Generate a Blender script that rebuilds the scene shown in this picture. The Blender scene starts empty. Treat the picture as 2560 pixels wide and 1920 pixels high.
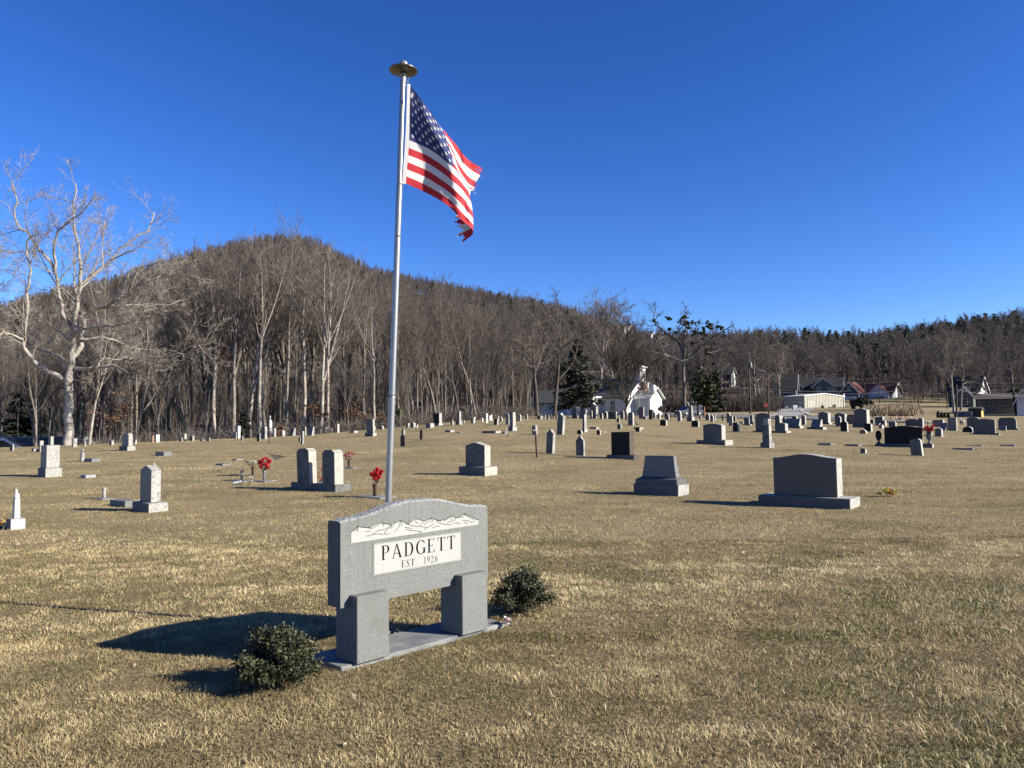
import bpy, bmesh, math, random
import numpy as np
from mathutils import Vector, Matrix
C = bpy.context.scene
COL = C.collection
# ------------------------------------------------------------------ camera
F = 1924.0; CX = 1280.0; CY = 960.0
EYE = 1.6
PIT = math.atan(114/1924); RHO = 0.0119
fw = Vector((0, math.cos(PIT), math.sin(PIT))); up0 = Vector((0, -math.sin(PIT), math.cos(PIT))); rt0 = Vector((1, 0, 0))
rt = rt0*math.cos(RHO) - up0*math.sin(RHO); upv = up0*math.cos(RHO) + rt0*math.sin(RHO)
cam_d = bpy.data.cameras.new("camera"); cam = bpy.data.objects.new("camera", cam_d); COL.objects.link(cam)
M = Matrix((( rt.x, upv.x, -fw.x, 0), (rt.y, upv.y, -fw.y, 0), (rt.z, upv.z, -fw.z, EYE), (0, 0, 0, 1)))
cam.matrix_world = M
cam_d.sensor_width = 36; cam_d.lens = 36*F/2560; cam_d.clip_start = 0.05; cam_d.clip_end = 6000
C.camera = cam
# ------------------------------------------------------------------ sun and sky
SUN_EL = math.radians(25.8); SAX, SAY = 0.958, -0.287      # towards the sun, on the ground
w = bpy.data.worlds.new("World"); C.world = w; w.use_nodes = True
nt = w.node_tree; bg = nt.nodes["Background"]
sky = nt.nodes.new("ShaderNodeTexSky"); sky.sky_type = 'NISHITA'; sky.sun_disc = False
sky.sun_elevation = SUN_EL; sky.sun_rotation = math.atan2(SAX, SAY)
sky.altitude = 700; sky.air_density = 1.0; sky.dust_density = 0.15; sky.ozone_density = 3.0
hs = nt.nodes.new("ShaderNodeHueSaturation"); hs.inputs['Saturation'].default_value = 1.22
nt.links.new(sky.outputs[0], hs.inputs['Color']); gn = nt.nodes.new('ShaderNodeVectorMath'); gn.operation = 'MULTIPLY'; KS = .126; gn.inputs[1].default_value = (.95*KS, .98*KS, 1.45*KS)
nt.links.new(hs.outputs[0], gn.inputs[0]); gm_ = nt.nodes.new('ShaderNodeGamma'); gm_.inputs[1].default_value = 1.3; nt.links.new(gn.outputs[0], gm_.inputs[0])
g2 = nt.nodes.new('ShaderNodeVectorMath'); g2.operation = 'MULTIPLY'; g2.inputs[1].default_value = (1.50/KS, 1.38/KS, 1.07/KS); nt.links.new(gm_.outputs[0], g2.inputs[0]); nt.links.new(g2.outputs[0], bg.inputs[0])
bg.inputs[1].default_value = 0.050
sd = bpy.data.lights.new("sun", 'SUN'); sd.energy = 5.0; sd.angle = math.radians(0.53); sd.color = (1.0, 0.915, 0.755)
so = bpy.data.objects.new("sun", sd); COL.objects.link(so)
sv = Vector((SAX*math.cos(SUN_EL), SAY*math.cos(SUN_EL), math.sin(SUN_EL)))
so.rotation_euler = (-sv).to_track_quat('-Z', 'Y').to_euler(); so.location = (30, -10, 20)
C.view_settings.view_transform = 'Standard'; C.view_settings.look = 'None'
C.view_settings.exposure = 1.34; C.view_settings.gamma = 1.0
C.render.engine = 'CYCLES'
C.render.resolution_x = 1024; C.render.resolution_y = 768
# ------------------------------------------------------------------ helpers
def tag(o, label=None, cat=None, group=None, kind=None):
    if label: o['label'] = label
    if cat: o['category'] = cat
    if group: o['group'] = group
    if kind: o['kind'] = kind
    return o
def lerp(a, b, t): return a+(b-a)*t
def ray(px, py):
    return fw + rt*((px-CX)/F) - upv*((py-CY)/F)
def at(px, py, D):
    r = ray(px, py); return Vector((0, 0, EYE)) + r*(D/r.y)
def ppm(D): return F/D      # photo pixels per metre
# ---- terrain
TU = np.array([-0.70, -0.35, 0.0, 0.37, 0.70])
TY = np.array([0, 9, 16, 24, 36, 48, 60, 80, 115, 150, 200.])
TZ = np.array([[0, 0, .05, .24, .52, .60, .60, -1.8, -3.6, -3.5, 0],
               [0, 0, .05, .22, .55, .92, 1.15, .75, .2, .8, 5],
               [0, 0, .07, .25, .85, 1.45, 2.2, 2.95, 3.65, 4.6, 7],
               [0, 0, .05, .20, .62, 1.15, 1.6, 2.1, 3.0, 4.4, 7],
               [0, 0, .05, .15, .45, .80, 1.1, 1.6, 2.6, 4.2, 7]])
SKX = np.array([-900, -300, 0, 120, 240, 380, 486, 580, 700, 790, 856, 925, 1040, 1157, 1270, 1390, 1480, 1540, 1620, 1760, 1965, 2079, 2162, 2237, 2303, 2422, 2556, 2900, 3400.])
SKY = np.array([900, 820, 757, 722, 700, 660, 625, 602, 580, 590, 630, 665, 692, 717, 740, 760, 792, 825, 833, 837, 836, 841, 838, 826, 817, 796, 782, 765, 760.])
RDX = np.array([-900, 0, 700, 1300, 1500, 2000, 2600, 3400.]); RDD = np.array([480, 480, 500, 560, 480, 390, 390, 390.])
def _pch(x, xs, ys):
    i = np.clip(np.searchsorted(xs, x)-1, 0, len(xs)-2)
    t = np.clip((x-xs[i])/(xs[i+1]-xs[i]), 0, 1)
    return i, t
def Hn(X, Y):
    X = np.asarray(X, float); Y = np.asarray(Y, float)
    u = X/np.maximum(Y, 12.0)
    uc = np.clip(u, -0.70, 0.70)
    j, s = _pch(uc, TU, None); s = s*s*(3-2*s)*0.5+s*0.5
    Yc = np.clip(Y, 0, 200); i, t = _pch(Yc, TY, None)
    def hermite(row):
        m = np.gradient(TZ, TY, axis=1)
        y0 = TZ[row, i]; y1 = TZ[row, i+1]; h = TY[i+1]-TY[i]
        t2 = t*t; t3 = t2*t
        return (2*t3-3*t2+1)*y0+(t3-2*t2+t)*h*m[row, i]+(-2*t3+3*t2)*y1+(t3-t2)*h*m[row, i+1]
    z = hermite(j)*(1-s)+hermite(j+1)*s
    # hills
    px = CX+F*np.clip(u, -1.6, 1.6)
    hor = 1074-0.0119*(px-CX)
    rd = np.interp(px, RDX, RDD)
    zr = 1.6+(hor-np.interp(px, SKX, SKY))*rd/F-11.0
    zr = np.maximum(zr, 14)
    tt = np.clip((Y-185)/(rd-185), 0, 1)
    prof = 0.72*tt+0.28*tt*tt*(3-2*tt)
    back = np.clip((Y-rd)/500, 0, 1)
    z = np.where(Y > 185, z + (zr-z)*prof - back*60, z)
    z = z + np.where(Y > 230, (np.sin(X*0.021+Y*0.013)+np.sin(X*0.047-Y*0.031))*1.2*np.clip((Y-230)/80, 0, 1)*np.clip((rd-Y)/60, 0, 1), 0)
    z = z + 0.012*np.sin(X*1.3+0.5*Y)*np.sin(Y*0.9-0.4*X)*np.clip((np.hypot(X, Y)-7)/6, 0, 1)
    return z
def H(x, y): return float(Hn(np.array([x]), np.array([y]))[0])
_ys = np.concatenate([np.arange(2.5, 30, .05), np.arange(30, 185, .2)])
def hit(px, py, Dmax=180):
    r = ray(px, py)
    k = _ys/r.y
    zz = EYE+r.z*k; hh = Hn(r.x*k, _ys)
    b = np.nonzero(zz <= hh)[0]
    D = _ys[b[0]] if len(b) else Dmax
    D = min(D, Dmax)
    return at(px, py, D)
# ---- node materials
ALB = .63
def mat(name, col, rough=0.8, col2=None, scale=8, detail=4, bump=0, bscale=60, metal=0, spec=0.5, tex='noise', lo=.35, hi=.65, objco=False, col3=None, scale3=1.0, lo3=.45, hi3=.65):
    col = tuple(c*ALB for c in col); col2 = tuple(c*ALB for c in col2) if col2 else None; col3 = tuple(c*ALB for c in col3) if col3 else None
    m = bpy.data.materials.new(name); m.use_nodes = True
    n = m.node_tree; b = n.nodes["Principled BSDF"]
    b.inputs['Roughness'].default_value = rough; b.inputs['Metallic'].default_value = metal
    b.inputs['Specular IOR Level'].default_value = spec
    b.inputs['Base Color'].default_value = (*col, 1)
    geo = n.nodes.new("ShaderNodeNewGeometry" if not objco else "ShaderNodeTexCoord")
    co = geo.outputs['Position'] if not objco else geo.outputs['Object']
    last = None
    def noise(sc, det=detail):
        t = n.nodes.new("ShaderNodeTexNoise"); t.inputs['Scale'].default_value = sc; t.inputs['Detail'].default_value = det
        t.inputs['Roughness'].default_value = 0.62
        n.links.new(co, t.inputs['Vector']); return t
    if col2:
        t = noise(scale); r = n.nodes.new("ShaderNodeValToRGB")
        r.color_ramp.elements[0].position = lo; r.color_ramp.elements[1].position = hi
        r.color_ramp.elements[0].color = (*col, 1); r.color_ramp.elements[1].color = (*col2, 1)
        n.links.new(t.outputs['Fac'], r.inputs[0]); last = r.outputs[0]
        if col3:
            t3 = noise(scale3, 3); r3 = n.nodes.new("ShaderNodeMapRange")
            r3.inputs['From Min'].default_value = lo3; r3.inputs['From Max'].default_value = hi3
            n.links.new(t3.outputs['Fac'], r3.inputs['Value'])
            mx = n.nodes.new("ShaderNodeMix"); mx.data_type = 'RGBA'
            n.links.new(r3.outputs[0], mx.inputs['Factor']); n.links.new(last, mx.inputs['A']); mx.inputs['B'].default_value = (*col3, 1)
            last = mx.outputs['Result']
        n.links.new(last, b.inputs['Base Color'])
    if bump:
        t = noise(bscale, 5); bp = n.nodes.new("ShaderNodeBump"); bp.inputs['Strength'].default_value = 1; bp.inputs['Distance'].default_value = bump
        n.links.new(t.outputs['Fac'], bp.inputs['Height']); n.links.new(bp.outputs[0], b.inputs['Normal'])
    return m
MT = {}
def MM(key, *a, **k): MT[key] = mat(key, *a, **k)
MM('granite_light', (.08, .088, .09), .75, (.27, .285, .285), 170, 3, .0012, 300, col3=(.13, .14, .135), scale3=3.2, lo3=.5, hi3=.95)
MM('granite_shade', (.07, .075, .085), .7, (.13, .135, .145), 60, 3)  # granite with shade put into its colour, mainly for base fronts
MM('marble_shade', (.11, .115, .12), .85, (.20, .205, .21), 7, 6, col3=(.045, .05, .058), scale3=5, lo3=.45, hi3=.68)  # marble darkened to stand for shade on front faces, with stain blotches
MM('rock_edge', (.22, .235, .24), .85, (.36, .375, .38), 40, 5, .004, 60)
MM('granite_rock', (.28, .28, .265), .85, (.52, .52, .49), 18, 6, .02, 22, col3=(.2, .2, .19), scale3=6, lo3=.6, hi3=.75)
MM('granite_gray', (.10, .105, .115), .55, (.2, .205, .21), 120, 3, .001, 200)
MM('granite_dark', (.05, .051, .056), .45, (.09, .091, .095), 120, 3)
MM('granite_black', (.008, .008, .009), .65, (.018, .018, .018), 90, 3, spec=.2)
MM('stone_brown', (.045, .03, .025), .8, (.10, .075, .06), 14, 5, .003, 50)
MM('marble_old', (.28, .28, .27), .7, (.48, .48, .465), 7, 6, .002, 60, col3=(.09, .095, .10), scale3=3.5, lo3=.5, hi3=.68)
MM('marble_white', (.52, .52, .52), .6, (.68, .68, .67), 5, 4, .001, 60)
MM('stone_mossy', (.11, .115, .105), .9, (.20, .205, .20), 9, 6, .006, 40, col3=(.06, .063, .06), scale3=5, lo3=.55, hi3=.8)
MM('stone_tan', (.36, .35, .31), .9, (.52, .50, .45), 12, 6, .004, 40)
MM('stone_red', (.34, .19, .13), .9, (.42, .26, .19), 12, 4)
MM('concrete', (.19, .20, .20), .9, (.29, .30, .30), 5, 7, .003, 60, col3=(.15, .16, .17), scale3=2.2, lo3=.5, hi3=.62)
MM('bronze', (.05, .03, .02), .5, (.09, .055, .04), 20, 3, metal=.4)
MM('vase_gray', (.3, .31, .32), .45, metal=.6)
MM('aluminium', (.34, .36, .38), .36, (.37, .39, .41), 3, 3, metal=.55)
MM('brass_dull', (.20, .19, .15), .3, (.34, .33, .28), 9, 4, metal=.9)
MM('black_ink', (.005, .005, .006), .9, spec=.05)
MM('plate_white', (.36, .375, .38), .7, (.45, .465, .465), 120, 3)
MM('flag_red', (.55, .015, .03), .85)
MM('flag_white', (.80, .80, .80), .85)
MM('flag_blue', (.035, .05, .20), .85)
MM('canvas', (.75, .75, .76), .9)
MM('leaf_box', (.02, .024, .008), .65, (.075, .085, .028), 25, 2)
MM('twig', (.10, .075, .05), .9)
MM('bark_pale', (.30, .27, .24), .95, (.52, .48, .43), 2.2, 8, .02, 12, col3=(.12, .10, .085), scale3=4, lo3=.55, hi3=.7)
MM('bark_mid', (.08, .07, .06), .95, (.2, .18, .16), 1.5, 7)
MM('bark_deep', (.07, .06, .052), .95, (.19, .17, .15), .4, 7)
MM('bark_gray', (.13, .115, .10), .95, (.31, .28, .25), 3, 7, .01, 20)
MM('bark_dark', (.05, .042, .036), .95, (.12, .10, .085), 3, 7)
MM('twig_pale', (.17, .145, .12), .95, (.25, .21, .18), 1, 3)
MM('twig_oak', (.23, .20, .17), .95, (.44, .40, .35), 1.2, 4)
MM('twig_brown', (.098, .083, .073), .95, (.17, .147, .13), .35, 4)
MM('twig_dark', (.06, .048, .04), .95, (.11, .09, .075), .5, 3)
MM('hill_bark', (.095, .08, .071), .95, (.18, .155, .14), .05, 4)
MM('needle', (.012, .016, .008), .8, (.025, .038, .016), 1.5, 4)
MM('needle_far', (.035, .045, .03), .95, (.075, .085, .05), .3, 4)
MM('needle_olive', (.03, .035, .012), .8, (.06, .065, .02), 2, 4)
MM('leaf_rust', (.10, .05, .026), .9, (.20, .105, .055), 1.5, 4)
MM('litter_brown', (.05, .035, .022), .95, (.20, .145, .09), 30, 3)
MM('leaf_dry', (.22, .13, .07), .9, (.62, .52, .38), 9, 3, lo=.4, hi=.6)
MM('leaf_shrub', (.035, .05, .015), .8, (.09, .10, .03), 2, 4)
MM('straw', (.36, .28, .17), .95, (.5, .41, .27), 2, 4)
MM('white_paint', (.74, .76, .78), .6, (.82, .82, .82), 2, 3)
MM('siding', (.66, .70, .80), .7, (.74, .78, .86), 3, 3)
MM('siding_white', (.66, .68, .70), .7, (.74, .75, .76), 3, 3)
MM('found_blue', (.03, .05, .12), .8, (.05, .08, .17), 3, 3)
MM('roof_gray', (.075, .08, .08), .9, (.13, .135, .13), 8, 4)
MM('roof_dark', (.012, .014, .018), .9, (.03, .032, .038), 8, 4)
MM('roof_red', (.15, .04, .03), .85, (.21, .065, .05), 3, 4)
MM('wall_blue', (.035, .055, .10), .8, (.05, .075, .13), 3, 4)
MM('wall_green', (.10, .12, .10), .8, (.14, .165, .14), 3, 4)
MM('wall_tan', (.20, .17, .13), .85, (.27, .235, .18), 4, 4)
MM('metal_gap_shade', (.16, .155, .14), .7, (.2, .19, .17), 2, 3)  # cream metal darkened to paint shadow into the gaps between ribs
MM('metal_cream', (.52, .50, .42), .5, (.60, .58, .50), 2, 3)
MM('glass_dark', (.01, .012, .016), .12)
MM('car_blue', (.02, .03, .06), .42, spec=.5)
MM('car_black', (.006, .007, .012), .3, spec=.6)
MM('tyre', (.01, .01, .01), .9)
MM('rim', (.5, .5, .52), .35, metal=.8)
MM('lamp_clear', (.7, .7, .7), .2)
MM('asphalt', (.10, .105, .115), .95, (.17, .175, .185), 1.2, 5)
MM('asphalt_pale', (.26, .26, .25), .95, (.36, .355, .34), .6, 5)
MM('kerb', (.55, .54, .52), .9, (.65, .64, .62), 3, 4)
MM('pole_wood', (.06, .045, .035), .95, (.12, .095, .075), 4, 5)
MM('wire', (.22, .23, .25), .6)
MM('brick', (.30, .10, .06), .9, (.42, .17, .11), 10, 4)
MM('rust', (.05, .022, .022), .8, (.09, .045, .04), 30, 4)
MM('red_petal', (.62, .012, .022), .7, (.75, .03, .05), 40, 3)
MM('pink_petal', (.75, .33, .42), .7, (.9, .62, .68), 60, 3)
MM('white_petal', (.75, .76, .74), .7)
MM('yellow_petal', (.75, .70, .12), .7, (.8, .75, .4), 40, 3)
MM('cream_petal', (.6, .62, .35), .7, (.75, .76, .55), 40, 3)
MM('orange_toy', (.8, .25, .04), .6, (.85, .55, .08), 20, 3)
MM('blue_toy', (.3, .5, .65), .6)
MM('black_toy', (.01, .01, .012), .5)
MM('stem_green', (.015, .035, .015), .7, (.03, .06, .025), 30, 3)
MM('shed_yellow', (.55, .33, .10), .8, (.62, .40, .14), 3, 3)
MM('shed_olive', (.03, .03, .022), .9, (.045, .043, .032), 3, 3)
MM('valley_roof', (.10, .11, .125), .8, (.26, .275, .30), 1.2, 5)
MM('tarp_blue', (.04, .055, .10), .7, (.08, .10, .16), 2, 3)
MM('stop_red', (.35, .02, .02), .6)
MM('rock_gray', (.25, .25, .24), .9, (.4, .4, .38), 30, 4, .004, 60)
# ---- mesh builder
class MB:
    def __init__(s): s.v = []; s.f = []; s.m = []
    def add(s, vs, fs, mi=0):
        o = len(s.v); s.v += [tuple(v) for v in vs]; s.f += [tuple(i+o for i in f) for f in fs]; s.m += [mi]*len(fs); return s
    def box(s, x0, x1, y0, y1, z0, z1, mi=0):
        return s.add([(x0, y0, z0), (x1, y0, z0), (x1, y1, z0), (x0, y1, z0), (x0, y0, z1), (x1, y0, z1), (x1, y1, z1), (x0, y1, z1)],
                     [(0, 3, 2, 1), (4, 5, 6, 7), (0, 1, 5, 4), (1, 2, 6, 5), (2, 3, 7, 6), (3, 0, 4, 7)], mi)
    def frus(s, cx, cy, z0, z1, w0, d0, w1, d1, mi=0):
        a = [(cx-w0/2, cy-d0/2, z0), (cx+w0/2, cy-d0/2, z0), (cx+w0/2, cy+d0/2, z0), (cx-w0/2, cy+d0/2, z0)]
        b = [(cx-w1/2, cy-d1/2, z1), (cx+w1/2, cy-d1/2, z1), (cx+w1/2, cy+d1/2, z1), (cx-w1/2, cy+d1/2, z1)]
        return s.add(a+b, [(0, 3, 2, 1), (4, 5, 6, 7), (0, 1, 5, 4), (1, 2, 6, 5), (2, 3, 7, 6), (3, 0, 4, 7)], mi)
    def prism(s, prof, y0, y1, mi=0, mside=None, inset=0, taper=0):
        """prof: list (x,z) ccw seen from -y; extruded y0..y1. back narrowed by taper"""
        n = len(prof); a = [(x, y0, z) for x, z in prof]; b = [(x, y1, z) for x, z in prof]
        s.add(a+b, [tuple(range(n)), tuple(range(2*n-1, n-1, -1))], mi)
        o = len(s.v)-2*n
        for i in range(n):
            j = (i+1) % n; s.f.append((o+j, o+i, o+n+i, o+n+j)); s.m.append(mi if mside is None else mside)
        return s
    def tube(s, pts, rads, sides=6, mi=0, cap=True):
        pts = [Vector(p) for p in pts]; n = len(pts); o = len(s.v)
        if not hasattr(rads, '__len__'): rads = [rads]*n
        for i, p in enumerate(pts):
            d = (pts[min(i+1, n-1)]-pts[max(i-1, 0)]); d = d.normalized() if d.length > 1e-9 else Vector((0, 0, 1))
            a = d.cross(Vector((0, 0, 1)) if abs(d.z) < .9 else Vector((0, 1, 0))).normalized(); b = d.cross(a)
            for k in range(sides):
                t = 2*math.pi*k/sides; s.v.append(tuple(p+(a*math.cos(t)+b*math.sin(t))*rads[i]))
        for i in range(n-1):
            for k in range(sides):
                k2 = (k+1) % sides; s.f.append((o+i*sides+k, o+i*sides+k2, o+(i+1)*sides+k2, o+(i+1)*sides+k)); s.m.append(mi)
        if cap:
            s.f.append(tuple(o+k for k in range(sides))[::-1]); s.m.append(mi)
            s.f.append(tuple(o+(n-1)*sides+k for k in range(sides))); s.m.append(mi)
        return s
    def lathe(s, prof, c=(0, 0, 0), sides=20, mi=0):
        n = len(prof); o = len(s.v)
        for r, z in prof:
            for k in range(sides):
                t = 2*math.pi*k/sides; s.v.append((c[0]+r*math.cos(t), c[1]+r*math.sin(t), c[2]+z))
        for i in range(n-1):
            for k in range(sides):
                k2 = (k+1) % sides; s.f.append((o+i*sides+k, o+i*sides+k2, o+(i+1)*sides+k2, o+(i+1)*sides+k)); s.m.append(mi)
        s.f.append(tuple(o+k for k in range(sides))[::-1]); s.m.append(mi)
        s.f.append(tuple(o+(n-1)*sides+k for k in range(sides))); s.m.append(mi)
        return s
    def blob(s, c, r, rng, mi=0, sq=1.0, sub=1):
        bm = bmesh.new(); bmesh.ops.create_icosphere(bm, subdivisions=sub, radius=1)
        o = len(s.v); bm.verts.ensure_lookup_table()
        for v in bm.verts:
            k = r*(1+rng.uniform(-.28, .28)); s.v.append((c[0]+v.co.x*k, c[1]+v.co.y*k, c[2]+v.co.z*k*sq))
        for f in bm.faces: s.f.append(tuple(o+v.index for v in f.verts)); s.m.append(mi)
        bm.free(); return s
    def mesh(s, name, mats, bevel=0, smooth=False):
        me = bpy.data.meshes.new(name); me.from_pydata(s.v, [], s.f)
        if not isinstance(mats, (list, tuple)): mats = [mats]
        for m in mats: me.materials.append(MT[m] if isinstance(m, str) else m)
        me.polygons.foreach_set('material_index', s.m)
        if bevel:
            bm = bmesh.new(); bm.from_mesh(me)
            bmesh.ops.remove_doubles(bm, verts=bm.verts, dist=1e-5)
            ed = [e for e in bm.edges if len(e.link_faces) == 2 and e.calc_face_angle(0) > .5]
            bmesh.ops.bevel(bm, geom=ed, offset=bevel, segments=1, affect='EDGES', profile=.5)
            bm.to_mesh(me); bm.free()
        if smooth: me.polygons.foreach_set('use_smooth', [True]*len(me.polygons))
        me.update(); return me
    def build(s, name, mats, parent=None, bevel=0, smooth=False):
        return link(name, s.mesh(name, mats, bevel, smooth), parent)
def link(name, me, parent=None):
    o = bpy.data.objects.new(name, me); COL.objects.link(o)
    if parent: o.parent = parent
    return o
def empty(name, loc, rz=0, label=None, cat=None, group=None, rot=None):
    o = bpy.data.objects.new(name, None); COL.objects.link(o); o.location = loc
    o.rotation_euler = rot if rot else (0, 0, rz); o.empty_display_size = .2
    tag(o, label, cat, group); return o
def npmesh(name, V, Fq, mats, mi=None, quad=True):
    me = bpy.data.meshes.new(name); nv = len(V); nf = len(Fq); k = Fq.shape[1]
    me.vertices.add(nv); me.vertices.foreach_set('co', np.ascontiguousarray(V, dtype=np.float32).ravel())
    me.loops.add(nf*k); me.loops.foreach_set('vertex_index', np.ascontiguousarray(Fq, dtype=np.int32).ravel())
    me.polygons.add(nf); me.polygons.foreach_set('loop_start', np.arange(0, nf*k, k, dtype=np.int32))
    me.polygons.foreach_set('loop_total', np.full(nf, k, dtype=np.int32))
    for m in mats: me.materials.append(MT[m] if isinstance(m, str) else m)
    if mi is not None: me.polygons.foreach_set('material_index', mi)
    me.update(); me.validate(); return me
def profile(kind, w, h):
    x0, x1 = -w/2, w/2
    def arc(cx, cz, rx, rz, a0, a1, n): return [(cx+rx*math.cos(a0+(a1-a0)*i/n), cz+rz*math.sin(a0+(a1-a0)*i/n)) for i in range(n+1)]
    pi = math.pi
    if kind == 'flat': return [(x0, 0), (x1, 0), (x1, h), (x0, h)]
    if kind == 'curve':
        k = h*.10; n = 10; return [(x0, 0), (x1, 0)]+[(x1-w*i/n, h-k+k*math.sin(pi*i/n)**.8) for i in range(n+1)]
    if kind == 'serp':
        k = h*.09; n = 16; return [(x0, 0), (x1, 0)]+[(x1-w*i/n, h-k+k*(.5-.5*math.cos(2*pi*i/n))) for i in range(n+1)]
    if kind == 'round': r = min(w/2, h*.5); return [(x0, 0), (x1, 0)]+arc(0, h-r, w/2, r, 0, pi, 12)
    if kind == 'dome': r = min(w*.28, h*.3); return [(x0, 0), (x1, 0)]+arc(x1-r, h-r, r, r, 0, pi/2, 5)+arc(x0+r, h-r, r, r, pi/2, pi, 5)
    if kind == 'point':
        k = min(w*.75, h*.4); n = 5; R = [(x1-(w/2)*(i/n)**1.4, h-k+k*(i/n)**.75) for i in range(n+1)]; return [(x0, 0), (x1, 0)]+R+[(-x, z) for x, z in R[-2::-1]]
    if kind == 'peak': k = h*.13; return [(x0, 0), (x1, 0), (x1, h-k), (0, h), (x0, h-k)]
    if kind == 'ogee':
        k = min(w*.55, h*.35); R = [(x1, h-k), (x1*.86, h-k*.8), (x1*.55, h-k*.62), (x1*.36, h-k*.35), (x1*.30, h-k*.12), (x1*.13, h-k*.02)]; return [(x0, 0), (x1, 0)]+R+[(0, h)]+[(-x, z) for x, z in R[::-1]]
    if kind == 'cut': k = min(w*.22, h*.15); return [(x0, 0), (x1, 0), (x1, h-k*.6), (x1-k, h), (x0+k, h), (x0, h-k*.6)]
    if kind == 'wave': return [(x0, 0), (x1, 0), (x1*1.0, h*.86), (x1*.86, h*.885), (x1*.35, h*.905), (x1*.12, h*.945), (x1*.02, h), (x0*.25, h*.985), (x0*.8, h*.93), (x0, h*.9), (x0*1.05, h*.62), (x0*.99, h*.55)]
    if kind == 'broken': return [(x0, 0), (x1, 0), (x1, h*.28), (x1*.72, h*.36), (x1*.66, h*.55), (x1*.55, h), (x0, h*.96)]
    return [(x0, 0), (x1, 0), (x1, h), (x0, h)]
# ------------------------------------------------------------------ ground
def ground_mat():
    m = bpy.data.materials.new('turf'); m.use_nodes = True; n = m.node_tree; b = n.nodes["Principled BSDF"]
    b.inputs['Roughness'].default_value = .95; b.inputs['Specular IOR Level'].default_value = .15
    geo = n.nodes.new("ShaderNodeNewGeometry")
    def noise(sc, det, rough=.6):
        t = n.nodes.new("ShaderNodeTexNoise"); t.inputs['Scale'].default_value = sc; t.inputs['Detail'].default_value = det; t.inputs['Roughness'].default_value = rough
        n.links.new(geo.outputs['Position'], t.inputs['Vector']); return t
    def ramp(src, els):
        r = n.nodes.new("ShaderNodeValToRGB"); e = r.color_ramp.elements
        e[0].position = els[0][0]; e[0].color = (*els[0][1], 1); e[1].position = els[-1][0]; e[1].color = (*els[-1][1], 1)
        for p, c in els[1:-1]:
            x = e.new(p); x.color = (*c, 1)
        n.links.new(src, r.inputs[0]); return r.outputs[0]
    fine = ramp(noise(14, 8, .75).outputs['Fac'], [(.30, (.10, .077, .042)), (.46, (.19, .15, .087)), (.58, (.285, .228, .134)), (.75, (.395, .325, .203))])
    gfine = ramp(noise(17, 8, .75).outputs['Fac'], [(.30, (.06, .055, .026)), (.5, (.13, .12, .055)), (.75, (.22, .20, .10))])
    p1 = noise(.32, 6, .62)
    mr = n.nodes.new("ShaderNodeMapRange"); mr.inputs['From Min'].default_value = .47; mr.inputs['From Max'].default_value = .66; mr.inputs['To Max'].default_value = .75
    n.links.new(p1.outputs['Fac'], mr.inputs['Value'])
    mx = n.nodes.new("ShaderNodeMix"); mx.data_type = 'RGBA'
    n.links.new(mr.outputs[0], mx.inputs['Factor']); n.links.new(fine, mx.inputs['A']); n.links.new(gfine, mx.inputs['B'])
    # leaf litter under the woods and on the hills
    sep = n.nodes.new("ShaderNodeSeparateXYZ"); n.links.new(geo.outputs['Position'], sep.inputs[0])
    at_ = n.nodes.new("ShaderNodeAttribute"); at_.attribute_name = 'litter'
    lit = ramp(noise(1.1, 8, .7).outputs['Fac'], [(.3, (.034, .025, .019)), (.5, (.08, .06, .045)), (.7, (.125, .097, .074))])
    m2 = n.nodes.new("ShaderNodeMix"); m2.data_type = 'RGBA'
    n.links.new(at_.outputs['Fac'], m2.inputs['Factor']); n.links.new(mx.outputs['Result'], m2.inputs['A']); n.links.new(lit, m2.inputs['B'])
    n.links.new(m2.outputs['Result'], b.inputs['Base Color'])
    bp = n.nodes.new("ShaderNodeBump"); bp.inputs['Strength'].default_value = 1; bp.inputs['Distance'].default_value = .05
    n.links.new(noise(22, 6, .7).outputs['Fac'], bp.inputs['Height']); n.links.new(bp.outputs[0], b.inputs['Normal'])
    return m
MT['turf'] = ground_mat()
def litter(X, Y):
    u = X/np.maximum(Y, 12)
    edge = np.interp(u, [-.8, -.35, -.18, 0, .04, .1, .2, .3, .45, .8], [66, 68, 72, 84, 92, 150, 165, 185, 208, 185])
    return np.clip((Y-edge)/5+.5, 0, 1)
yy = np.concatenate([np.array([1.5, 6, 12, 17, 20]), 20+np.cumsum(np.geomspace(.35, 14, 250))]); yy = yy[yy < 1900]
vv = np.linspace(-1.5, 1.5, 301)
YY, VV = np.meshgrid(yy, vv, indexing='ij'); XX = VV*YY; YW = YY-20
ZZ = Hn(XX, YW)
V = np.stack([XX, YW, ZZ], -1).reshape(-1, 3); ny, nx = YY.shape
ii = (np.arange(ny-1)[:, None]*nx+np.arange(nx-1)[None, :]).ravel()
Fq = np.stack([ii, ii+1, ii+nx+1, ii+nx], 1)
gm = npmesh('ground', V, Fq, ['turf'])
a = gm.attributes.new('litter', 'FLOAT', 'POINT'); a.data.foreach_set('value', litter(V[:, 0], V[:, 1]).astype(np.float32))
gm.polygons.foreach_set('use_smooth', [True]*len(gm.polygons))
tag(link('ground', gm), 'brown winter turf of the cemetery rising to wooded hills', kind='structure')
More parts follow.
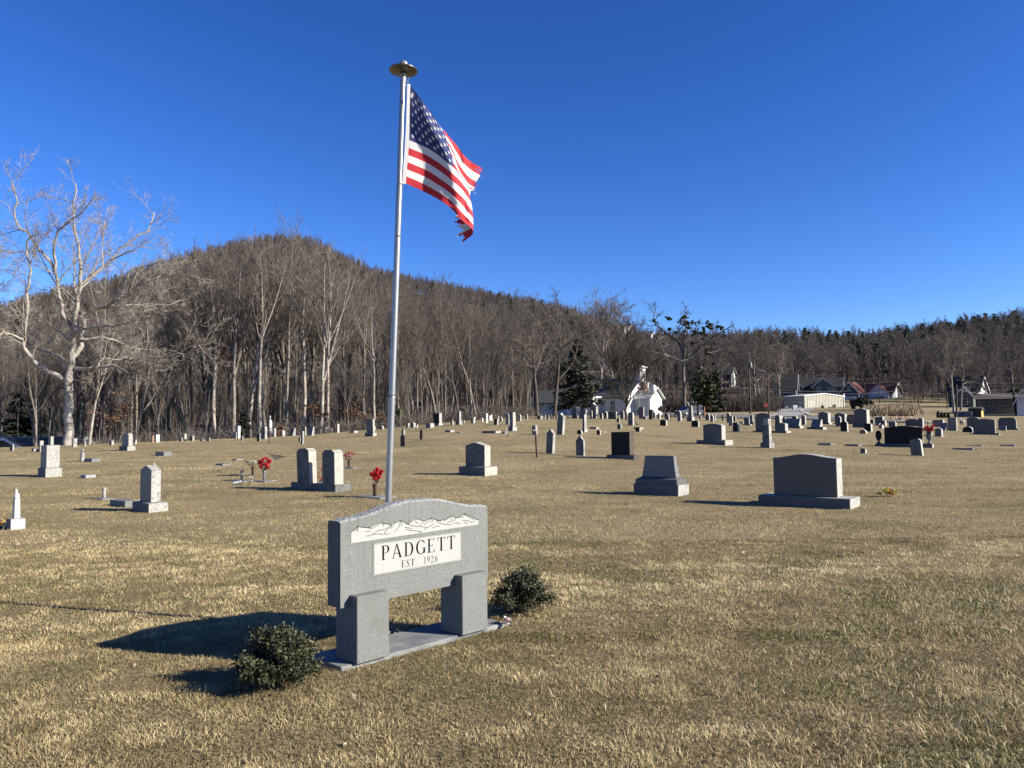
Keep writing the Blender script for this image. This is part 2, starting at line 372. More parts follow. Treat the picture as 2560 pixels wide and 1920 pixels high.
# ------------------------------------------------------------------ trees
def norm(v): return v/(np.linalg.norm(v)+1e-9)
def rot_about(d, ang, az):
    a = np.cross(d, [0, 0, 1.]) if abs(d[2]) < .95 else np.cross(d, [0, 1., 0]); a = norm(a); b = np.cross(d, a)
    s = a*math.cos(az)+b*math.sin(az)
    return norm(d*math.cos(ang)+s*math.sin(ang))
class Tree:
    def __init__(s, seed): s.r = np.random.default_rng(seed); s.lines = []; s.tw = []
    def path(s, p, d, L, r, n, wander, upw, rend=.25):
        pts = [p.copy()]; rr = [r]
        for i in range(n):
            d = norm(d+s.r.normal(0, wander, 3)+np.array([0, 0, upw])); p = p+d*L/n
            pts.append(p.copy()); rr.append(r*(1-(1-rend)*(i+1)/n))
        return np.array(pts), np.array(rr)
    def along(s, pts, f):
        n = len(pts)-1; x = f*n; i = min(int(x), n-1); t = x-i
        return pts[i]*(1-t)+pts[i+1]*t, norm(pts[i+1]-pts[i])
    def grow(s, pts, rr, L, lvl, P):
        """side branches on a path"""
        s.lines.append((pts, rr, lvl))
        if lvl >= P['maxl']:
            s.twigs(pts, P['ntw'], L*P['twl'], P); return
        nc = P['nch'][lvl]; f0 = P['f0'][lvl]
        for k in range(nc):
            f = f0+(1-f0)*(k+s.r.uniform(0, 1))/nc; f = min(f, .98)
            p, t = s.along(pts, f)
            i = min(int(f*(len(rr)-1)), len(rr)-1)
            cl = L*P['ratio'][lvl]*(1.15-f*P['taper'][lvl])*s.r.uniform(.7, 1.25)
            cr = min(rr[i]*.62, cl*P['thick'])
            d = rot_about(t, math.radians(s.r.normal(P['ang'][lvl], 9)), s.r.uniform(0, 6.28))
            q, qr = s.path(p, d, cl, max(cr, P['rmin']), P['nseg'][lvl+1], P['wander'], P['upw'][lvl], .3)
            s.grow(q, qr, cl, lvl+1, P)
        s.twigs(pts, P['ntw']//2, L*P['twl']*.6, P, .4)
    def twigs(s, pts, n, L, P, f0=.1):
        if n <= 0: return
        for k in range(n):
            p, t = s.along(pts, s.r.uniform(f0, 1)); d = rot_about(t, math.radians(s.r.uniform(P.get('tmin', 20), P.get('tmax', 60))), s.r.uniform(0, 6.28))
            l = min(L*s.r.uniform(.5, 1.2), P.get('cap', 1.3)*s.r.uniform(.6, 1)); m = p+d*l*.5; e = m+norm(d+s.r.normal(0, .16, 3)+[0, 0, P['upt']])*l*.5
            s.tw.append((p, m, e))
            if P.get('fine'):
                for q in range(P['fine']):
                    d2 = rot_about(d, math.radians(s.r.uniform(20, 50)), s.r.uniform(0, 6.28)); l2 = l*.5
                    b = p+(m-p)*s.r.uniform(.3, 1)
                    s.tw.append((b, b+d2*l2*.5, b+norm(d2+[0, 0, .15])*l2))
    def arrays(s, lo, hi, tww, sidesf=lambda r: 8 if r > .12 else (5 if r > .04 else 3)):
        Vs = []; Fs = []; o = 0
        for pts, rr, lvl in s.lines:
            if not (lo <= lvl <= hi): continue
            n = len(pts); k = sidesf(rr[0])
            T = np.gradient(pts, axis=0); T /= (np.linalg.norm(T, axis=1)[:, None]+1e-9)
            ref = np.array([0, 0, 1.]) if abs(T[0][2]) < .8 else np.array([0, 1., 0])
            A = np.cross(T, ref); A /= (np.linalg.norm(A, axis=1)[:, None]+1e-9); B = np.cross(T, A)
            th = np.arange(k)*2*np.pi/k
            ring = pts[:, None, :]+(A[:, None, :]*np.cos(th)[None, :, None]+B[:, None, :]*np.sin(th)[None, :, None])*rr[:, None, None]
            Vs.append(ring.reshape(-1, 3))
            i = np.arange(n-1)[:, None]*k; j = np.arange(k)[None, :]; j2 = (j+1) % k
            Fs.append(np.stack([i+j, i+j2, i+k+j2, i+k+j], -1).reshape(-1, 4)+o); o += n*k
        if s.tw and hi >= 9 and tww > 0:
            T = np.array(s.tw); n = len(T); d = T[:, 2]-T[:, 0]
            w = np.cross(d, s.r.normal(0, 1, (n, 3))); w /= (np.linalg.norm(w, axis=1)[:, None]+1e-9); w *= tww/2
            q = np.stack([T[:, 0]-w, T[:, 0]+w, T[:, 1]+w*.8, T[:, 1]-w*.8, T[:, 2]+w*.35, T[:, 2]-w*.35], 1).reshape(-1, 3)
            b = np.arange(n)[:, None]*6+o
            Fs.append(np.concatenate([b+np.array([[0, 1, 2, 3]]), b+np.array([[3, 2, 4, 5]])], 0)); Vs.append(q)
        if not Vs: return np.zeros((0, 3)), np.zeros((0, 4), int)
        return np.concatenate(Vs), np.concatenate(Fs)
def tree_meshes(T, name, tmat, cmat, tww, tl=0):
    V, Fq = T.arrays(0, tl, 0); a = npmesh(name+'_trunk', V, Fq, [tmat]); a.polygons.foreach_set('use_smooth', [True]*len(a.polygons))
    V, Fq = T.arrays(tl+1, 99, tww); b = npmesh(name+'_crown', V, Fq, [cmat]); return a, b
FOREST = dict(maxl=3, nch=[12, 5, 4], f0=[.42, .25, .2], ratio=[.33, .5, .5], taper=[.75, .5, .4], ang=[33, 30, 30], thick=.017, rmin=.012,
              nseg=[9, 5, 4, 3], wander=.075, upw=[.16, .10, .06], tmin=12, tmax=38, cap=1.5, ntw=3, twl=.75, upt=.2)
def forest_tree(seed, h=18, r=.17, **kw):
    P = dict(FOREST); P.update(kw); T = Tree(seed)
    lean = T.r.normal(0, .08, 2)
    pts, rr = T.path(np.array([0, 0, -.3]), norm(np.array([lean[0], lean[1], 1])), h*.97, r, 9, .035, .05, .12)
    for q_n in range(int(T.r.integers(0, 4)) if P.get('fork', 1) else 0):   # further leaders
        f = T.r.uniform(.28, .6); p, t = T.along(pts, f); d = rot_about(t, math.radians(T.r.uniform(12, 26)), T.r.uniform(0, 6.28))
        q, qr = T.path(p, d, h*(1-f)*.92, r*(1-f)*.95, 6, .04, .09, .18); P2 = dict(P); P2['nch'] = [max(5, P['nch'][0]//2)]+P['nch'][1:]; P2['f0'] = [.1]+P['f0'][1:]
        P2['ratio'] = [P['ratio'][0]*1.3]+P['ratio'][1:]
        T.grow(q, qr, h*.7, 0, P2)
    T.grow(pts, rr, h, 0, P)
    return T
def put_tree(me, loc, rz, s, label, cat='tree', group=None, sz=None, name='bare_tree'):
    r = empty(name, loc, rz, label, cat, group); r.scale = (s, s, sz or s)
    link('trunk', me[0], r); link('crown', me[1], r); return r
# --- foliage made of many small leaf faces
def leaf_cloud(rng, cents, rads, n, size, flat=.6, elong=1.6):
    """n leaf quads in ellipsoid clumps"""
    k = rng.integers(0, len(cents), n); c = np.array(cents)[k]; R = np.array(rads)[k]
    d = rng.normal(0, 1, (n, 3)); d /= np.linalg.norm(d, axis=1)[:, None]; d *= (rng.uniform(0, 1, (n, 1))**.45)
    p = c+d*R; a = rng.normal(0, 1, (n, 3)); a[:, 2] *= flat; a /= np.linalg.norm(a, axis=1)[:, None]
    b = np.cross(a, rng.normal(0, 1, (n, 3))); b /= np.linalg.norm(b, axis=1)[:, None]
    s = size*rng.uniform(.6, 1.4, (n, 1)); a = a*s*elong/2; b = b*s/2
    V = np.stack([p-a, p+b, p+a, p-b], 1).reshape(-1, 3); Fq = np.arange(4*n).reshape(-1, 4); return V, Fq
def conifer(seed, h, w, n, size, base=.1, droop=.25, dens=26):
    rng = np.random.default_rng(seed); cs = []; rs = []; T = Tree(seed)
    T.lines.append((np.array([[0, 0, -.3], [0, 0, h*.5], [0, 0, h]]), np.array([h*.018, h*.011, .01]), 0))
    for k in range(dens):
        f = base+(1-base)*(k+.5)/dens; z = h*f; L = w/2*(1-f)**.75*rng.uniform(.65, 1.15)+.04*w
        for q in range(4 if f < .8 else 3):
            az = rng.uniform(0, 6.28); d = np.array([math.cos(az), math.sin(az), 0]); l = L*rng.uniform(.4, 1.22)
            tip = np.array([0, 0, z])+d*l+[0, 0, -droop*l+.1*l]
            T.lines.append((np.array([[0, 0, z], (np.array([0, 0, z])+tip)/2+[0, 0, .05*l], tip]), np.array([.012*h*(1-f)*.4+.008, .012, .005]), 2))
            for g in (.45, .7, .95):
                cs.append(np.array([0, 0, z])*(1-g)+tip*g); rs.append(np.array([.26*l+.1, .26*l+.1, .10*l+.06]))
    V, Fq = leaf_cloud(rng, cs, rs, n, size, .5, 2.2)
    return T, V, Fq
def conifer_meshes(name, T, V, Fq, leafmat):
    a = T.arrays(0, 99, 0); ta = npmesh(name+'_trunk', a[0], a[1], ['bark_dark']); return ta, npmesh(name+'_crown', V, Fq, [leafmat])
# --- instanced stuff (geometry nodes)
def scatter(name, pts, idx, rz, sc, protos, label, kind='stuff'):
    col = bpy.data.collections.new(name+'_kinds')
    for i, (nm, me) in enumerate(protos):
        o = bpy.data.objects.new('%s_%02d' % (nm, i), me); col.objects.link(o)
    me = bpy.data.meshes.new(name); me.vertices.add(len(pts)); me.vertices.foreach_set('co', np.asarray(pts, np.float32).ravel())
    for an, tp, dt in (('idx', 'INT', np.asarray(idx, np.int32)), ('rz', 'FLOAT', np.asarray(rz, np.float32)), ('sc', 'FLOAT', np.asarray(sc, np.float32))):
        a = me.attributes.new(an, tp, 'POINT'); a.data.foreach_set('value', dt)
    ob = link(name, me); tag(ob, label, kind=kind)
    g = bpy.data.node_groups.new(name+'_nodes', 'GeometryNodeTree')
    g.interface.new_socket('Geometry', in_out='INPUT', socket_type='NodeSocketGeometry'); g.interface.new_socket('Geometry', in_out='OUTPUT', socket_type='NodeSocketGeometry')
    N = g.nodes.new; gi = N('NodeGroupInput'); go = N('NodeGroupOutput'); ip = N('GeometryNodeInstanceOnPoints'); ci = N('GeometryNodeCollectionInfo')
    ci.inputs['Collection'].default_value = col; ci.inputs['Separate Children'].default_value = True; ci.inputs['Reset Children'].default_value = True
    ip.inputs['Pick Instance'].default_value = True
    def attr(n, t):
        a = N('GeometryNodeInputNamedAttribute'); a.data_type = t; a.inputs['Name'].default_value = n; return a
    ai = attr('idx', 'INT'); ar = attr('rz', 'FLOAT'); as_ = attr('sc', 'FLOAT'); cx = N('ShaderNodeCombineXYZ')
    L = g.links.new
    L(gi.outputs[0], ip.inputs['Points']); L(ci.outputs[0], ip.inputs['Instance'])
    L(ai.outputs['Attribute'], ip.inputs['Instance Index']); L(ar.outputs['Attribute'], cx.inputs['Z']); L(cx.outputs[0], ip.inputs['Rotation'])
    L(as_.outputs['Attribute'], ip.inputs['Scale']); L(ip.outputs[0], go.inputs[0])
    md = ob.modifiers.new('scatter', 'NODES'); md.node_group = g; return ob
rng = np.random.default_rng(11)
# ------------------------------------------------------------------ hill forest (a wood that reads as one mass)
def hill_proto(seed, h):
    T = forest_tree(seed, h, .16, maxl=2, nch=[11, 5], f0=[.4, .2], ratio=[.24, .5], taper=[.7, .4], ang=[27, 28], nseg=[6, 3, 3], ntw=9, twl=1.0, cap=2.6, rmin=.03, thick=.02, fork=0)
    V, Fq = T.arrays(0, 99, .05, lambda r: 4 if r > .05 else 3); return npmesh('hill_tree', V, Fq, ['hill_bark'])
protos = [('bare_tree', hill_proto(100+i, 13+1.2*(i % 3))) for i in range(6)]
for i in range(3):
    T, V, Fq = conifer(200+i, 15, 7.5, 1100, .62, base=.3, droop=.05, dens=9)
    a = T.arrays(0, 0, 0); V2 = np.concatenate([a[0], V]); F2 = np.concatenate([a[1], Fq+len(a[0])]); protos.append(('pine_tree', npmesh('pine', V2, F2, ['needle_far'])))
n = 36000
Y = np.sqrt(rng.uniform(105**2, 640**2, n)); U = rng.uniform(-.86, .86, n); X = U*Y; px = CX+F*U
rd = np.interp(px, RDX, RDD); keep = Y < rd+12
start = np.interp(U, [-.9, -.45, -.30, -.05, .04, .10, .18, .22, .33, .345, .495, .505, .575, .585, .9], [125, 125, 120, 125, 150, 165, 180, 186, 186, 216, 216, 188, 188, 185, 185])
keep &= ~((U > .268) & (U < .296) & (Y < 246))
keep &= Y > start
keep &= rng.uniform(0, 1, n) < np.where(Y > rd-60, 1.0, np.where(Y < 230, .95, .8))
X, Y, U, px, rd = X[keep], Y[keep], U[keep], px[keep], rd[keep]; n = len(X)
idx = rng.integers(0, 6, n)
pe = np.interp(px, [0, 1150, 1300, 1600, 1900, 2100, 2600], [.01, .015, .10, .06, .08, .13, .15])*np.clip((Y-rd*.55)/(rd*.3), .12, 1)
pn = .5+.5*np.sin(X*.035+1.3)*np.sin(Y*.05+X*.02); idx = np.where(rng.uniform(0, 1, n) < pe*(.35+1.6*pn*pn), rng.integers(6, 9, n), idx)
Z = Hn(X, Y)
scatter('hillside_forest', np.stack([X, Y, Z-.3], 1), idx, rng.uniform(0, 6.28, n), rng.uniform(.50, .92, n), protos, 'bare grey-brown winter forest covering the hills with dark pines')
# ------------------------------------------------------------------ wood along the cemetery edge
fm = [tree_meshes(forest_tree(300+i, 18, .16+.03*(i % 3)), 'wood_tree', 'bark_gray', 'twig_brown', .022) for i in range(7)]
fmp = [tree_meshes(forest_tree(330+i, 18, .19), 'wood_tree', 'bark_pale', 'twig_pale', .020) for i in range(3)]
fmx = [tree_meshes(forest_tree(390+i, 18, .13+.03*(i % 3)), 'wood_tree', 'bark_deep', 'twig_brown', .024) for i in range(6)]
fmd = [tree_meshes(forest_tree(350+i, 18, .17), 'wood_tree', 'bark_dark', 'twig_brown', .022) for i in range(3)]
fms = [tree_meshes(forest_tree(370+i, 9, .07, nch=[12, 4, 3], f0=[.25, .2, .2]), 'wood_sapling', 'bark_gray', 'twig_brown', .022) for i in range(3)]
ORD = ['first', 'second', 'third', 'fourth', 'fifth', 'sixth', 'seventh', 'eighth', 'ninth', 'tenth']
def ordn(i):
    i += 1
    if i <= 10: return ORD[i-1]
    return '%d%s' % (i, 'th' if 10 <= i % 100 <= 20 else {1: 'st', 2: 'nd', 3: 'rd'}.get(i % 10, 'th'))
front = [(262, 150, 640, 'p'), (92, 90, 800, 'g'), (224, 66, 800, 'p'), (338, 76, 790, 'p'), (395, 82, 745, 'g'), (430, 86, 700, 'd'), (462, 80, 690, 'g'), (508, 78, 655, 'g'), (536, 76, 640, 'p'), (583, 74, 625, 'g'),
         (618, 76, 650, 'p'), (652, 72, 612, 'p'), (668, 76, 590, 'g'), (712, 74, 585, 'g'), (760, 75, 612, 'p'), (776, 80, 640, 'g'), (802, 72, 615, 'p'), (822, 73, 640, 'p'), (860, 80, 680, 'g'), (905, 78, 700, 'g'),
         (935, 74, 750, 'p'), (985, 82, 720, 'g'), (1040, 82, 730, 'g'), (1075, 86, 740, 'd'), (1112, 82, 700, 'g'), (1138, 84, 760, 'd'), (1170, 86, 775, 'd'), (1205, 88, 770, 'd'), (1232, 86, 780, 'd'), (1262, 90, 775, 'g'), (1318, 92, 745, 'd')]
rt_ = random.Random(5)
front.sort()
for i, (px_, D, ty, k) in enumerate(front):
    r_ = ray(px_, 1085); x = r_.x*D; z = H(x, D); hor = 1074-.0119*(px_-CX); htop = EYE+(hor-ty)*D/F-z
    pool = {'p': fmp, 'g': fm, 'd': fmd}[k]; me = pool[i % len(pool)]
    s = htop/18.0; colr = {'p': 'pale-barked', 'g': 'grey-barked', 'd': 'dark-barked'}[k]
    put_tree(me, (x, D, z), rt_.uniform(0, 6.28), max(.75, min(1.25, s)), '%s bare tree, %s from the left along the front edge of the wood' % (colr, ordn(i)), group='bare trees along the front edge of the wood', sz=s)
cnt = 0
for i in range(145):
    D = 76+62*rt_.random()**1.2; U_ = -.72+rt_.random()*(.80 if D < 118 else .9)
    if U_ > -.02 and D < 92: continue
    if U_ > .03 and D < 118+(U_*250): continue
    x = U_*D; z = H(x, D); px_ = CX+F*U_
    ty = np.interp(px_, [-100, 100, 250, 420, 500, 900, 1000, 1300, 1500], [860, 850, 830, 770, 660, 680, 760, 800, 850])+rt_.uniform(-20, 60)
    hor = 1074-.0119*(px_-CX); h = min(22, max(8, EYE+(hor-ty)*D/F-z))
    me = rt_.choice(fmx+fmd+fm[:3]); s = h/18
    put_tree(me, (x, D, z), rt_.uniform(0, 6.28), max(.7, s), 'slim bare tree standing deep in the wood behind its front edge', group='bare trees deep in the wood', sz=s); cnt += 1
for i in range(60):
    D = rt_.uniform(69, 84); U_ = rt_.uniform(-.70, .02)
    if U_ > -.12: D += 12*(U_+.12)/.14+2
    if U_ < -.56: continue
    x = U_*D; z = H(x, D); s = rt_.uniform(.4, .95)
    put_tree(rt_.choice(fms), (x, D, z), rt_.uniform(0, 6.28), s, 'thin bare sapling in the undergrowth at the foot of the wood', 'tree', 'saplings at the foot of the wood', name='sapling')
# low bramble and brush tangle at the wood's foot
T = Tree(77); pts_ = []
for i in range(1500):
    U_ = rng.uniform(-.72, .03); D = rng.uniform(68, 84)+max(0, (U_+.12))*90; x = U_*D; z = H(x, D); hh = rng.uniform(.5, 2.2)
    if U_ < -.56: continue
    for q in range(9):
        p = np.array([x+rng.normal(0, .6), D+rng.normal(0, .6), z-.05]); d = norm(np.array([rng.normal(0, .8), rng.normal(0, .8), 1.]))
        m_ = p+d*hh*.6; e = m_+norm(d+rng.normal(0, .7, 3)-[0, 0, .4])*hh*.5; T.tw.append((p, m_, e))
V, Fq = T.arrays(99, 99, .035)
tag(link('brush', npmesh('brush', V, Fq, ['twig_brown'])), 'tangle of bare brush along the foot of the wood', kind='stuff')
# --- trees with an own character, drawn limb by limb
def drawn_tree(name, base_px, D, limbs, Wt, P, seed, label, mats, tww, zoff=(0, 0, 1), root=(0, 0)):
    """limbs: (list of photo points, width px, level, depth drift m)"""
    T = Tree(seed); B = at(base_px[0], base_px[1], D); B.z = H(B.x, B.y)
    ox, oy, sc = zoff; firsts = []
    for k, (pl, wpx, lvl, drift) in enumerate(limbs):
        pp = []; n = len(pl)
        start = firsts_depth = 0
        for i, (x, y) in enumerate(pl):
            t = i/(n-1); d = D+drift[0]+(drift[1]-drift[0])*t
            q = at(ox+x/sc, oy+y/sc, d); pp.append(np.array(q)-np.array(B))
        # resample smooth
        pp = np.array(pp); m = max(4, (n-1)*3); tt = np.linspace(0, n-1, m+1); q = []
        for t in tt:
            i = min(int(t), n-2); s_ = t-i; p0 = pp[max(i-1, 0)]; p1 = pp[i]; p2 = pp[i+1]; p3 = pp[min(i+2, n-1)]
            q.append(.5*((2*p1)+(-p0+p2)*s_+(2*p0-5*p1+4*p2-p3)*s_**2+(-p0+3*p1-3*p2+p3)*s_**3))
        q = np.array(q); q[1:-1] += T.r.normal(0, .06, (m-1, 3))
        r0 = wpx/2*D/F/sc*(1.25 if lvl == 1 else 1); rend = .75 if lvl == 0 else .24
        if lvl == 0: q[0][2] = min(q[0][2], -.3)
        rr = r0*(1-(1-rend)*np.linspace(0, 1, m+1)**.8)
        if lvl == 0: rr[0] *= 1.15
        L = np.linalg.norm(np.diff(q, axis=0), axis=1).sum()
        if lvl == 0: T.lines.append((q, rr, 0))
        else: T.grow(q, rr, L, lvl, P)
    a, b = tree_meshes(T, name, mats[0], mats[1], tww, 1)
    r = empty(name, B, 0, label, 'tree'); link('trunk', a, r); link('crown', b, r); return r, T, B
OAK = dict(maxl=3, nch=[0, 12, 6], f0=[0, .22, .15], ratio=[0, .30, .5], taper=[0, .55, .4], ang=[0, 42, 40], thick=.014, rmin=.012, nseg=[9, 6, 5, 4], wander=.17, upw=[0, .06, .03], ntw=7, twl=.6, upt=.08, fine=2, cap=1.1)
limbs = [([(398, 1620), (400, 1500), (402, 1350), (402, 1230)], 57, 0, (0, 0)),
 ([(402, 1240), (420, 1130), (432, 1000), (438, 900)], 42, 1, (0, 0)),
 ([(438, 960), (440, 850), (462, 700), (470, 560), (450, 420), (430, 260), (440, 90)], 24, 1, (0, -2)),
 ([(420, 1150), (465, 1040), (485, 940), (495, 860), (450, 820), (470, 700), (560, 610), (640, 540), (740, 440), (860, 360), (900, 260)], 26, 1, (0, 2.5)),
 ([(385, 1235), (300, 1195), (220, 1150), (150, 1070), (135, 1000), (160, 880), (163, 720), (178, 600), (150, 450), (200, 390)], 26, 1, (0, -3)),
 ([(135, 1000), (70, 975), (20, 965), (-10, 1000)], 12, 1, (-2, -4)),
 ([(400, 1180), (330, 1105), (240, 1062), (172, 1035), (170, 990)], 15, 1, (0, 2)),
 ([(410, 1005), (330, 950), (260, 885), (195, 868)], 9, 1, (0, 3)),
 ([(432, 960), (365, 850), (342, 700), (322, 590), (240, 480), (170, 380), (92, 320), (90, 200), (70, 80)], 22, 1, (0, -2.5)),
 ([(322, 600), (315, 450), (365, 345), (460, 270), (548, 170)], 15, 1, (-1, -3)),
 ([(600, 585), (598, 400), (625, 235)], 8, 1, (1, 2)),
 ([(495, 870), (560, 820), (640, 800), (705, 740), (760, 620), (860, 570), (960, 540)], 20, 1, (0, -2)),
 ([(640, 800), (740, 740), (860, 670), (1000, 630), (1115, 632)], 15, 1, (-1, -4)),
 ([(640, 800), (770, 800), (920, 800), (1095, 768)], 12, 1, (-1, 2)),
 ([(405, 985), (480, 950), (580, 925), (700, 920), (850, 880), (950, 830)], 17, 1, (-.4, -5)),
 ([(470, 1000), (600, 990), (700, 1010), (780, 1050), (910, 1062)], 10, 1, (0, 4)),
 ([(440, 1172), (560, 1172), (680, 1150), (760, 1110), (900, 1105), (1030, 1090), (1110, 1040), (1190, 1010)], 19, 1, (0, -3)),
 ([(670, 1150), (760, 1200), (840, 1140), (920, 1150)], 7, 1, (-1.5, -3)),
 ([(560, 1170), (600, 1110), (700, 1120), (800, 1070)], 8, 1, (-1, 2)),
 ([(440, 1240), (500, 1255), (530, 1240)], 7, 1, (0, -1.5))]
drawn_tree('white_oak', (168, 1110), 59, limbs, 0, OAK, 9, 'huge pale-barked bare oak with spreading limbs at the left wood edge', ('bark_pale', 'twig_oak'), .013, (0, 420, 2.336))
MIS = dict(OAK); MIS['nch'] = [0, 8, 4]; MIS['ntw'] = 9; MIS['fine'] = 0; MIS['cap'] = 1.5; MIS['thick'] = .028; MIS['rmin'] = .028
limbs = [([(1302, 990), (1298, 880), (1290, 760), (1290, 650)], 29, 0, (0, 0)),
 ([(1290, 660), (1300, 560), (1302, 460), (1310, 350), (1312, 265)], 24, 1, (0, 0)),
 ([(1288, 650), (1220, 620), (1130, 590), (1040, 565), (950, 530)], 20, 1, (0, -3)),
 ([(1290, 610), (1255, 500), (1185, 445), (1110, 385), (1060, 320), (1075, 225)], 19, 1, (0, 2)),
 ([(1300, 640), (1390, 560), (1500, 480), (1600, 400), (1660, 372)], 20, 1, (0, -2)),
 ([(1310, 620), (1400, 550), (1500, 575), (1600, 545)], 14, 1, (0, 3)),
 ([(1303, 500), (1370, 420), (1410, 340)], 12, 1, (0, 1)),
 ([(1298, 820), (1350, 785), (1400, 768), (1440, 772)], 11, 1, (0, -1)),
 ([(1150, 590), (1080, 480), (1040, 460)], 11, 1, (-1, -2))]
mo, T, B = drawn_tree('oak_tree', (1711, 1024), 118, limbs, 0, MIS, 19, 'bare oak with dark green mistletoe clumps beside the dark car', ('bark_mid', 'twig_dark'), .05, (1300, 700, 3.16))
cl = [(1320, 340, 26), (1375, 340, 12), (1440, 400, 20), (1490, 375, 18), (1500, 345, 14), (1460, 430, 16), (1590, 380, 12), (1560, 372, 11), (1180, 300, 12), (1062, 322, 9), (1235, 412, 9), (1300, 300, 15), (1365, 500, 9), (1480, 590, 11), (1470, 560, 10), (1090, 560, 9), (1140, 505, 8), (1180, 390, 9), (1540, 500, 8), (1390, 410, 10), (1330, 375, 14)]
cl = [(x+rt_.gauss(0, r*.9), y+rt_.gauss(0, r*.7), r*rt_.uniform(.3, .65)) for x, y, r in cl for _ in range(8)]
cs = [np.array(at(1300+x/3.16, 700+y/3.16, 118+rt_.uniform(-2, 2)))-np.array(B) for x, y, r in cl]
V, Fq = leaf_cloud(rng, cs, [np.array([1.5, 1.5, 1.0])*r*118/F/3.16*rt_.uniform(.8, 1.2) for x, y, r in cl], 6500, .17)
tag(link('mistletoe', npmesh('mistletoe', V, Fq, ['needle_olive']), mo), 'dark green mistletoe clumps')
# maple in front of the church: low fork, many ascending branches
VASE = dict(FOREST); VASE.update(nch=[0, 9, 5, 4], maxl=3, f0=[0, .2, .15, .1], ratio=[0, .42, .5, .5], taper=[0, .5, .4, .3], ang=[0, 28, 30, 30], upw=[0, .1, .08, .05], ntw=12, twl=.8, nseg=[5, 6, 5, 4, 3])
limbs = [([(840, 1100), (838, 1060), (840, 1015), (840, 990)], 22, 0, (0, 0))]
for k, (ex, ey, wd) in enumerate([(620, 760, 9), (660, 620, 9), (720, 520, 9), (780, 470, 9), (850, 440, 10), (920, 470, 9), (1000, 560, 9), (1080, 640, 9), (1130, 720, 8), (1000, 850, 12), (700, 860, 7), (870, 560, 9), (760, 640, 8), (940, 640, 8)]):
    mx_ = 840+(ex-840)*.32; my_ = 985+(ey-985)*.45
    limbs.append(([(840+rt_.uniform(-4, 6), 1010-rt_.uniform(0, 40)), (mx_, my_), (840+(ex-840)*.7, 985+(ey-985)*.75), (ex, ey)], wd, 1, (0, rt_.uniform(-3.2, 3.2))))
drawn_tree('maple_tree', (1565, 1048), 70, limbs, 0, VASE, 29, 'dark-trunked bare maple with a low fork before the white church', ('bark_dark', 'twig_dark'), .022, (1300, 700, 3.16))
# big bare trees: (base px, base py, D, top py, crown spread factor, mats, label)
SPR = dict(FOREST); SPR.update(nch=[13, 7, 4], f0=[.30, .2, .15], ratio=[.46, .48, .5], taper=[.6, .5, .4], ang=[46, 42, 38], ntw=6, wander=.15, upw=[.10, .06, .04], thick=.018)
spr = [tree_meshes(forest_tree(400+i, 18, .34, **SPR), 'big_tree', ['bark_gray', 'bark_pale', 'bark_dark'][i % 3], ['twig_brown', 'twig_pale', 'twig_brown'][i % 3], .034) for i in range(4)]
big = [(1344, 1050, 82, 775, 2, 'bare tree with crooked limbs left of the church annexe'), (1386, 1047, 86, 760, 2, 'tall bare tree touching the left end of the church annexe'),
       (1500, 1030, 150, 775, 1, 'bare treetop rising behind the church roof'), (1545, 1025, 160, 790, 0, 'bare tree behind the steeple'), (2385, 1040, 140, 850, 1, 'big pale bare tree with two trunks beyond the field'), (2402, 1033, 150, 855, 0, 'bare tree just right of the big pale one beyond the field'),
       (2541, 1040, 125, 850, 2, 'tall dark bare tree at the right edge of the picture'), (2299, 1030, 150, 945, 2, 'stubby dark bare tree at the end of the dry grass bank'), (2027, 985, 215, 855, 0, 'slim tall bare tree behind the metal building'),
       (2068, 985, 212, 890, 2, 'spreading bare tree behind the metal building roof'), (1905, 1010, 175, 880, 0, 'grey bare tree right of the tall utility pole'), (1888, 1008, 170, 850, 0, 'tall bare tree directly behind the tall utility pole'), (1948, 1015, 172, 880, 1, 'pale leaning bare tree left of the metal building'),
       (2470, 1030, 135, 900, 0, 'bare tree in front of the tan ranch house'), (-175, 1100, 60, 600, 1, 'pale bare tree whose branch tips enter at the left edge'), (2190, 985, 260, 900, 0, 'slender bare tree behind the red-roofed house'),
       (2120, 985, 262, 905, 1, 'bare tree behind the garage gable of the red-roofed house'), (2330, 1010, 200, 915, 0, 'bare tree between the red-roofed house and the gabled house'), (2250, 1000, 250, 905, 1, 'bare tree right of the white gable end'), (1650, 1020, 165, 840, 2, 'bare tree right of the church front'), (1800, 1005, 185, 860, 0, 'bare tree behind the roadside brush')]
for i, (px_, py_, D, ty, k, lab) in enumerate(big):
    p = at(px_, py_, D); z = H(p.x, p.y); hor = 1074-.0119*(px_-CX); h = EYE+(hor-ty)*D/F-z
    s = h/18; put_tree(spr[k], (p.x, p.y, z), i*1.7, max(s, .45), lab, sz=s)
# evergreens
def evergreen(px_, py_, D, ty, wpx, mt, lab, seed, nleaf=7000, size=.28, base=.12, name='evergreen_tree', droop=.25):
    p = at(px_, py_, D); z = H(p.x, p.y); hor = 1074-.0119*(px_-CX); h = EYE+(hor-ty)*D/F-z
    T, V, Fq = conifer(seed, h, wpx*D/F, nleaf, size, base, droop); a, b = conifer_meshes(name, T, V, Fq, mt)
    r = empty(name, (p.x, p.y, z), 0, lab, 'tree'); link('trunk', a, r); link('crown', b, r)
evergreen(1446, 1040, 100, 848, 140, 'needle', 'dark green spruce standing in front of the church annexe', 1, 7500, .24, .14)
evergreen(1792, 1018, 150, 930, 50, 'needle', 'small dark evergreen in the brush beside the road', 3, 2600, .4, .05)
evergreen(1270, 1030, 190, 800, 90, 'needle', 'dark pine crown above the wood left of the spruce', 4, 3500, .6, .45, droop=0)
evergreen(60, 1085, 110, 930, 120, 'needle', 'dark evergreen in the wood at the far left', 5, 3500, .5, .2)
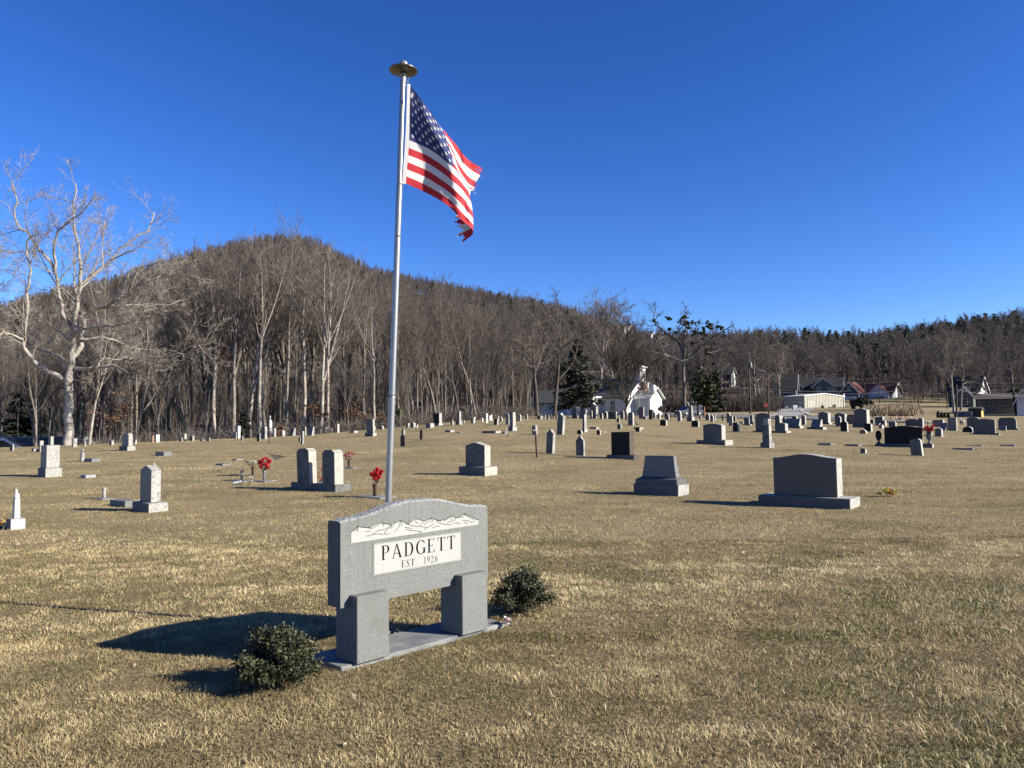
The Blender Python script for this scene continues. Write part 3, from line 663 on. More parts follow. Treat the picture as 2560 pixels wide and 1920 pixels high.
evergreen(612, 1078, 70, 1035, 46, 'needle', 'small dark cedar behind the brown headstone at the wood edge', 6, 2200, .16, .02)
evergreen(2537, 1000, 165, 975, 110, 'needle', 'dark evergreen mass behind the tan ranch house', 8, 3000, .5, .02)
for i, (x, y, t) in enumerate([(2345.5, 1043.5, 1029), (2353.5, 1044.5, 1032), (2362, 1044.5, 1033), (2371, 1044, 1033)]):
    evergreen(x, y, 108, t, 5.5, 'needle', 'little cone-shaped conifer at the field edge, %s from the left' % ORD[i], 30+i, 700, .10, .02, 'conifer')
# shrubs
def shrub(px_, py_, D, wpx, hpx, mt, lab, seed, n=1500, size=.2, name='shrub', cat='shrub', n2=None):
    r2 = np.random.default_rng(seed); p = at(px_, py_, D); z = H(p.x, p.y); p.z = max(z, p.z) if abs(p.z-z) < 1 else z
    w_ = wpx*D/F/2; h_ = hpx*D/F; cs = []; rs = []
    for i in range(14):
        f = r2.uniform(.1, .75); a = r2.uniform(0, 6.28); rr = w_*.7*r2.uniform(0, 1)*(1-f*.5); cs.append([rr*math.cos(a), rr*math.sin(a), h_*f]); rs.append([w_*.36, w_*.36, h_*.27])
    V, Fq = leaf_cloud(r2, cs, rs, n, size); T = Tree(seed)
    for c in cs: T.lines.append((np.array([[0, 0, -.05], np.array(c)*.5, c]), np.array([.03, .02, .01]), 0))
    a = T.arrays(0, 0, 0); r = empty(name, p, 0, lab, cat); link('stems', npmesh('stems', a[0], a[1], ['bark_dark']), r); link('foliage', npmesh('foliage', V, Fq, [mt]), r)
shrub(1757, 1022, 135, 92, 116, 'needle_olive', 'bushy olive-green evergreen behind the dark car', 2, 2600, .42, 'evergreen_tree', 'tree')
shrub(1000, 1066, 72, 48, 45, 'leaf_shrub', 'green-yellow rhododendron shrub at the wood edge right of the flagpole', 41, 1600, .17)
shrub(1030, 1068, 73, 70, 30, 'leaf_rust', 'low bush holding rust-brown leaves right of the green shrub', 42, 900, .14)
shrub(955, 1068, 71, 40, 40, 'leaf_rust', 'low bush holding rust-brown leaves left of the flagpole', 43, 500, .14)
shrub(700, 1086, 68, 40, 26, 'leaf_rust', 'low rust-leaved bush behind the white urn-topped headstone', 44, 400, .12)
shrub(2162, 1025, 158, 62, 34, 'needle_olive', 'dark green clipped shrub mass right of the metal building', 45, 2600, .3)
shrub(2135, 1022, 165, 30, 26, 'needle', 'dark evergreen shrub at the right corner of the metal building', 46, 1200, .3)
shrub(1600, 1035, 124, 26, 14, 'leaf_rust', 'reddish bare shrub below the church steps', 47, 500, .12)
shrub(1655, 1030, 128, 34, 18, 'twig_brown', 'round bare shrub right of the church door', 48, 700, .14)
for i, (x, y, D, wx, hx, n_) in enumerate([(845, 1040, 74, 150, 60, 1500), (590, 850, 92, 60, 70, 700), (300, 1040, 74, 60, 60, 420), (545, 905, 90, 50, 60, 450)]):
    p = at(x, y, D); z = H(p.x, D); h = EYE+(1080-y+hx/2)*D/F-z; r2 = np.random.default_rng(60+i)
    T = forest_tree(600+i, h*1.15, .10, nch=[10, 4, 3]); a, b = tree_meshes(T, 'beech', 'bark_gray', 'twig_brown', .02)
    r = empty('beech_tree', (p.x, D, z), 0, 'young tree still holding rust-brown leaves, %s from the left in the wood' % {2: 'first', 3: 'second', 1: 'third', 0: 'fourth'}[i], 'tree', 'trees holding rust-brown leaves')
    link('trunk', a, r); link('crown', b, r)
    cs = [np.array([r2.normal(0, wx*D/F/3), r2.normal(0, 1.2), p.z-z+r2.normal(0, hx*D/F/3.2)]) for k in range(22)]
    V, Fq = leaf_cloud(r2, cs, [np.array([.9, .9, .35])]*22, n_, .15); link('leaves', npmesh('leaves', V, Fq, ['leaf_rust']), r)
# undergrowth beside the road (right of the car) and dry-grass bank
def brushmass(name, region, n, hh, wd, mt, lab, seed):
    T = Tree(seed); r2 = T.r
    for i in range(n):
        x, y, D = region(r2); p = at(x, y, D); z = H(p.x, D); h = hh*r2.uniform(.5, 1.2)
        for q in range(6):
            b = np.array([p.x+r2.normal(0, .4), D+r2.normal(0, .4), z-.05]); d = norm(np.array([r2.normal(0, .3), r2.normal(0, .3), 1.])); m_ = b+d*h*.6
            T.tw.append((b, m_, m_+norm(d+r2.normal(0, .35, 3))*h*.45))
    V, Fq = T.arrays(99, 99, wd); tag(link(name, npmesh(name, V, Fq, [mt])), lab, kind='stuff')
brushmass('roadside_brush', lambda r: (r.uniform(1650, 1945), 1010, r.uniform(152, 172)), 1100, 3.4, .07, 'twig_dark', 'bare roadside brush beyond the road', 71)
brushmass('dry_grass_bank', lambda r: (r.uniform(2165, 2292), 1030, r.uniform(118, 140)), 900, 1.5, .09, 'straw', 'tall straw-coloured dry grass on the bank beyond the field', 72)
# ------------------------------------------------------------------ roads
def ribbon(name, pts, mt, label, dz=.05, n=40, mats=None):
    """pts: (px, py, width m) on the terrain, drawn as a strip that follows it"""
    P = []
    for x, y, D, wd in pts:
        r_ = ray(x, 1040); P.append((r_.x/r_.y*D, D, wd))
    P = np.array(P); m = len(P); tt = np.linspace(0, m-1, n); Q = []
    for t in tt:
        i = min(int(t), m-2); u = t-i; p1, p2 = P[i], P[i+1]; p0 = P[i-1] if i else 2*p1-p2; p3 = P[i+2] if i+2 < m else 2*p2-p1
        Q.append(.5*((2*p1)+(-p0+p2)*u+(2*p0-5*p1+4*p2-p3)*u**2+(-p0+3*p1-3*p2+p3)*u**3))
    Q = np.array(Q); T = np.gradient(Q[:, :2], axis=0); T /= np.linalg.norm(T, axis=1)[:, None]; N = np.stack([-T[:, 1], T[:, 0]], 1); k = 7; V = []
    for i in range(n):
        for j in range(k): f = j/(k-1)-.5; x = Q[i, 0]+N[i, 0]*f*Q[i, 2]; y = Q[i, 1]+N[i, 1]*f*Q[i, 2]; V.append((x, y, H(x, y)+dz))
    Fq = [(i*k+j, (i+1)*k+j, (i+1)*k+j+1, i*k+j+1) for i in range(n-1) for j in range(k-1)]
    tag(link(name, npmesh(name, np.array(V), np.array(Fq), [mt])), label, kind='structure')
ribbon('road', [(1600, 0, 128, 4), (1700, 0, 121, 14), (1780, 0, 118, 24), (1860, 0, 113, 28), (1940, 0, 107, 22), (2040, 0, 97, 11), (2160, 0, 84, 6), (2330, 0, 76, 4)], 'asphalt', 'grey asphalt road and turning area behind the graves', .10, 60)
ribbon('driveway', [(1945, 0, 112, 5), (1965, 0, 126, 5), (1985, 0, 145, 6), (1985, 0, 165, 8), (1975, 0, 176, 9)], 'asphalt_pale', 'pale driveway leading up to the metal building', .16, 40)
ribbon('kerb', [(2110, 0, 98, .5), (2060, 0, 112, .5), (2020, 0, 130, .5), (2004, 0, 148, .5), (2008, 0, 160, .5)], 'kerb', 'pale kerb edging the grass before the metal building', .22, 30)
ribbon('far_kerb', [(1640, 0, 136, .5), (1740, 0, 135, .5), (1860, 0, 138, .5), (1950, 0, 140, .5)], 'kerb', 'pale kerb beyond the road', .2, 30)
ribbon('bank_track', [(2300, 0, 150, 2), (2380, 0, 152, 2), (2450, 0, 150, 2)], 'kerb', 'pale track on the bank before the gabled house', .1, 20)
# ------------------------------------------------------------------ buildings
def bld(name, label, px, py, D, th, cat='house'):
    p = at(px, py, D); r = empty(name, p, -math.radians(th), label, cat); return r, p
def gable(m, x0, x1, y0, y1, z0, zr, along='x', over=.35, th=.16, mi=0):
    """two roof slabs; ridge along x or y"""
    if along == 'x':
        ym = (y0+y1)/2; s = (zr-z0)/(ym-y0); a, b = x0-over, x1+over
        for sg in (-1, 1):
            ye = ym+sg*((y1-y0)/2+over); ze = zr-s*((y1-y0)/2+over)
            v = [(a, ym, zr), (b, ym, zr), (b, ye, ze), (a, ye, ze)]; v += [(x, y, z+th) for x, y, z in v]
            m.add(v, [(0, 1, 2, 3), (7, 6, 5, 4), (0, 4, 5, 1), (1, 5, 6, 2), (2, 6, 7, 3), (3, 7, 4, 0)] if sg > 0 else [(3, 2, 1, 0), (4, 5, 6, 7), (1, 5, 4, 0), (2, 6, 5, 1), (3, 7, 6, 2), (0, 4, 7, 3)], mi)
    else:
        xm = (x0+x1)/2; s = (zr-z0)/(xm-x0); a, b = y0-over, y1+over
        for sg in (-1, 1):
            xe = xm+sg*((x1-x0)/2+over); ze = zr-s*((x1-x0)/2+over)
            v = [(xm, a, zr), (xm, b, zr), (xe, b, ze), (xe, a, ze)]; v += [(x, y, z+th) for x, y, z in v]
            m.add(v, [(0, 1, 2, 3), (7, 6, 5, 4), (0, 4, 5, 1), (1, 5, 6, 2), (2, 6, 7, 3), (3, 7, 4, 0)] if sg < 0 else [(3, 2, 1, 0), (4, 5, 6, 7), (1, 5, 4, 0), (2, 6, 5, 1), (3, 7, 6, 2), (0, 4, 7, 3)], mi)
def walls(m, x0, x1, y0, y1, z0, z1, zr=None, along='x', mi=0, inset=0):
    m.box(x0, x1, y0, y1, z0, z1, mi)
    if zr:
        if along == 'x':
            for x in (x0+.0, x1-.0): pass
            ym = (y0+y1)/2; m.add([(x0, y0, z1), (x0, y1, z1), (x0, ym, zr), (x1, y0, z1), (x1, y1, z1), (x1, ym, zr)], [(0, 2, 1), (3, 4, 5)], mi)
        else:
            xm = (x0+x1)/2; m.add([(x0, y0, z1), (x1, y0, z1), (xm, y0, zr), (x0, y1, z1), (x1, y1, z1), (xm, y1, zr)], [(0, 1, 2), (3, 5, 4)], mi)
def window(r, x, z, w_, h_, face='f', off=0, frame='white_paint', panes=2, glass='glass_dark'):
    """window centred x,z on the front face (y=off) or side face (x=off, centred y=x)"""
    t = .06; m = MB(); g = MB()
    def bx(mm, a0, a1, z0_, z1_, d0, d1):
        if face == 'f': mm.box(a0, a1, off-d1, off-d0, z0_, z1_)
        else: mm.box(off+d0, off+d1, a0, a1, z0_, z1_)
    ww = w_/2; hh = h_/2
    bx(m, x-ww-t*1.5, x-ww, z-hh-t, z+hh+t, -.02, .07); bx(m, x+ww, x+ww+t*1.5, z-hh-t, z+hh+t, -.02, .07); bx(m, x-ww, x+ww, z+hh, z+hh+t*1.6, -.02, .07); bx(m, x-ww, x+ww, z-hh-t*1.6, z-hh, -.02, .09)
    for k in range(1, panes): q = z-hh+h_*k/panes; bx(m, x-ww, x+ww, q-t/2, q+t/2, -.02, .05)
    f = m.build('window', frame, r); bx(g, x-ww, x+ww, z-hh, z+hh, -.02, .02); g.build('pane', glass, f); return f
# --- church
D = 128; k = D/F
ch, p0 = bld('church', 'small white wooden church with a square steeple and a long low annexe', 1566, 1036, D, 40, 'church')
hw = 3.1; nd = 9.0; zr = 6.3; nl = 14.0
m = MB(); walls(m, -nl, 0, 0, nd, -.2, hw, zr, 'x'); m.build('nave_wall', 'siding_white', ch)
m = MB(); gable(m, -nl, 0, 0, nd, hw, zr, 'x', .5, .18); m.build('nave_roof', 'roof_gray', ch)
m = MB(); s_ = (zr-hw)/(nd/2)
for sg in (-1, 1):
    a_ = (.52, nd/2, zr-.02); b_ = (.52, nd/2+sg*(nd/2+.5), zr-s_*(nd/2+.5)-.02); v = [a_, b_, (b_[0], b_[1], b_[2]-.45), (a_[0], a_[1], a_[2]-.45)]; v += [(x+.10, y, z) for x, y, z in v]
    m.add(v, [(0, 1, 2, 3), (7, 6, 5, 4), (0, 4, 5, 1), (1, 5, 6, 2), (2, 6, 7, 3), (3, 7, 4, 0)])
m.build('gable_trim', 'white_paint', ch)
m = MB(); m.box(-nl, 0, -.03, nd, -1.6, -.2); m.build('foundation', 'roof_gray', ch)
# vestibule with its own gable, tower above it
vy0, vy1, vx = 2.6, 6.6, 3.0
m = MB(); walls(m, .0, vx, vy0, vy1, -1.5, 2.9, 4.5, 'x'); m.build('vestibule_wall', 'siding_white', ch)
m = MB(); gable(m, .6, vx, vy0, vy1, 2.9, 4.5, 'x', .45, .14); m.build('vestibule_roof', 'white_paint', ch)
m = MB(); m.box(vx, vx+.06, 3.7, 5.5, -.1, 2.1); dr = m.build('door', 'white_paint', ch)
m = MB(); m.box(vx+.07, vx+1.2, 3.4, 5.8, -1.4, -.25); m.box(vx+1.25, vx+2.0, 3.4, 5.8, -1.4, -.6); m.build('steps', 'kerb', ch)
tw0, tw1 = 3.6, 5.6
m = MB(); m.box(-1.4, .6, tw0, tw1, 4.6, 8.0); tow = m.build('steeple', 'siding_white', ch)
m = MB(); m.box(-1.65, .85, tw0-.25, tw1+.25, 8.0, 8.22); m.frus(-.4, 4.6, 8.22, 8.75, 2.1, 2.1, .1, .1); m.build('steeple_cap', 'white_paint', ch)
for yy_ in (5.0,):
    window(tow, 4.6, 6.8, .8, 1.3, 's', .6, panes=4, glass='roof_gray')
window(ch, -2.6, 1.5, 1.0, 1.7, 'f', 0); window(ch, -6.0, 1.5, 1.0, 1.7, 'f', 0); window(ch, 7.9, 1.4, .8, 1.6, 's', 0)
# porch block and annexe in front of the nave's long wall
m = MB(); m.box(-9.2, -4.9, -2.6, -.02, -1.5, 2.9); m.build('porch_wall', 'siding_white', ch)
m = MB(); m.box(-9.5, -4.6, -2.9, .0, 2.9, 3.12); m.build('porch_roof', 'white_paint', ch)
window(ch, -1.3, 1.4, 1.0, 1.7, 's', -4.9); window(ch, -7.0, 1.3, .9, 1.5, 'f', -2.6)
ax0 = -18.6
m = MB(); m.box(ax0, -9.2, -2.6, 4.6, .1, 2.45); m.build('annexe_wall', 'siding', ch)
m = MB(); m.box(ax0-.03, -9.2, -2.63, 4.6, -1.9, .1); m.build('annexe_foundation', 'found_blue', ch)
m = MB(); gable(m, ax0, -9.2, -2.6, 4.6, 2.45, 4.6, 'x', .5, .15); m.build('annexe_roof', 'roof_gray', ch)
m = MB(); m.add([(ax0, -2.6, 2.45), (ax0, 4.6, 2.45), (ax0, 1.0, 4.6), (ax0+.1, -2.6, 2.45), (ax0+.1, 4.6, 2.45), (ax0+.1, 1.0, 4.6)], [(0, 2, 1), (3, 4, 5)]); m.build('annexe_gable', 'siding', ch)
window(ch, -17.0, 1.45, .95, 1.15, 'f', -2.6); window(ch, -12.4, 1.45, .95, 1.15, 'f', -2.6)
# flagpoles by the church
for px_, yb_, yt_, lb, mats_, fw_ in ((1598, 1020, 948, 'thin flagpole before the church with a small stars-and-stripes flag', ['flag_red', 'flag_white', 'flag_blue'], -1.6), (1620, 1025, 951, 'thin flagpole right of the church door with a small white flag', ['flag_white', 'flag_white', 'flag_white'], 1.0)):
    Dp = 117; p = at(px_, yb_, Dp); z = H(p.x, p.y); r = empty('flagpole', (p.x, p.y, z), 0, lb, 'flagpole'); hp = (1071.5-yt_)*Dp/F+EYE-z; MB().tube([(0, 0, -.1), (0, 0, hp)], .045, 8).build('pole', 'aluminium', r)
    fr = empty('flag', (p.x, p.y, z+hp-.2), 0, 'small stars-and-stripes flag hanging before the church' if fw_ < 0 else 'small white flag flying right of the church door', 'flag'); m = MB()
    for i in range(7):
        zt = -i*.17; mi_ = 0 if i % 2 == 0 else 1
        for j in range(6):
            xa, xb = j/6, (j+1)/6; f_ = lambda q: (.05*(1 if fw_ > 0 else 1)+q*1.3, .12*math.sin(q*7), -q*.75)
            a_ = f_(xa); b_ = f_(xb); m.add([(a_[0], a_[1], zt+a_[2]-.17), (b_[0], b_[1], zt+b_[2]-.17), (b_[0], b_[1], zt+b_[2]), (a_[0], a_[1], zt+a_[2])], [(0, 1, 2, 3)], 2 if (i < 4 and j < 3) else mi_)
    m.build('cloth', mats_, fr)
# --- metal building
D = 172
mb_, p = bld('metal_building', 'low cream ribbed metal building with a shaded wing of garage doors', 2010.7, 1024, D, 64)
W_, L2 = 6.8, 14.0; hC = (1024-989)*D/F; L2 = 12.6
m = MB(); m.box(-W_, 0, 0, L2, -1.2, hC); m.add([(0, 0, hC), (0, L2, hC), (0, L2/2, hC+.55), (-W_, 0, hC), (-W_, L2, hC), (-W_, L2/2, hC+.55)], [(0, 1, 2), (3, 5, 4), (0, 2, 5, 3), (1, 4, 5, 2)]); m.build('wall', ['metal_cream'], mb_)
MB().add([(.003, .1, -1), (.003, L2-.1, -1), (.003, L2-.1, hC), (.003, L2/2, hC+.5), (.003, .1, hC)], [(0, 1, 2, 3, 4)]).build('wall_panel', 'metal_gap_shade', mb_)  # dark sheet painting the shade between the ribs
m = MB(); 
for i in range(27): y = .1+i*(L2-.45)/26; m.box(.006, .10, y, y+.30, -.6, hC+.5*(1-abs(y-L2/2)/(L2/2)))
m.build('ribs', 'metal_cream', mb_)
m = MB(); m.add([(-W_-.2, -.15, hC+.03), (.25, -.15, hC+.03), (.25, L2/2, hC+.62), (-W_-.2, L2/2, hC+.62), (.25, L2+.15, hC+.03), (-W_-.2, L2+.15, hC+.03)], [(0, 1, 2, 3), (3, 2, 4, 5)])
m.add([(.25, -.15, hC-.17), (.25, L2/2, hC+.40), (.25, L2+.15, hC-.17), (.25, -.15, hC+.03), (.25, L2/2, hC+.62), (.25, L2+.15, hC+.03)], [(0, 1, 4, 3), (1, 2, 5, 4)]); m.build('roof', 'white_paint', mb_)
for y in (1.5, 2.4): window(mb_, y, 1.3, .65, .95, 's', .05, 'white_paint', 1)
for i in range(4): m = MB(); m.box(-W_+.4+i*1.55, -W_+1.45+i*1.55, -.05, .0, -.4, 1.9); m.build('garage_door', 'white_paint', mb_)
m = MB(); m.box(.08, .2, L2-.25, L2-.05, -.6, hC+.6); m.build('downpipe', 'white_paint', mb_)
# sample stones lined up along its wall
for i, (f_, w2, h2, mt) in enumerate([(.16, .9, .6, 'granite_gray'), (.24, .9, .6, 'granite_light'), (.32, .7, 1.1, 'granite_black'), (.40, .8, .5, 'granite_light'), (.50, 1.1, .7, 'granite_dark'), (.62, .9, 1.3, 'stone_brown'), (.78, 1.3, .75, 'granite_light'), (.93, 1.7, .9, 'granite_dark')]):
    q = mb_.matrix_basis @ Vector((1.4, L2*f_, 0)); o = MB().prism(profile('curve', w2, h2+.6), -.12, .12).build('sample_stone', mt, None, .01); o.location = (q.x, q.y, p.z-.75); o.rotation_euler = (0, 0, -math.radians(64)+math.radians(75)); tag(o, 'unsold sample gravestone before the metal building, %s from the left' % ORD[i], 'gravestone', 'sample stones at the metal building')
# --- green-grey houses behind
def house(name, label, px, py, D, th, w_, d_, h_, zr, along, wallm, roofm, wins=(), trim='white_paint', extra=None, over=.45, down=2.5):
    r, p = bld(name, label, px, py, D, th); m = MB(); walls(m, -w_, 0, 0, d_, -down, h_, zr, along); m.build('wall', wallm, r); m = MB(); gable(m, -w_, 0, 0, d_, h_, zr, along, over, .15); m.build('roof', roofm, r)
    m = MB()
    if along == 'y':
        s = (zr-h_)/(w_/2)
        for sg in (-1, 1): 
            xe = -w_/2+sg*(w_/2+over); ze = zr-s*(w_/2+over); y = -over-.05; v = [(-w_/2, y, zr), (xe, y, ze), (xe, y, ze-.28), (-w_/2, y, zr-.28)]; v += [(a, b+.08, c) for a, b, c in v]; m.add(v, [(0, 1, 2, 3), (7, 6, 5, 4), (0, 4, 5, 1), (1, 5, 6, 2), (2, 6, 7, 3), (3, 7, 4, 0)])
        m.build('gable_trim', trim, r)
    else:
        s = (zr-h_)/(d_/2)
        for sg in (-1, 1):
            ye = d_/2+sg*(d_/2+over); ze = zr-s*(d_/2+over); x = over+.02; v = [(x, d_/2, zr), (x, ye, ze), (x, ye, ze-.28), (x, d_/2, zr-.28)]; v += [(a+.08, b, c) for a, b, c in v]; m.add(v, [(0, 1, 2, 3), (7, 6, 5, 4), (0, 4, 5, 1), (1, 5, 6, 2), (2, 6, 7, 3), (3, 7, 4, 0)])
        m.build('gable_trim', trim, r)
    for w in wins: window(r, *w)
    return r, p
def bump(r, x0, x1, y0, y1, z0, h_, zr, wallm, roofm, wins=(), over=.35, nm='gable_wing'):
    m = MB(); walls(m, x0, x1, y0, y1, z0, h_, zr, 'y'); g = m.build(nm, wallm, r); m = MB(); gable(m, x0, x1, y0, y1, h_, zr, 'y', over, .13); m.build('wing_roof', roofm, g)
    m = MB(); s = (zr-h_)/((x1-x0)/2); xm = (x0+x1)/2
    for sg in (-1, 1):
        xe = xm+sg*((x1-x0)/2+over); ze = zr-s*((x1-x0)/2+over); y = y0-over-.05; v = [(xm, y, zr+.1), (xe, y, ze+.1), (xe, y, ze-.18), (xm, y, zr-.18)]; v += [(a, b+.08, c) for a, b, c in v]; m.add(v, [(0, 1, 2, 3), (7, 6, 5, 4), (0, 4, 5, 1), (1, 5, 6, 2), (2, 6, 7, 3), (3, 7, 4, 0)])
    m.build('wing_trim', 'white_paint', g)
    for w in wins: window(g, *w)
D = 202
hg, p = house('green_house', 'dark-roofed grey-green house with white trimmed gables behind the metal building', 2106, 1003, D, 24, 15.5, 8, 3.8, 6.6, 'x', 'wall_green', 'roof_dark')
bump(hg, -12.4, -9.6, -2.2, 4, -2, 4.0, 5.6, 'wall_green', 'roof_dark', [(-10.6, 2.9, .6, 1.3, 'f', -2.2), (-11.4, 2.9, .6, 1.3, 'f', -2.2)])
bump(hg, -7.2, -1.9, -1.8, 4, -2, 4.0, 6.1, 'wall_green', 'roof_dark', [(-2.7, 3.1, .9, 1.2, 'f', -1.8), (-5.6, 3.1, .9, 1.2, 'f', -1.8)])
window(hg, -1.5, 2.9, .6, 1.2, 'f', 0)
bg_, p = house('dark_house', 'very dark steep-roofed building left of the grey-green house', 1990, 996, D-6, 24, 5.5, 7, 2.6, 6.4, 'x', 'found_blue', 'roof_dark')
D = 198
hr, p = house('blue_house', 'blue house with a red metal roof and a white gable end', 2231, 1010, D, 46, 11.8, 6.4, 3.0, 5.5, 'x', 'siding', 'roof_red', [])
m = MB(); m.box(.005, .05, 0, 6.4, -2.4, 3.0); m.add([(.05, 0, 3.0), (.05, 6.4, 3.0), (.05, 3.2, 5.4)], [(0, 1, 2)]); m.build('end_wall', 'white_paint', hr)
m = MB(); m.box(-4.9, 0, -.06, -.005, -2.4, .2); m.build('foundation', 'found_blue', hr)
bump(hr, -5.6, -.5, -1.3, 3.2, .2, 2.7, 4.8, 'siding', 'roof_red', [(-1.7, 1.5, .45, 1.1, 'f', -1.3), (-2.35, 1.5, .45, 1.1, 'f', -1.3), (-3.0, 1.5, .45, 1.1, 'f', -1.3)])
gr, p = house('garage', 'blue gabled garage with a white door left of the red-roofed house', 2146, 1004, 196, 40, 4.3, 6, 2.7, 5.1, 'y', 'wall_blue', 'roof_red', [(-2.15, 3.5, .5, .7, 'f', 0)])
m = MB(); m.box(-3.9, -.4, -.07, -.01, -2.0, 1.4); m.build('garage_door', 'siding', gr)
hw_, p = house('gabled_house', 'steep dark-roofed house with a bright white gable wall, far right', 2448, 1010, 170, 48, 6.2, 5.6, 3.2, 6.2, 'x', 'wall_green', 'roof_dark', [(2.8, 3.6, .3, 1.0, 's', .03)])
m = MB(); m.box(.004, .03, 0, 5.6, -.4, 3.2); m.add([(.03, 0, 3.2), (.03, 5.6, 3.2), (.03, 2.8, 6.15)], [(0, 1, 2)]); m.build('end_wall', 'white_paint', hw_)
bump(hw_, -4.3, -.6, -1.8, 3, -2, 1.7, 3.9, 'wall_green', 'roof_dark', [(-2.4, .6, 1.2, 1.2, 'f', -1.8)], nm='porch')
rh, p = house('ranch_house', 'tan two-storey ranch house with a brown roof at the right edge', 2537, 1048, 128, 33, 5.0, 9, 3.4, 4.4, 'x', 'wall_tan', 'stone_brown', [(-1.4, 2.3, .5, .6, 'f', 0, 'roof_dark', 1), (-.8, 2.3, .5, .6, 'f', 0, 'roof_dark', 1), (-3.0, 2.3, .5, .6, 'f', 0, 'roof_dark', 1), (-3.6, 2.3, .5, .6, 'f', 0, 'roof_dark', 1)], 'wall_tan')
rh2, p = house('white_house', 'pale house corner cut by the right picture edge', 2575, 1045, 118, 33, 1.6, 9, 3.1, 4.6, 'y', 'siding_white', 'stone_brown', over=.5)
sh, p = house('garden_shed', 'small shed with a bright yellow sunlit end, left of the ranch house', 2453, 1044, 112, 38, 1.6, 2.6, 1.25, 1.45, 'x', 'shed_olive', 'shed_olive', over=.05, trim='shed_olive')
m = MB(); m.box(.004, .03, .1, 2.5, -.1, 1.2); m.build('end_wall', 'shed_yellow', sh)
o_, p = house('low_shed', 'low dark blue covered shed left of the yellow shed', 2428, 1044, 112, 38, 2.2, 2, .7, .8, 'x', 'tarp_blue', 'tarp_blue', over=.02, trim='tarp_blue')
hh_, p = house('hill_cottage', 'small grey house with a white gable on the slope above the road', 1827.5, 962, 240, 32, 2.9, 5.5, 3.4, 5.6, 'x', 'wall_blue', 'roof_gray')
m = MB(); m.box(.004, .03, 0, 5.5, -1, 3.4); m.add([(.03, 0, 3.4), (.03, 5.5, 3.4), (.03, 2.75, 5.55)], [(0, 1, 2)]); m.build('end_wall', 'white_paint', hh_)
for i, (x, y, D, w2, h2, lb) in enumerate([(1560, 836, 400, 8, 4, 'white house high on the hill left of the mistletoe oak'), (1572, 832, 402, 4, 4, 'second white house high on the hill, adjoining the first'), (1628, 850, 400, 5, 3.4, 'small white house on the hill right of the first two'), (1646, 851, 390, 3, 3, 'tiny white hut on the hill behind the mistletoe oak'), (1658, 876, 360, 3, 3, 'tiny white shed lower on the hill behind the mistletoe oak'), (1406, 904, 300, 5, 3.2, 'white house on the hill behind the dark spruce')]):
    house('hill_house', lb, x, y, D, 35, w2, 5, h2*.8, h2*1.25, 'x', 'white_paint', 'roof_gray')
# roof of the house in the dip at the far left
rl, p = bld('valley_house', 'white-trimmed gable of a grey-roofed house in the dip at the far left', 95, 1128, 80, 8)
m = MB(); walls(m, -7.5, 0, 0, 9, -4, -.4, 1.25, 'y'); m.build('wall', 'wall_green', rl); m = MB(); gable(m, -7.5, 0, 0, 9, -.4, 1.25, 'y', .4, .15); m.build('roof', 'roof_gray', rl)
m = MB(); s = 1.65/3.75
for sg in (-1, 1): xe = -3.75+sg*4.15; ze = 1.25-s*4.15; v = [(-3.75, -.5, 1.45), (xe, -.5, ze+.2), (xe, -.5, ze-.05), (-3.75, -.5, 1.2)]; v += [(a, b+.08, c) for a, b, c in v]; m.add(v, [(0, 1, 2, 3), (7, 6, 5, 4), (0, 4, 5, 1), (1, 5, 6, 2), (2, 6, 7, 3), (3, 7, 4, 0)])
m.build('gable_trim', 'white_paint', rl)
house('valley_barn', 'long blue-grey roof in the dip behind the big oak', 160, 1118, 90, 10, 14, 6, -.6, 1.2, 'x', 'wall_tan', 'valley_roof')
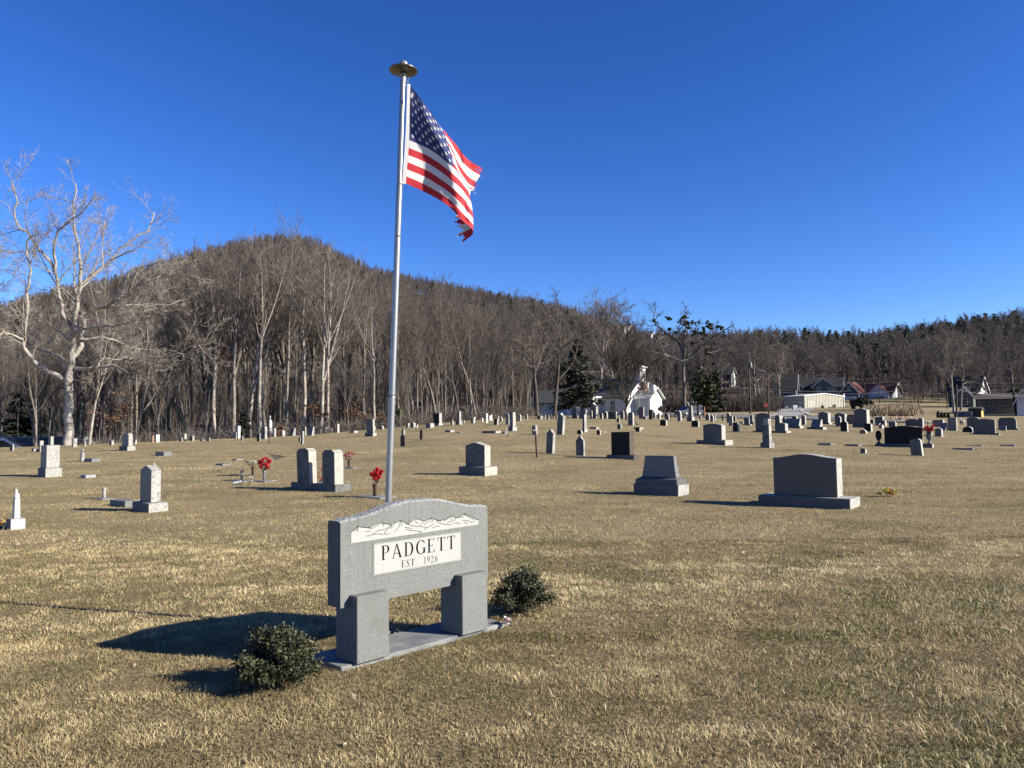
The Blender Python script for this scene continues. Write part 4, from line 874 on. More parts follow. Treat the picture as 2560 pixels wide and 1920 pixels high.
# ------------------------------------------------------------------ vehicles
def car(name, label, px, py, D, th, L_, W_, Hc, col, suv=False, cat='car'):
    p = at(px, py, D); p.z = H(p.x, p.y)+.12; r = empty(name, p, math.radians(th), label, cat); hl = L_/2
    low = [(-hl, .35), (-hl+.05, .75), (-hl+.15, .95 if suv else .88), (hl*.45, .95 if not suv else 1.05), (hl-.15, .78 if not suv else .95), (hl, .6), (hl, .35), (hl-.1, .25), (-hl+.1, .25)]
    cab = [(-hl+.25, .9), (-hl+.55 if suv else -hl+.95, Hc-.03), (-hl+1.1, Hc), (hl*.12, Hc), (hl*.3, Hc-.12), (hl*.62, .92)] if not suv else [(-hl+.12, .95), (-hl+.35, Hc-.06), (-hl+.8, Hc), (hl*.2, Hc), (hl*.36, Hc-.1), (hl*.55, 1.02)]
    m = MB(); m.prism(low[::-1], -W_/2, W_/2); m.build('body', col, r, .04)
    m = MB(); m.prism(cab[::-1], -W_/2+.12, W_/2-.12); c = m.build('cabin', col, r, .05)
    m = MB(); 
    for sg in (-1, 1):
        y = sg*(W_/2-.105); v = [(cab[1][0]+.15, y, cab[1][1]-.13), (cab[0][0]+.3, y, 1.0), (cab[5][0]-.3, y, 1.0), (cab[4][0]-.05, y, cab[4][1]-.08)]; m.add(v, [(0, 1, 2, 3) if sg < 0 else (3, 2, 1, 0)])
    a, b = cab[4], cab[5]; m.add([(a[0]+.06, -W_/2+.25, a[1]), (b[0]+.03, -W_/2+.2, b[1]+.04), (b[0]+.03, W_/2-.2, b[1]+.04), (a[0]+.06, W_/2-.25, a[1])], [(0, 1, 2, 3)])
    m.build('windows', 'glass_dark', c)
    for x in (-hl+.85, hl-.85):
        for sg in (-1, 1):
            m = MB(); m.lathe([(.20, -.11), (.33, -.11), (.34, -.08), (.34, .08), (.33, .11), (.20, .11)], sides=18); o = m.build('wheel', 'tyre', r); o.location = (x, sg*(W_/2-.1), .34); o.rotation_euler = (math.pi/2, 0, 0)
            m = MB(); m.lathe([(.02, -.115), (.2, -.12), (.2, .12), (.02, .115)], sides=12); m.build('rim', 'rim', o)
    for sg in (-1, 1): MB().box(hl-.12, hl+.01, sg*(W_/2-.35)-.2, sg*(W_/2-.35)+.2, .6, .75).build('headlight', 'lamp_clear', r)
car('sedan', 'dark blue-grey sedan parked behind the obelisk', 1722, 1031, 117, 215, 4.6, 1.8, 1.45, 'car_blue')
car('suv', 'black four-wheel-drive estate parked beside the metal building', 1978, 1024, 168, 10, 4.9, 1.9, 1.75, 'car_black', True)
# ------------------------------------------------------------------ poles, wires, signs
def upole(px0, py0, px1, py1, D, rad, label, arm=False, trafo=False):
    b = at(px0, py0, D); t = at(px1, py1, D); b.z = H(b.x, b.y); r = empty('utility_pole', b, 0, label, 'utility pole'); q = Vector(t)-b; MB().tube([(0, 0, -.3), q], [rad, rad*.7], 8).build('shaft', 'pole_wood', r)
    if trafo: MB().lathe([(.22, 0), (.24, .05), (.24, .75), (.2, .85), (.08, .95)], (q.x+.35, 0, q.z-2.3), 12).build('transformer', 'vase_gray', r)
    if arm: MB().tube([q+Vector((0, 0, -.15)), q+Vector((-1.4, 0, .35)), q+Vector((-1.9, 0, .4))], .04, 6).build('lamp_arm', 'vase_gray', r)
    return b+q
t1 = upole(1876, 1026, 1871, 887, 138, .17, 'tallest utility pole, with a transformer, beside the road', trafo=True)
t2 = upole(1922, 1031, 1918, 929, 128, .15, 'utility pole with a lamp arm left of the metal building', arm=True)
t3 = upole(1829, 1017, 1822, 961, 165, .13, 'short utility pole in the roadside brush')
t4 = upole(2391.5, 1062, 2391.5, 961, 90, .11, 'thin dark utility pole before the big pale tree')
t5 = upole(2368, 1017, 2367, 976, 160, .12, 'short pale utility pole left of the big pale tree')
t6 = upole(2199, 1018, 2198, 936, 160, .10, 'slim pole before the red-roofed house')
t7 = upole(2163, 1020, 2161, 960, 165, .10, 'slim pole right of the metal building')
def wire(a, b, sag, lab):
    a, b = Vector(a), Vector(b); pts = [a.lerp(b, i/14)-Vector((0, 0, sag*4*(i/14)*(1-i/14))) for i in range(15)]; o = MB().tube([p-a for p in pts], .022, 4).build('power_line', 'wire'); o.location = a; tag(o, lab, 'power line')
def q_(px, py, D): return Vector(at(px, py, D))
wire(t1-Vector((0, 0, .3)), t2-Vector((0, 0, .3)), .5, 'power line between the tallest pole and the lamp-arm pole'); wire(t3, q_(2010, 1000, 150), 1.2, 'pale power line sagging from the short pole towards the metal building')
wire(t3-Vector((0, 0, .5)), q_(2245, 977, 190), 1.2, 'power line crossing before the grey-green house'); wire(q_(1822, 964, 165), q_(2130, 977, 180), .6, 'upper power line crossing before the grey-green house'); wire(q_(2100, 1000, 160), t4-Vector((0, 0, .6)), 1.5, 'power line from the metal building to the thin dark pole')
wire(t4-Vector((0, 0, .6)), q_(2600, 985, 110), .5, 'power line leaving the thin dark pole to the right'); wire(q_(2000, 940, 180), q_(2700, 960, 150), 1.5, 'high power line above the houses at right'); wire(q_(2390, 949, 150), q_(2620, 952, 150), .6, 'short high power line before the gabled house')
p = at(1915, 1027, 150); p.z = H(p.x, p.y); r = empty('stop_sign', p, 0, 'small red octagonal stop sign between the two utility poles', 'road sign'); MB().tube([(0, 0, 0), (0, 0, 1.2)], .03, 6).build('post', 'vase_gray', r); m = MB(); m.prism([(.38*math.cos(math.pi/8+k*math.pi/4), 1.3+.38*math.sin(math.pi/8+k*math.pi/4)) for k in range(8)], -.06, -.035); m.build('panel', 'stop_red', r)
p = at(1749, 1031, 119); z = H(p.x, p.y)+.1; r = empty('church_sign', (p.x, p.y, z), math.radians(-25), 'arched white sign board between brick pillars beside the dark car', 'sign'); MB().box(.42, .80, -.2, .2, -.2, 1.35).build('pillar', 'brick', r); MB().box(-.75, -.45, -.2, .2, -.2, .5).build('pillar', 'brick', r); MB().prism([(-.42, .2), (.4, .2)]+[(.41*math.cos(a), 1.25+.4*math.sin(a)) for a in np.linspace(0, math.pi, 10)], -.1, .1).build('board', 'white_paint', r)
p = at(1745, 1033, 114); z = H(p.x, p.y)+.1; o = MB().lathe([(.14, 0), (.14, 1.5), (.10, 1.7), (.02, 1.75)], sides=10).build('dark_post', 'granite_black'); o.location = (p.x, p.y, z); tag(o, 'dark round-topped post just right of the dark car', 'post')
m = MB(); p = at(1731, 1020, 130); z = H(p.x, p.y)
for a, b in (((-.8, 2.2), (.8, 2.2)), ((-.8, 2.2), (0, .6)), ((.8, 2.2), (0, .6)), ((0, 2.9), (-.45, .3)), ((0, 2.9), (.45, .3))): m.tube([(a[0], 0, a[1]), (b[0], 0, b[1])], .035, 5)
o = m.build('metal_star', 'vase_gray'); o.location = (p.x, p.y, z); tag(o, 'thin metal star ornament standing behind the dark car', 'ornament')
for x, lb in ((1650, 'left'), (1672, 'right')): 
    p = at(x, 1022, 135); z = H(p.x, p.y); o = MB().box(-.15, .15, -.15, .15, -.2, .55).build('bollard', 'white_paint', None, .03); o.location = (p.x, p.y, z); tag(o, 'small white bollard right of the church, the %s one' % lb, 'bollard')
for x, w2, h2, lb in ((1987, .9, 1.0, 'white box standing before the black estate car'), (1996, .9, .4, 'low white box right of the white box before the black car')):
    p = at(x, 1030, 160); z = H(p.x, p.y); o = MB().box(-w2/2, w2/2, -.4, .4, -.2, h2).build('box', 'white_paint', None, .05); o.location = (p.x, p.y, z+.1); tag(o, lb, 'box')
# ------------------------------------------------------------------ gravestones
FOOT = []   # footprints kept free of grass: (x, y, angle, half-x, half-y)
TH0 = math.radians(40)
def solve(px0, px1, px2, pyb, th, Dmax=180, tdef=None):
    """nearest corner under photo point (px1,pyb); face to the left, side to the right"""
    Cn = hit(px1, pyb, Dmax); c, s = math.cos(th), math.sin(th); r0 = ray(px0, pyb); r2 = ray(px2, pyb); u0 = r0.x/r0.y; u2 = r2.x/r2.y
    w_ = max(.05, (Cn.x-u0*Cn.y)/(c+u0*s)); den = s-u2*c
    t_ = (u2*Cn.y-Cn.x)/den if abs(den) > .05 else .15
    if t_ < .07 or t_ > .9: t_ = min(max(t_, .08), .30) if t_ > 0 else .15
    if tdef: t_ = tdef
    return Cn, w_, t_
def stone_mesh(kind, w, t, h, mats, bev):
    m = MB()
    if kind == 'obel':
        m.frus(0, 0, 0, h*.80, w, t, w*.80, t*.80); m.frus(0, 0, h*.80, h, w*.80, t*.80, w*.62, t*.62)
    elif kind == 'pillar':
        m.prism(profile('flat', w, h), -t/2, t/2, 0, 1)
    elif kind == 'slant':
        p = [(-t/2, 0), (t/2, 0), (t/2, h), (t*.10, h), (-t/2, h*.30)]
        v = [(-w/2, y, z) for y, z in p]+[(w/2, y, z) for y, z in p]; m.add(v, [(4, 3, 2, 1, 0), (5, 6, 7, 8, 9)], 1); m.add(v, [((i+1) % 5, i, i+5, (i+1) % 5+5)[::-1] for i in range(5)], 0)
    elif kind == 'wedge':     # slanted front face, vertical back
        m = MB(); v = [(-w/2, -t/2, 0), (w/2, -t/2, 0), (w/2, t/2, 0), (-w/2, t/2, 0), (-w/2, t*.1, h), (w/2, t*.1, h), (w/2, t/2, h), (-w/2, t/2, h)]
        m.add(v, [(0, 3, 2, 1), (4, 5, 6, 7), (0, 1, 5, 4), (2, 3, 7, 6)], 0); m.add(v, [(1, 2, 6, 5), (3, 0, 4, 7)], 1)
    elif kind == 'urn':
        m.frus(0, 0, 0, h*.72, w, t, w*.74, t*.8); m.frus(0, 0, h*.72, h*.80, w*.84, t*.9, w*.3, t*.3)
        m.lathe([(.02, h*.80), (w*.13, h*.83), (w*.2, h*.9), (w*.13, h*.95), (w*.07, h*.97), (.01, h)], sides=10)
    else:
        m.prism(profile(kind, w, h), -t/2, t/2, 0, 1)
    me = m.mesh('tablet', mats, bev)
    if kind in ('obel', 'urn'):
        for p_ in me.polygons: p_.material_index = 0 if p_.normal.y < -.5 else 1  # front faces take the shade-darkened slot, all others the paler one
    return me
MATSET = {'l': ('marble_shade', 'marble_old'), 'W': ('marble_old', 'marble_white'), 'd': ('granite_dark', 'granite_rock'), 'g': ('granite_gray', 'granite_rock'), 'k': ('granite_black', 'granite_rock'),
          'b': ('stone_brown', 'stone_brown'), 'm': ('stone_mossy', 'stone_tan'), 'r': ('stone_red', 'stone_red'), 't': ('stone_tan', 'stone_tan'), 'o': ('granite_gray', 'marble_old'), 'n': ('granite_black', 'stone_brown')}  # (front, sides): most fronts darkened for shade; granite ones also polished, sides rough
CN = {'l': 'weathered marble', 'W': 'bright white', 'd': 'dark grey granite', 'g': 'grey granite', 'k': 'black granite', 'b': 'brown', 'm': 'mossy grey', 'r': 'reddish-brown', 't': 'tan', 'o': 'grey', 'n': 'near-black'}
SN = {'flat': 'square-topped', 'curve': 'curved-top', 'serp': 'serpentine-top', 'round': 'round-topped', 'dome': 'round-shouldered', 'point': 'pointed-arch', 'peak': 'peaked', 'ogee': 'spire-topped', 'cut': 'clipped-corner',
      'wave': 'wavy-topped', 'broken': 'stepped broken', 'obel': 'tapering obelisk', 'pillar': 'square pillar', 'slant': 'slanted wedge', 'wedge': 'slant-faced', 'urn': 'urn-topped', 'low': 'low block', 'flush': 'flat flush'}
ZT = {'A': 'near the big oak', 'L': 'along the wood right of the oak', 'M': 'in far rows left of the flagpole', 'N': 'in far rows right of flagpole', 'C': 'in rows before the white church',
      'R': 'in rows before the dark car', 'B': 'in rows before the metal building', 'E': 'in rows before the open grass field'}
# x0,x1,x2,ytop,ybase,kind,mat,lean(deg),base(x0,x1,x2,height px) or None,zone, Dmax, label
S = []
def st(x0, x1, x2, yt, yb, kind, mt, zone, base=None, lean=0, dmax=None, label=None, back=0): S.append(dict(x=(x0, x1, x2), yt=yt, yb=yb, kind=kind, mt=mt, zone=zone, base=base, lean=lean, dmax=dmax, label=label, back=back))
# --- foreground and middle ones with own labels
st(1933, 2093, 2106, 1139, 1275, 'serp', 'd', '', (1896, 2126, 2151, 27), label='large dark granite headstone on a long base, nearest on the right')
st(1607, 1693, 1701, 1142, 1242, 'big', 'o', '', (1584, 1696, 1723, 29), label='tapering grey monument on a stepped base, left of the large dark headstone')
st(1159, 1207, 1222, 1107, 1191, 'peak', 'm', '', (1147, 1212, 1244, 23), label='mossy grey peaked headstone standing alone right of the flagpole')
st(1530, 1576, 1588, 1080, 1150, 'flat', 'n', '', (1516, 1585, 1600, 12), label='near-black square headstone with a worn brown side on a flat base')
st(1440, 1459, 1463, 1089, 1140, 'ogee', 'l', '', None, label='small weathered spire-topped tablet left of the near-black square headstone')
st(1364, 1380, 1386.5, 1073, 1135, 'ogee', 'l', '', None, 4, label='spire-topped marble tablet leaning right beside the rusty post')
st(1391, 1405, 1411, 1032, 1087, 'wave', 'l', '', None, 4.5, label='tall leaning slate-dark tablet with a wavy broken top')
st(351.6, 379, 404.5, 1166, 1283, 'peak', 'g', '', (330, 371, 421, 24), label='thick grey headstone with a tiny white ornament on top, front left')
st(107.6, 122, 147, 1114, 1194, 'pillar', 'g', '', (94, 113, 155, 23), label='white-sided square pillar headstone on a rough base at the far left')
st(24, 34, 53, 1250, 1325.7, 'W1', 'W', '', (15, 25.6, 64, 27), label='small bright white marker topped by a figurine at the left picture edge')
st(744, 774, 794, 1122, 1226, 'cut', 'm', '', None, -3, label='left one of the twin rough-sided headstones on a shared base')
st(806, 837, 860, 1126, 1231, 'cut', 'm', '', None, -1.5, label='right one of the twin rough-sided headstones on a shared base')
st(305, 321, 332, 1083.6, 1127, 'dome', 'g', '', (297.5, 318, 339, 11.6), label='thick grey headstone on a base, right of the big oak trunk')
st(1755.5, 1802, 1812, 1058.7, 1114, 'curve', 'd', '', (1741, 1813, 1833, 13.5), label='wide dark headstone with a rough pale side, before the road')
st(1904, 1921.6, 1928.5, 1061.5, 1121, 'pillarcap', 'l', '', (1901, 1924, 1936, 15), label='stained square pillar monument with a stepped cap')
st(2211, 2306, 2315, 1064, 1120.5, 'serp', 'k', '', (2188, 2331, 2345, 11.5), label='very wide black headstone flanked by two urns')
st(2279, 2307, 2311, 1097.5, 1140, 'dome', 'm', '', None, -5, label='small mossy leaning tablet in front of the very wide black headstone')
st(2434, 2489.5, 2496, 1046.5, 1088, 'curve', 'd', '', (2423, 2498.5, 2509, 5), label='dark curved headstone with a white edge, right of the very wide black one')
st(2137, 2168.7, 2176, 1020.5, 1070, 'serp', 'd', '', (2131.6, 2172, 2180, 11), label='tall dark headstone rising above the others before the dry grass bank')
st(1894.5, 1931.6, 1937, 1032, 1082, 'curve', 'd', '', (1882, 1931, 1945, 5), label='tall dark square headstone behind the stained pillar monument')
st(913.5, 930, 935, 1047.8, 1091, 'flat', 'd', '', (912, 932, 942, 9.5), -3, label='dark headstone leaning left on a base, just left of the flagpole')
st(1000.5, 1011.5, 1013, 1087, 1117, 'round', 'b', '', None, label='brown round-topped tablet nearest the flagpole on its right')
st(1049, 1055.5, 1057.5, 1073.5, 1099, 'round', 'b', '', None, label='narrow brown round-topped tablet standing alone right of the flagpole')
st(1273.5, 1281.6, 1288.7, 1030, 1078, 'pillar', 'g', '', (1271, 1281.6, 1293, 12), label='tall dark-faced pillar with white side behind the yellow flowers')
st(1456, 1461.6, 1467.5, 1036.5, 1081, 'obel', 'l', '', (1453, 1461, 1470, 8), label='slender white-sided column before the church annexe')
st(668, 674, 681.5, 1038, 1088, 'urn', 'W', '', None, label='tall white urn-topped monument at the wood edge')
st(1719.5, 1728.5, 1731, 1013.5, 1047.6, 'obel', 'l', '', (1717, 1730, 1737, 5), label='grey obelisk in front of the dark car')
st(1570, 1582, 1585.6, 1030.5, 1064, 'dome', 'l', '', None, label='tall grey tablet with a white edge just right of the maple trunk')
st(751, 755.5, 760, 1078, 1111, 'dome', 'l', '', None, 2, label='narrow leaning tablet above and left of the twin headstones')
# --- A
st(24, 31, 35, 1111, 1127.5, 'flat', 'l', 'A'); st(96, 100, 108.5, 1102, 1130, 'flat', 't', 'A'); st(120, 126, 134, 1091, 1121, 'flat', 'g', 'A')
st(180, 183, 193, 1096, 1118, 'dome', 'l', 'A', None, 0, 59); st(208.5, 211, 214, 1102, 1116, 'flat', 'l', 'A'); st(273, 278.5, 285, 1101.5, 1113, 'flat', 'l', 'A')
st(79, 84, 90, 1121.5, 1128.5, 'low', 'l', 'A'); st(90, 93, 96, 1123, 1130, 'low', 'b', 'A')
# --- L
st(334, 337, 342, 1099, 1109, 'slant', 'W', 'L'); st(378, 381, 385, 1089, 1107, 'flat', 'r', 'L'); st(386, 390, 399, 1086.6, 1106, 'dome', 'W', 'L'); st(447, 454, 457, 1093.5, 1103.7, 'flat', 'd', 'L')
st(459.5, 461, 467, 1084.6, 1102.5, 'flat', 't', 'L'); st(473, 481, 486, 1089, 1102, 'dome', 'l', 'L'); st(500, 506, 508, 1098, 1103, 'low', 'd', 'L'); st(515, 523, 525, 1094, 1104, 'low', 'd', 'L')
# --- M
st(582, 590, 592, 1080, 1095.5, 'flat', 'd', 'M'); st(588, 595, 601, 1065, 1095.7, 'flat', 'W', 'M'); st(603, 606.5, 608, 1090, 1102, 'dome', 'k', 'M', None, -9); st(614, 624.5, 630.5, 1073, 1093, 'flat', 'b', 'M')
st(641, 648, 650.5, 1082, 1103.5, 'round', 'k', 'M', None, 5); st(653, 662, 668, 1066.6, 1098, 'dome', 'l', 'M'); st(681.5, 686, 690, 1071, 1088, 'flat', 't', 'M'); st(702, 706, 713, 1076, 1088, 'round', 'l', 'M')
st(723.5, 732, 739, 1070, 1088, 'slant', 'l', 'M'); st(746, 750, 752, 1094, 1106, 'flat', 'k', 'M'); st(756, 763, 765.5, 1066.6, 1085, 'flat', 'd', 'M'); st(767.7, 778, 786, 1066.6, 1089, 'wedge', 'd', 'M')
st(842, 844, 848, 1060, 1078, 'flat', 'W', 'M'); st(875, 884.5, 895.5, 1076.7, 1083, 'low', 'g', 'M'); st(934, 936, 939.5, 1065, 1071.8, 'slant', 'l', 'M'); st(947.5, 956, 960, 1064, 1070.5, 'round', 'g', 'M')
# --- N
st(977, 979, 981, 1062, 1069.5, 'slant', 'W', 'N'); st(1003, 1009, 1013.5, 1066, 1087, 'urn', 'l', 'N'); st(1016, 1020, 1025, 1058, 1069, 'dome', 'l', 'N'); st(1026, 1034, 1039, 1056.5, 1069, 'dome', 'd', 'N'); st(1038, 1041, 1045, 1061, 1069.5, 'slant', 'W', 'N')
st(1064, 1075.5, 1086, 1058, 1070, 'low', 'g', 'N'); st(1081, 1096, 1103, 1032.5, 1064, 'flat', 'k', 'N', (1080, 1096.5, 1109, 5)); st(1126, 1131, 1136, 1046, 1063, 'urn', 'l', 'N'); st(1143.6, 1149, 1154, 1028, 1062, 'pillar', 'l', 'N', (1139, 1148, 1157, 11))
st(1157, 1160, 1162, 1050, 1058, 'flat', 'd', 'N'); st(1112.5, 1125.5, 1136, 1075, 1080.5, 'low', 'g', 'N'); st(1177, 1183, 1184.5, 1048, 1058, 'flat', 'd', 'N'); st(1184, 1185.5, 1189, 1042.5, 1059, 'flat', 'W', 'N'); st(1204.5, 1205.5, 1208, 1045, 1055, 'flat', 'W', 'N')
st(1214.5, 1216, 1220, 1033.5, 1057.6, 'point', 'W', 'N'); st(1222.5, 1224, 1229, 1039, 1053, 'dome', 'W', 'N'); st(1227, 1229, 1231, 1036, 1052, 'dome', 'W', 'N'); st(1234, 1242, 1247, 1047, 1062.5, 'wedge', 'k', 'N', None, -6); st(1245, 1246, 1247, 1039.5, 1052, 'flat', 'l', 'N')
st(1249.5, 1254.6, 1257, 1042, 1054, 'point', 'g', 'N'); st(1264.6, 1271.6, 1273.5, 1033.5, 1061, 'round', 'g', 'N'); st(1291, 1295, 1296.5, 1046, 1053.5, 'flat', 'b', 'N'); st(1294, 1300.5, 1303.5, 1036, 1053, 'round', 'd', 'N')
st(1205, 1239, 1253.5, 1077, 1083.5, 'low', 'd', 'N'); st(1253.5, 1262, 1266, 1080, 1084, 'low', 'd', 'N'); st(1313.5, 1318, 1320, 1035, 1048.5, 'round', 'd', 'N'); st(1330, 1339, 1344, 1063.5, 1087.5, 'dome', 'g', 'N')
# --- C
st(1343, 1351.6, 1355.7, 1039.5, 1048.5, 'flat', 'd', 'C'); st(1361.5, 1362.5, 1365.5, 1034.7, 1046.5, 'flat', 'W', 'C'); st(1367, 1371.5, 1373.3, 1036.5, 1049, 'flat', 'l', 'C'); st(1375.5, 1377, 1379, 1034.5, 1043, 'round', 'r', 'C'); st(1380.5, 1382, 1385, 1039, 1045.5, 'slant', 'l', 'C')
st(1389.5, 1393, 1394.5, 1036, 1047, 'flat', 'l', 'C'); st(1418, 1419, 1422.5, 1026, 1044, 'dome', 'W', 'C'); st(1429, 1431.5, 1432.8, 1036, 1046, 'flat', 'l', 'C'); st(1430.5, 1442.5, 1451, 1016, 1045.5, 'broken', 'm', 'C'); st(1451, 1464, 1469, 1022, 1045.5, 'curve', 'g', 'C')
st(1474, 1480, 1482, 1025, 1046.5, 'round', 'g', 'C'); st(1477, 1490.5, 1495.7, 1012, 1041.5, 'curve', 'g', 'C'); st(1500, 1505.5, 1507.5, 1033, 1045, 'dome', 'k', 'C'); st(1510, 1517, 1520, 1027.6, 1042.5, 'point', 'l', 'C')
st(1520, 1540, 1543.5, 1029, 1045, 'flat', 'd', 'C', (1517, 1541, 1547, 2)); st(1443, 1454, 1457.5, 1074, 1086, 'round', 'k', 'C', None, -4); st(1474.6, 1490.5, 1497.5, 1067.6, 1073, 'low', 'd', 'C'); st(1491.6, 1500, 1503, 1074.6, 1087.5, 'round', 'k', 'C')
st(1542, 1548, 1549.5, 1043.5, 1056, 'round', 'k', 'C'); st(1543, 1552, 1554.5, 1057, 1073, 'ogee', 'l', 'C'); st(1551, 1559, 1561, 1026.5, 1043.5, 'round', 'd', 'C'); st(1584, 1600, 1609, 1068, 1073.5, 'low', 'l', 'C'); st(1589, 1599, 1602, 1069, 1080, 'flat', 'k', 'C')
# --- R
st(1592, 1594.5, 1596, 1039, 1046, 'flat', 'l', 'R'); st(1596.5, 1609, 1611, 1017.6, 1043.8, 'flat', 'g', 'R'); st(1609, 1614.5, 1616.5, 1040, 1049, 'round', 'd', 'R'); st(1616, 1619, 1620.5, 1039, 1047, 'round', 'k', 'R'); st(1622, 1631, 1632.5, 1023.5, 1048.5, 'flat', 'b', 'R')
st(1633, 1637.5, 1639, 1031, 1041.5, 'flat', 'k', 'R'); st(1644, 1649, 1652, 1032, 1048, 'ogee', 'l', 'R'); st(1650, 1665, 1669, 1049, 1064.8, 'curve', 'k', 'R'); st(1661.7, 1667, 1668.5, 1032.5, 1044.5, 'flat', 'b', 'R'); st(1665, 1672, 1674, 1034, 1052, 'point', 'g', 'R')
st(1693.5, 1701.6, 1705, 1026.5, 1053.5, 'point', 'g', 'R'); st(1686, 1689, 1690, 1033.5, 1041, 'flat', 'b', 'R'); st(1707, 1710, 1711.5, 1034, 1041.7, 'flat', 'b', 'R'); st(1728.7, 1745.7, 1749, 1051, 1068, 'curve', 'k', 'R'); st(1748, 1752.5, 1754, 1041, 1043.5, 'low', 'd', 'R')
st(1764, 1773, 1775, 1033, 1051, 'point', 'd', 'R'); st(1775.7, 1783, 1785.5, 1036.5, 1055, 'point', 'd', 'R'); st(1784.5, 1788, 1790.5, 1035, 1048.5, 'obel', 'l', 'R'); st(1804.5, 1808, 1809.5, 1037, 1049.5, 'flat', 'b', 'R')
st(1817, 1824.5, 1827, 1031, 1056.8, 'point', 'd', 'R'); st(1822, 1831, 1833.5, 1039, 1064.8, 'dome', 'g', 'R'); st(1833.5, 1839, 1840.5, 1041, 1053.5, 'dome', 'k', 'R'); st(1831, 1843.5, 1848, 1056, 1080, 'flat', 'k', 'R', (1829, 1843.5, 1852, 3))
st(1847, 1858, 1861, 1054.6, 1058.5, 'low', 'd', 'R')
# --- B
st(1860.5, 1873.5, 1877, 1043, 1063.7, 'curve', 'd', 'B', (1854.6, 1876, 1887, 3.3)); st(1874.6, 1882, 1884, 1038, 1060.5, 'dome', 'g', 'B'); st(1889, 1894, 1896, 1040, 1052, 'flat', 'k', 'B'); st(1937.5, 1949.5, 1953, 1037.6, 1058.5, 'round', 'd', 'B'); st(1952.5, 1954, 1957, 1040, 1057, 'flat', 'W', 'B')
st(1932.8, 1958.6, 1965.7, 1057, 1083.5, 'curve', 'd', 'B', (1930, 1966, 1978, 6)); st(1957.5, 1994.5, 2001, 1046, 1071, 'wedge', 'g', 'B', (1955, 2000, 2009, 6)); st(1957.5, 1963, 1965, 1043.5, 1056, 'flat', 'k', 'B'); st(1980.4, 1991, 1995, 1041, 1056, 'flat', 'k', 'B')
st(2004, 2013, 2015.5, 1036.5, 1062, 'point', 'd', 'B'); st(2026.5, 2049.4, 2056.4, 1048.8, 1074.6, 'wedge', 'g', 'B', (2017, 2057.6, 2067, 7.6)); st(2045, 2069.4, 2075.8, 1029.4, 1061, 'serp', 'd', 'B', (2043, 2073, 2080.5, 4)); st(2061, 2061.8, 2064.7, 1036.5, 1060.5, 'flat', 'l', 'B', None, -3)
st(2086.4, 2111.7, 2117.5, 1031.7, 1061, 'peak', 'd', 'B', (2083, 2117, 2122, 3)); st(2089, 2101.5, 2104.5, 1040, 1066, 'round', 'd', 'B'); st(2101, 2117.5, 2121, 1049, 1079.5, 'ogee', 'k', 'B', (2098, 2118, 2125, 2)); st(2118, 2139, 2141, 1036, 1061, 'dome', 'd', 'B')
st(2161, 2177.5, 2182, 1059, 1079.5, 'flat', 'k', 'B'); st(2149, 2164.5, 2168.5, 1074, 1084.5, 'round', 'd', 'B'); st(2151, 2163.4, 2167, 1121.4, 1134.5, 'low', 'd', 'B')
# --- E
st(2177, 2184, 2186.5, 1049.5, 1060, 'flat', 'k', 'E'); st(2187, 2188.5, 2191.5, 1049, 1060, 'flat', 'W', 'E'); st(2188.6, 2207.5, 2212, 1041.7, 1064, 'flat', 'd', 'E'); st(2203, 2212.7, 2216.5, 1051, 1065, 'flat', 'd', 'E'); st(2197.5, 2205, 2210, 1062, 1071.5, 'flat', 'd', 'E'); st(2221.6, 2239, 2241.5, 1053, 1068, 'curve', 'm', 'E')
st(2264, 2295.7, 2298, 1047, 1066, 'curve', 'd', 'E'); st(2295.7, 2307, 2310.5, 1045.5, 1067.5, 'flat', 'd', 'E'); st(2336, 2352.6, 2356.5, 1070.5, 1092.5, 'serp', 'd', 'E', (2334, 2353, 2361, 2.5)); st(2316, 2329, 2332, 1071, 1088, 'dome', 'd', 'E'); st(2333, 2358, 2362.5, 1049.5, 1068, 'flat', 'g', 'E')
st(2349, 2363, 2369.5, 1057, 1077, 'wedge', 'g', 'E'); st(2370, 2391.7, 2394, 1044, 1077.5, 'flat', 'g', 'E'); st(2406, 2431.5, 2435, 1066, 1081.5, 'round', 'k', 'E'); st(2417.5, 2447.5, 2450, 1042.5, 1072, 'curve', 'd', 'E'); st(2493, 2538.5, 2543.5, 1043.5, 1075.7, 'dome', 'd', 'E', (2491, 2546, 2553, 4)); st(2500, 2515, 2520, 1064.5, 1077, 'wedge', 'g', 'E')
# --- flush markers
FL = [(208, 229, 252, 1144, 1155.5, 'grey flat marker beside the small statuette at the far left'), (388, 409, 429, 1127, 1140, 'grey block marker alone on the turf before the wood'), (538.5, 556, 576, 1158, 1164.5, 'low dark-ended marker left of the flower vases'),
      (580, 592, 608, 1147, 1151, 'pale flush marker farther behind the flower vases'), (611, 620, 627, 1151.5, 1155.5, 'dark flush marker directly behind the yellow-white flowers'), (201, 214, 230, 1185.6, 1196, 'rough little stone marker right of the white-sided pillar'),
      (1139, 1150, 1157, 1079.5, 1082.5, 'thin flush marker at the right end of the low grey block'), (2045, 2077, 2087.5, 1107, 1113.5, 'long flush marker left of another before the black headstone'), (2112, 2145.7, 2156, 1109.5, 1116.5, 'long flush marker touching the shadow of the very wide black headstone'),
      (2411, 2453.6, 2461, 1112, 1115, 'thin flush marker, the farther of two right of the leaning tablet'), (2380.5, 2432, 2442.6, 1119, 1126, 'thick flush marker, the nearer of two right of the leaning tablet'), (2499, 2537, 2541, 1111.5, 1116, 'flush marker nearest the right picture edge'),
      (1504, 1507, 1516, 1079, 1081.5, 'pale flush slab right of the small round black headstone')]
zc = {}
order = sorted([s_ for s_ in S if s_['zone']], key=lambda s_: s_['x'][0])
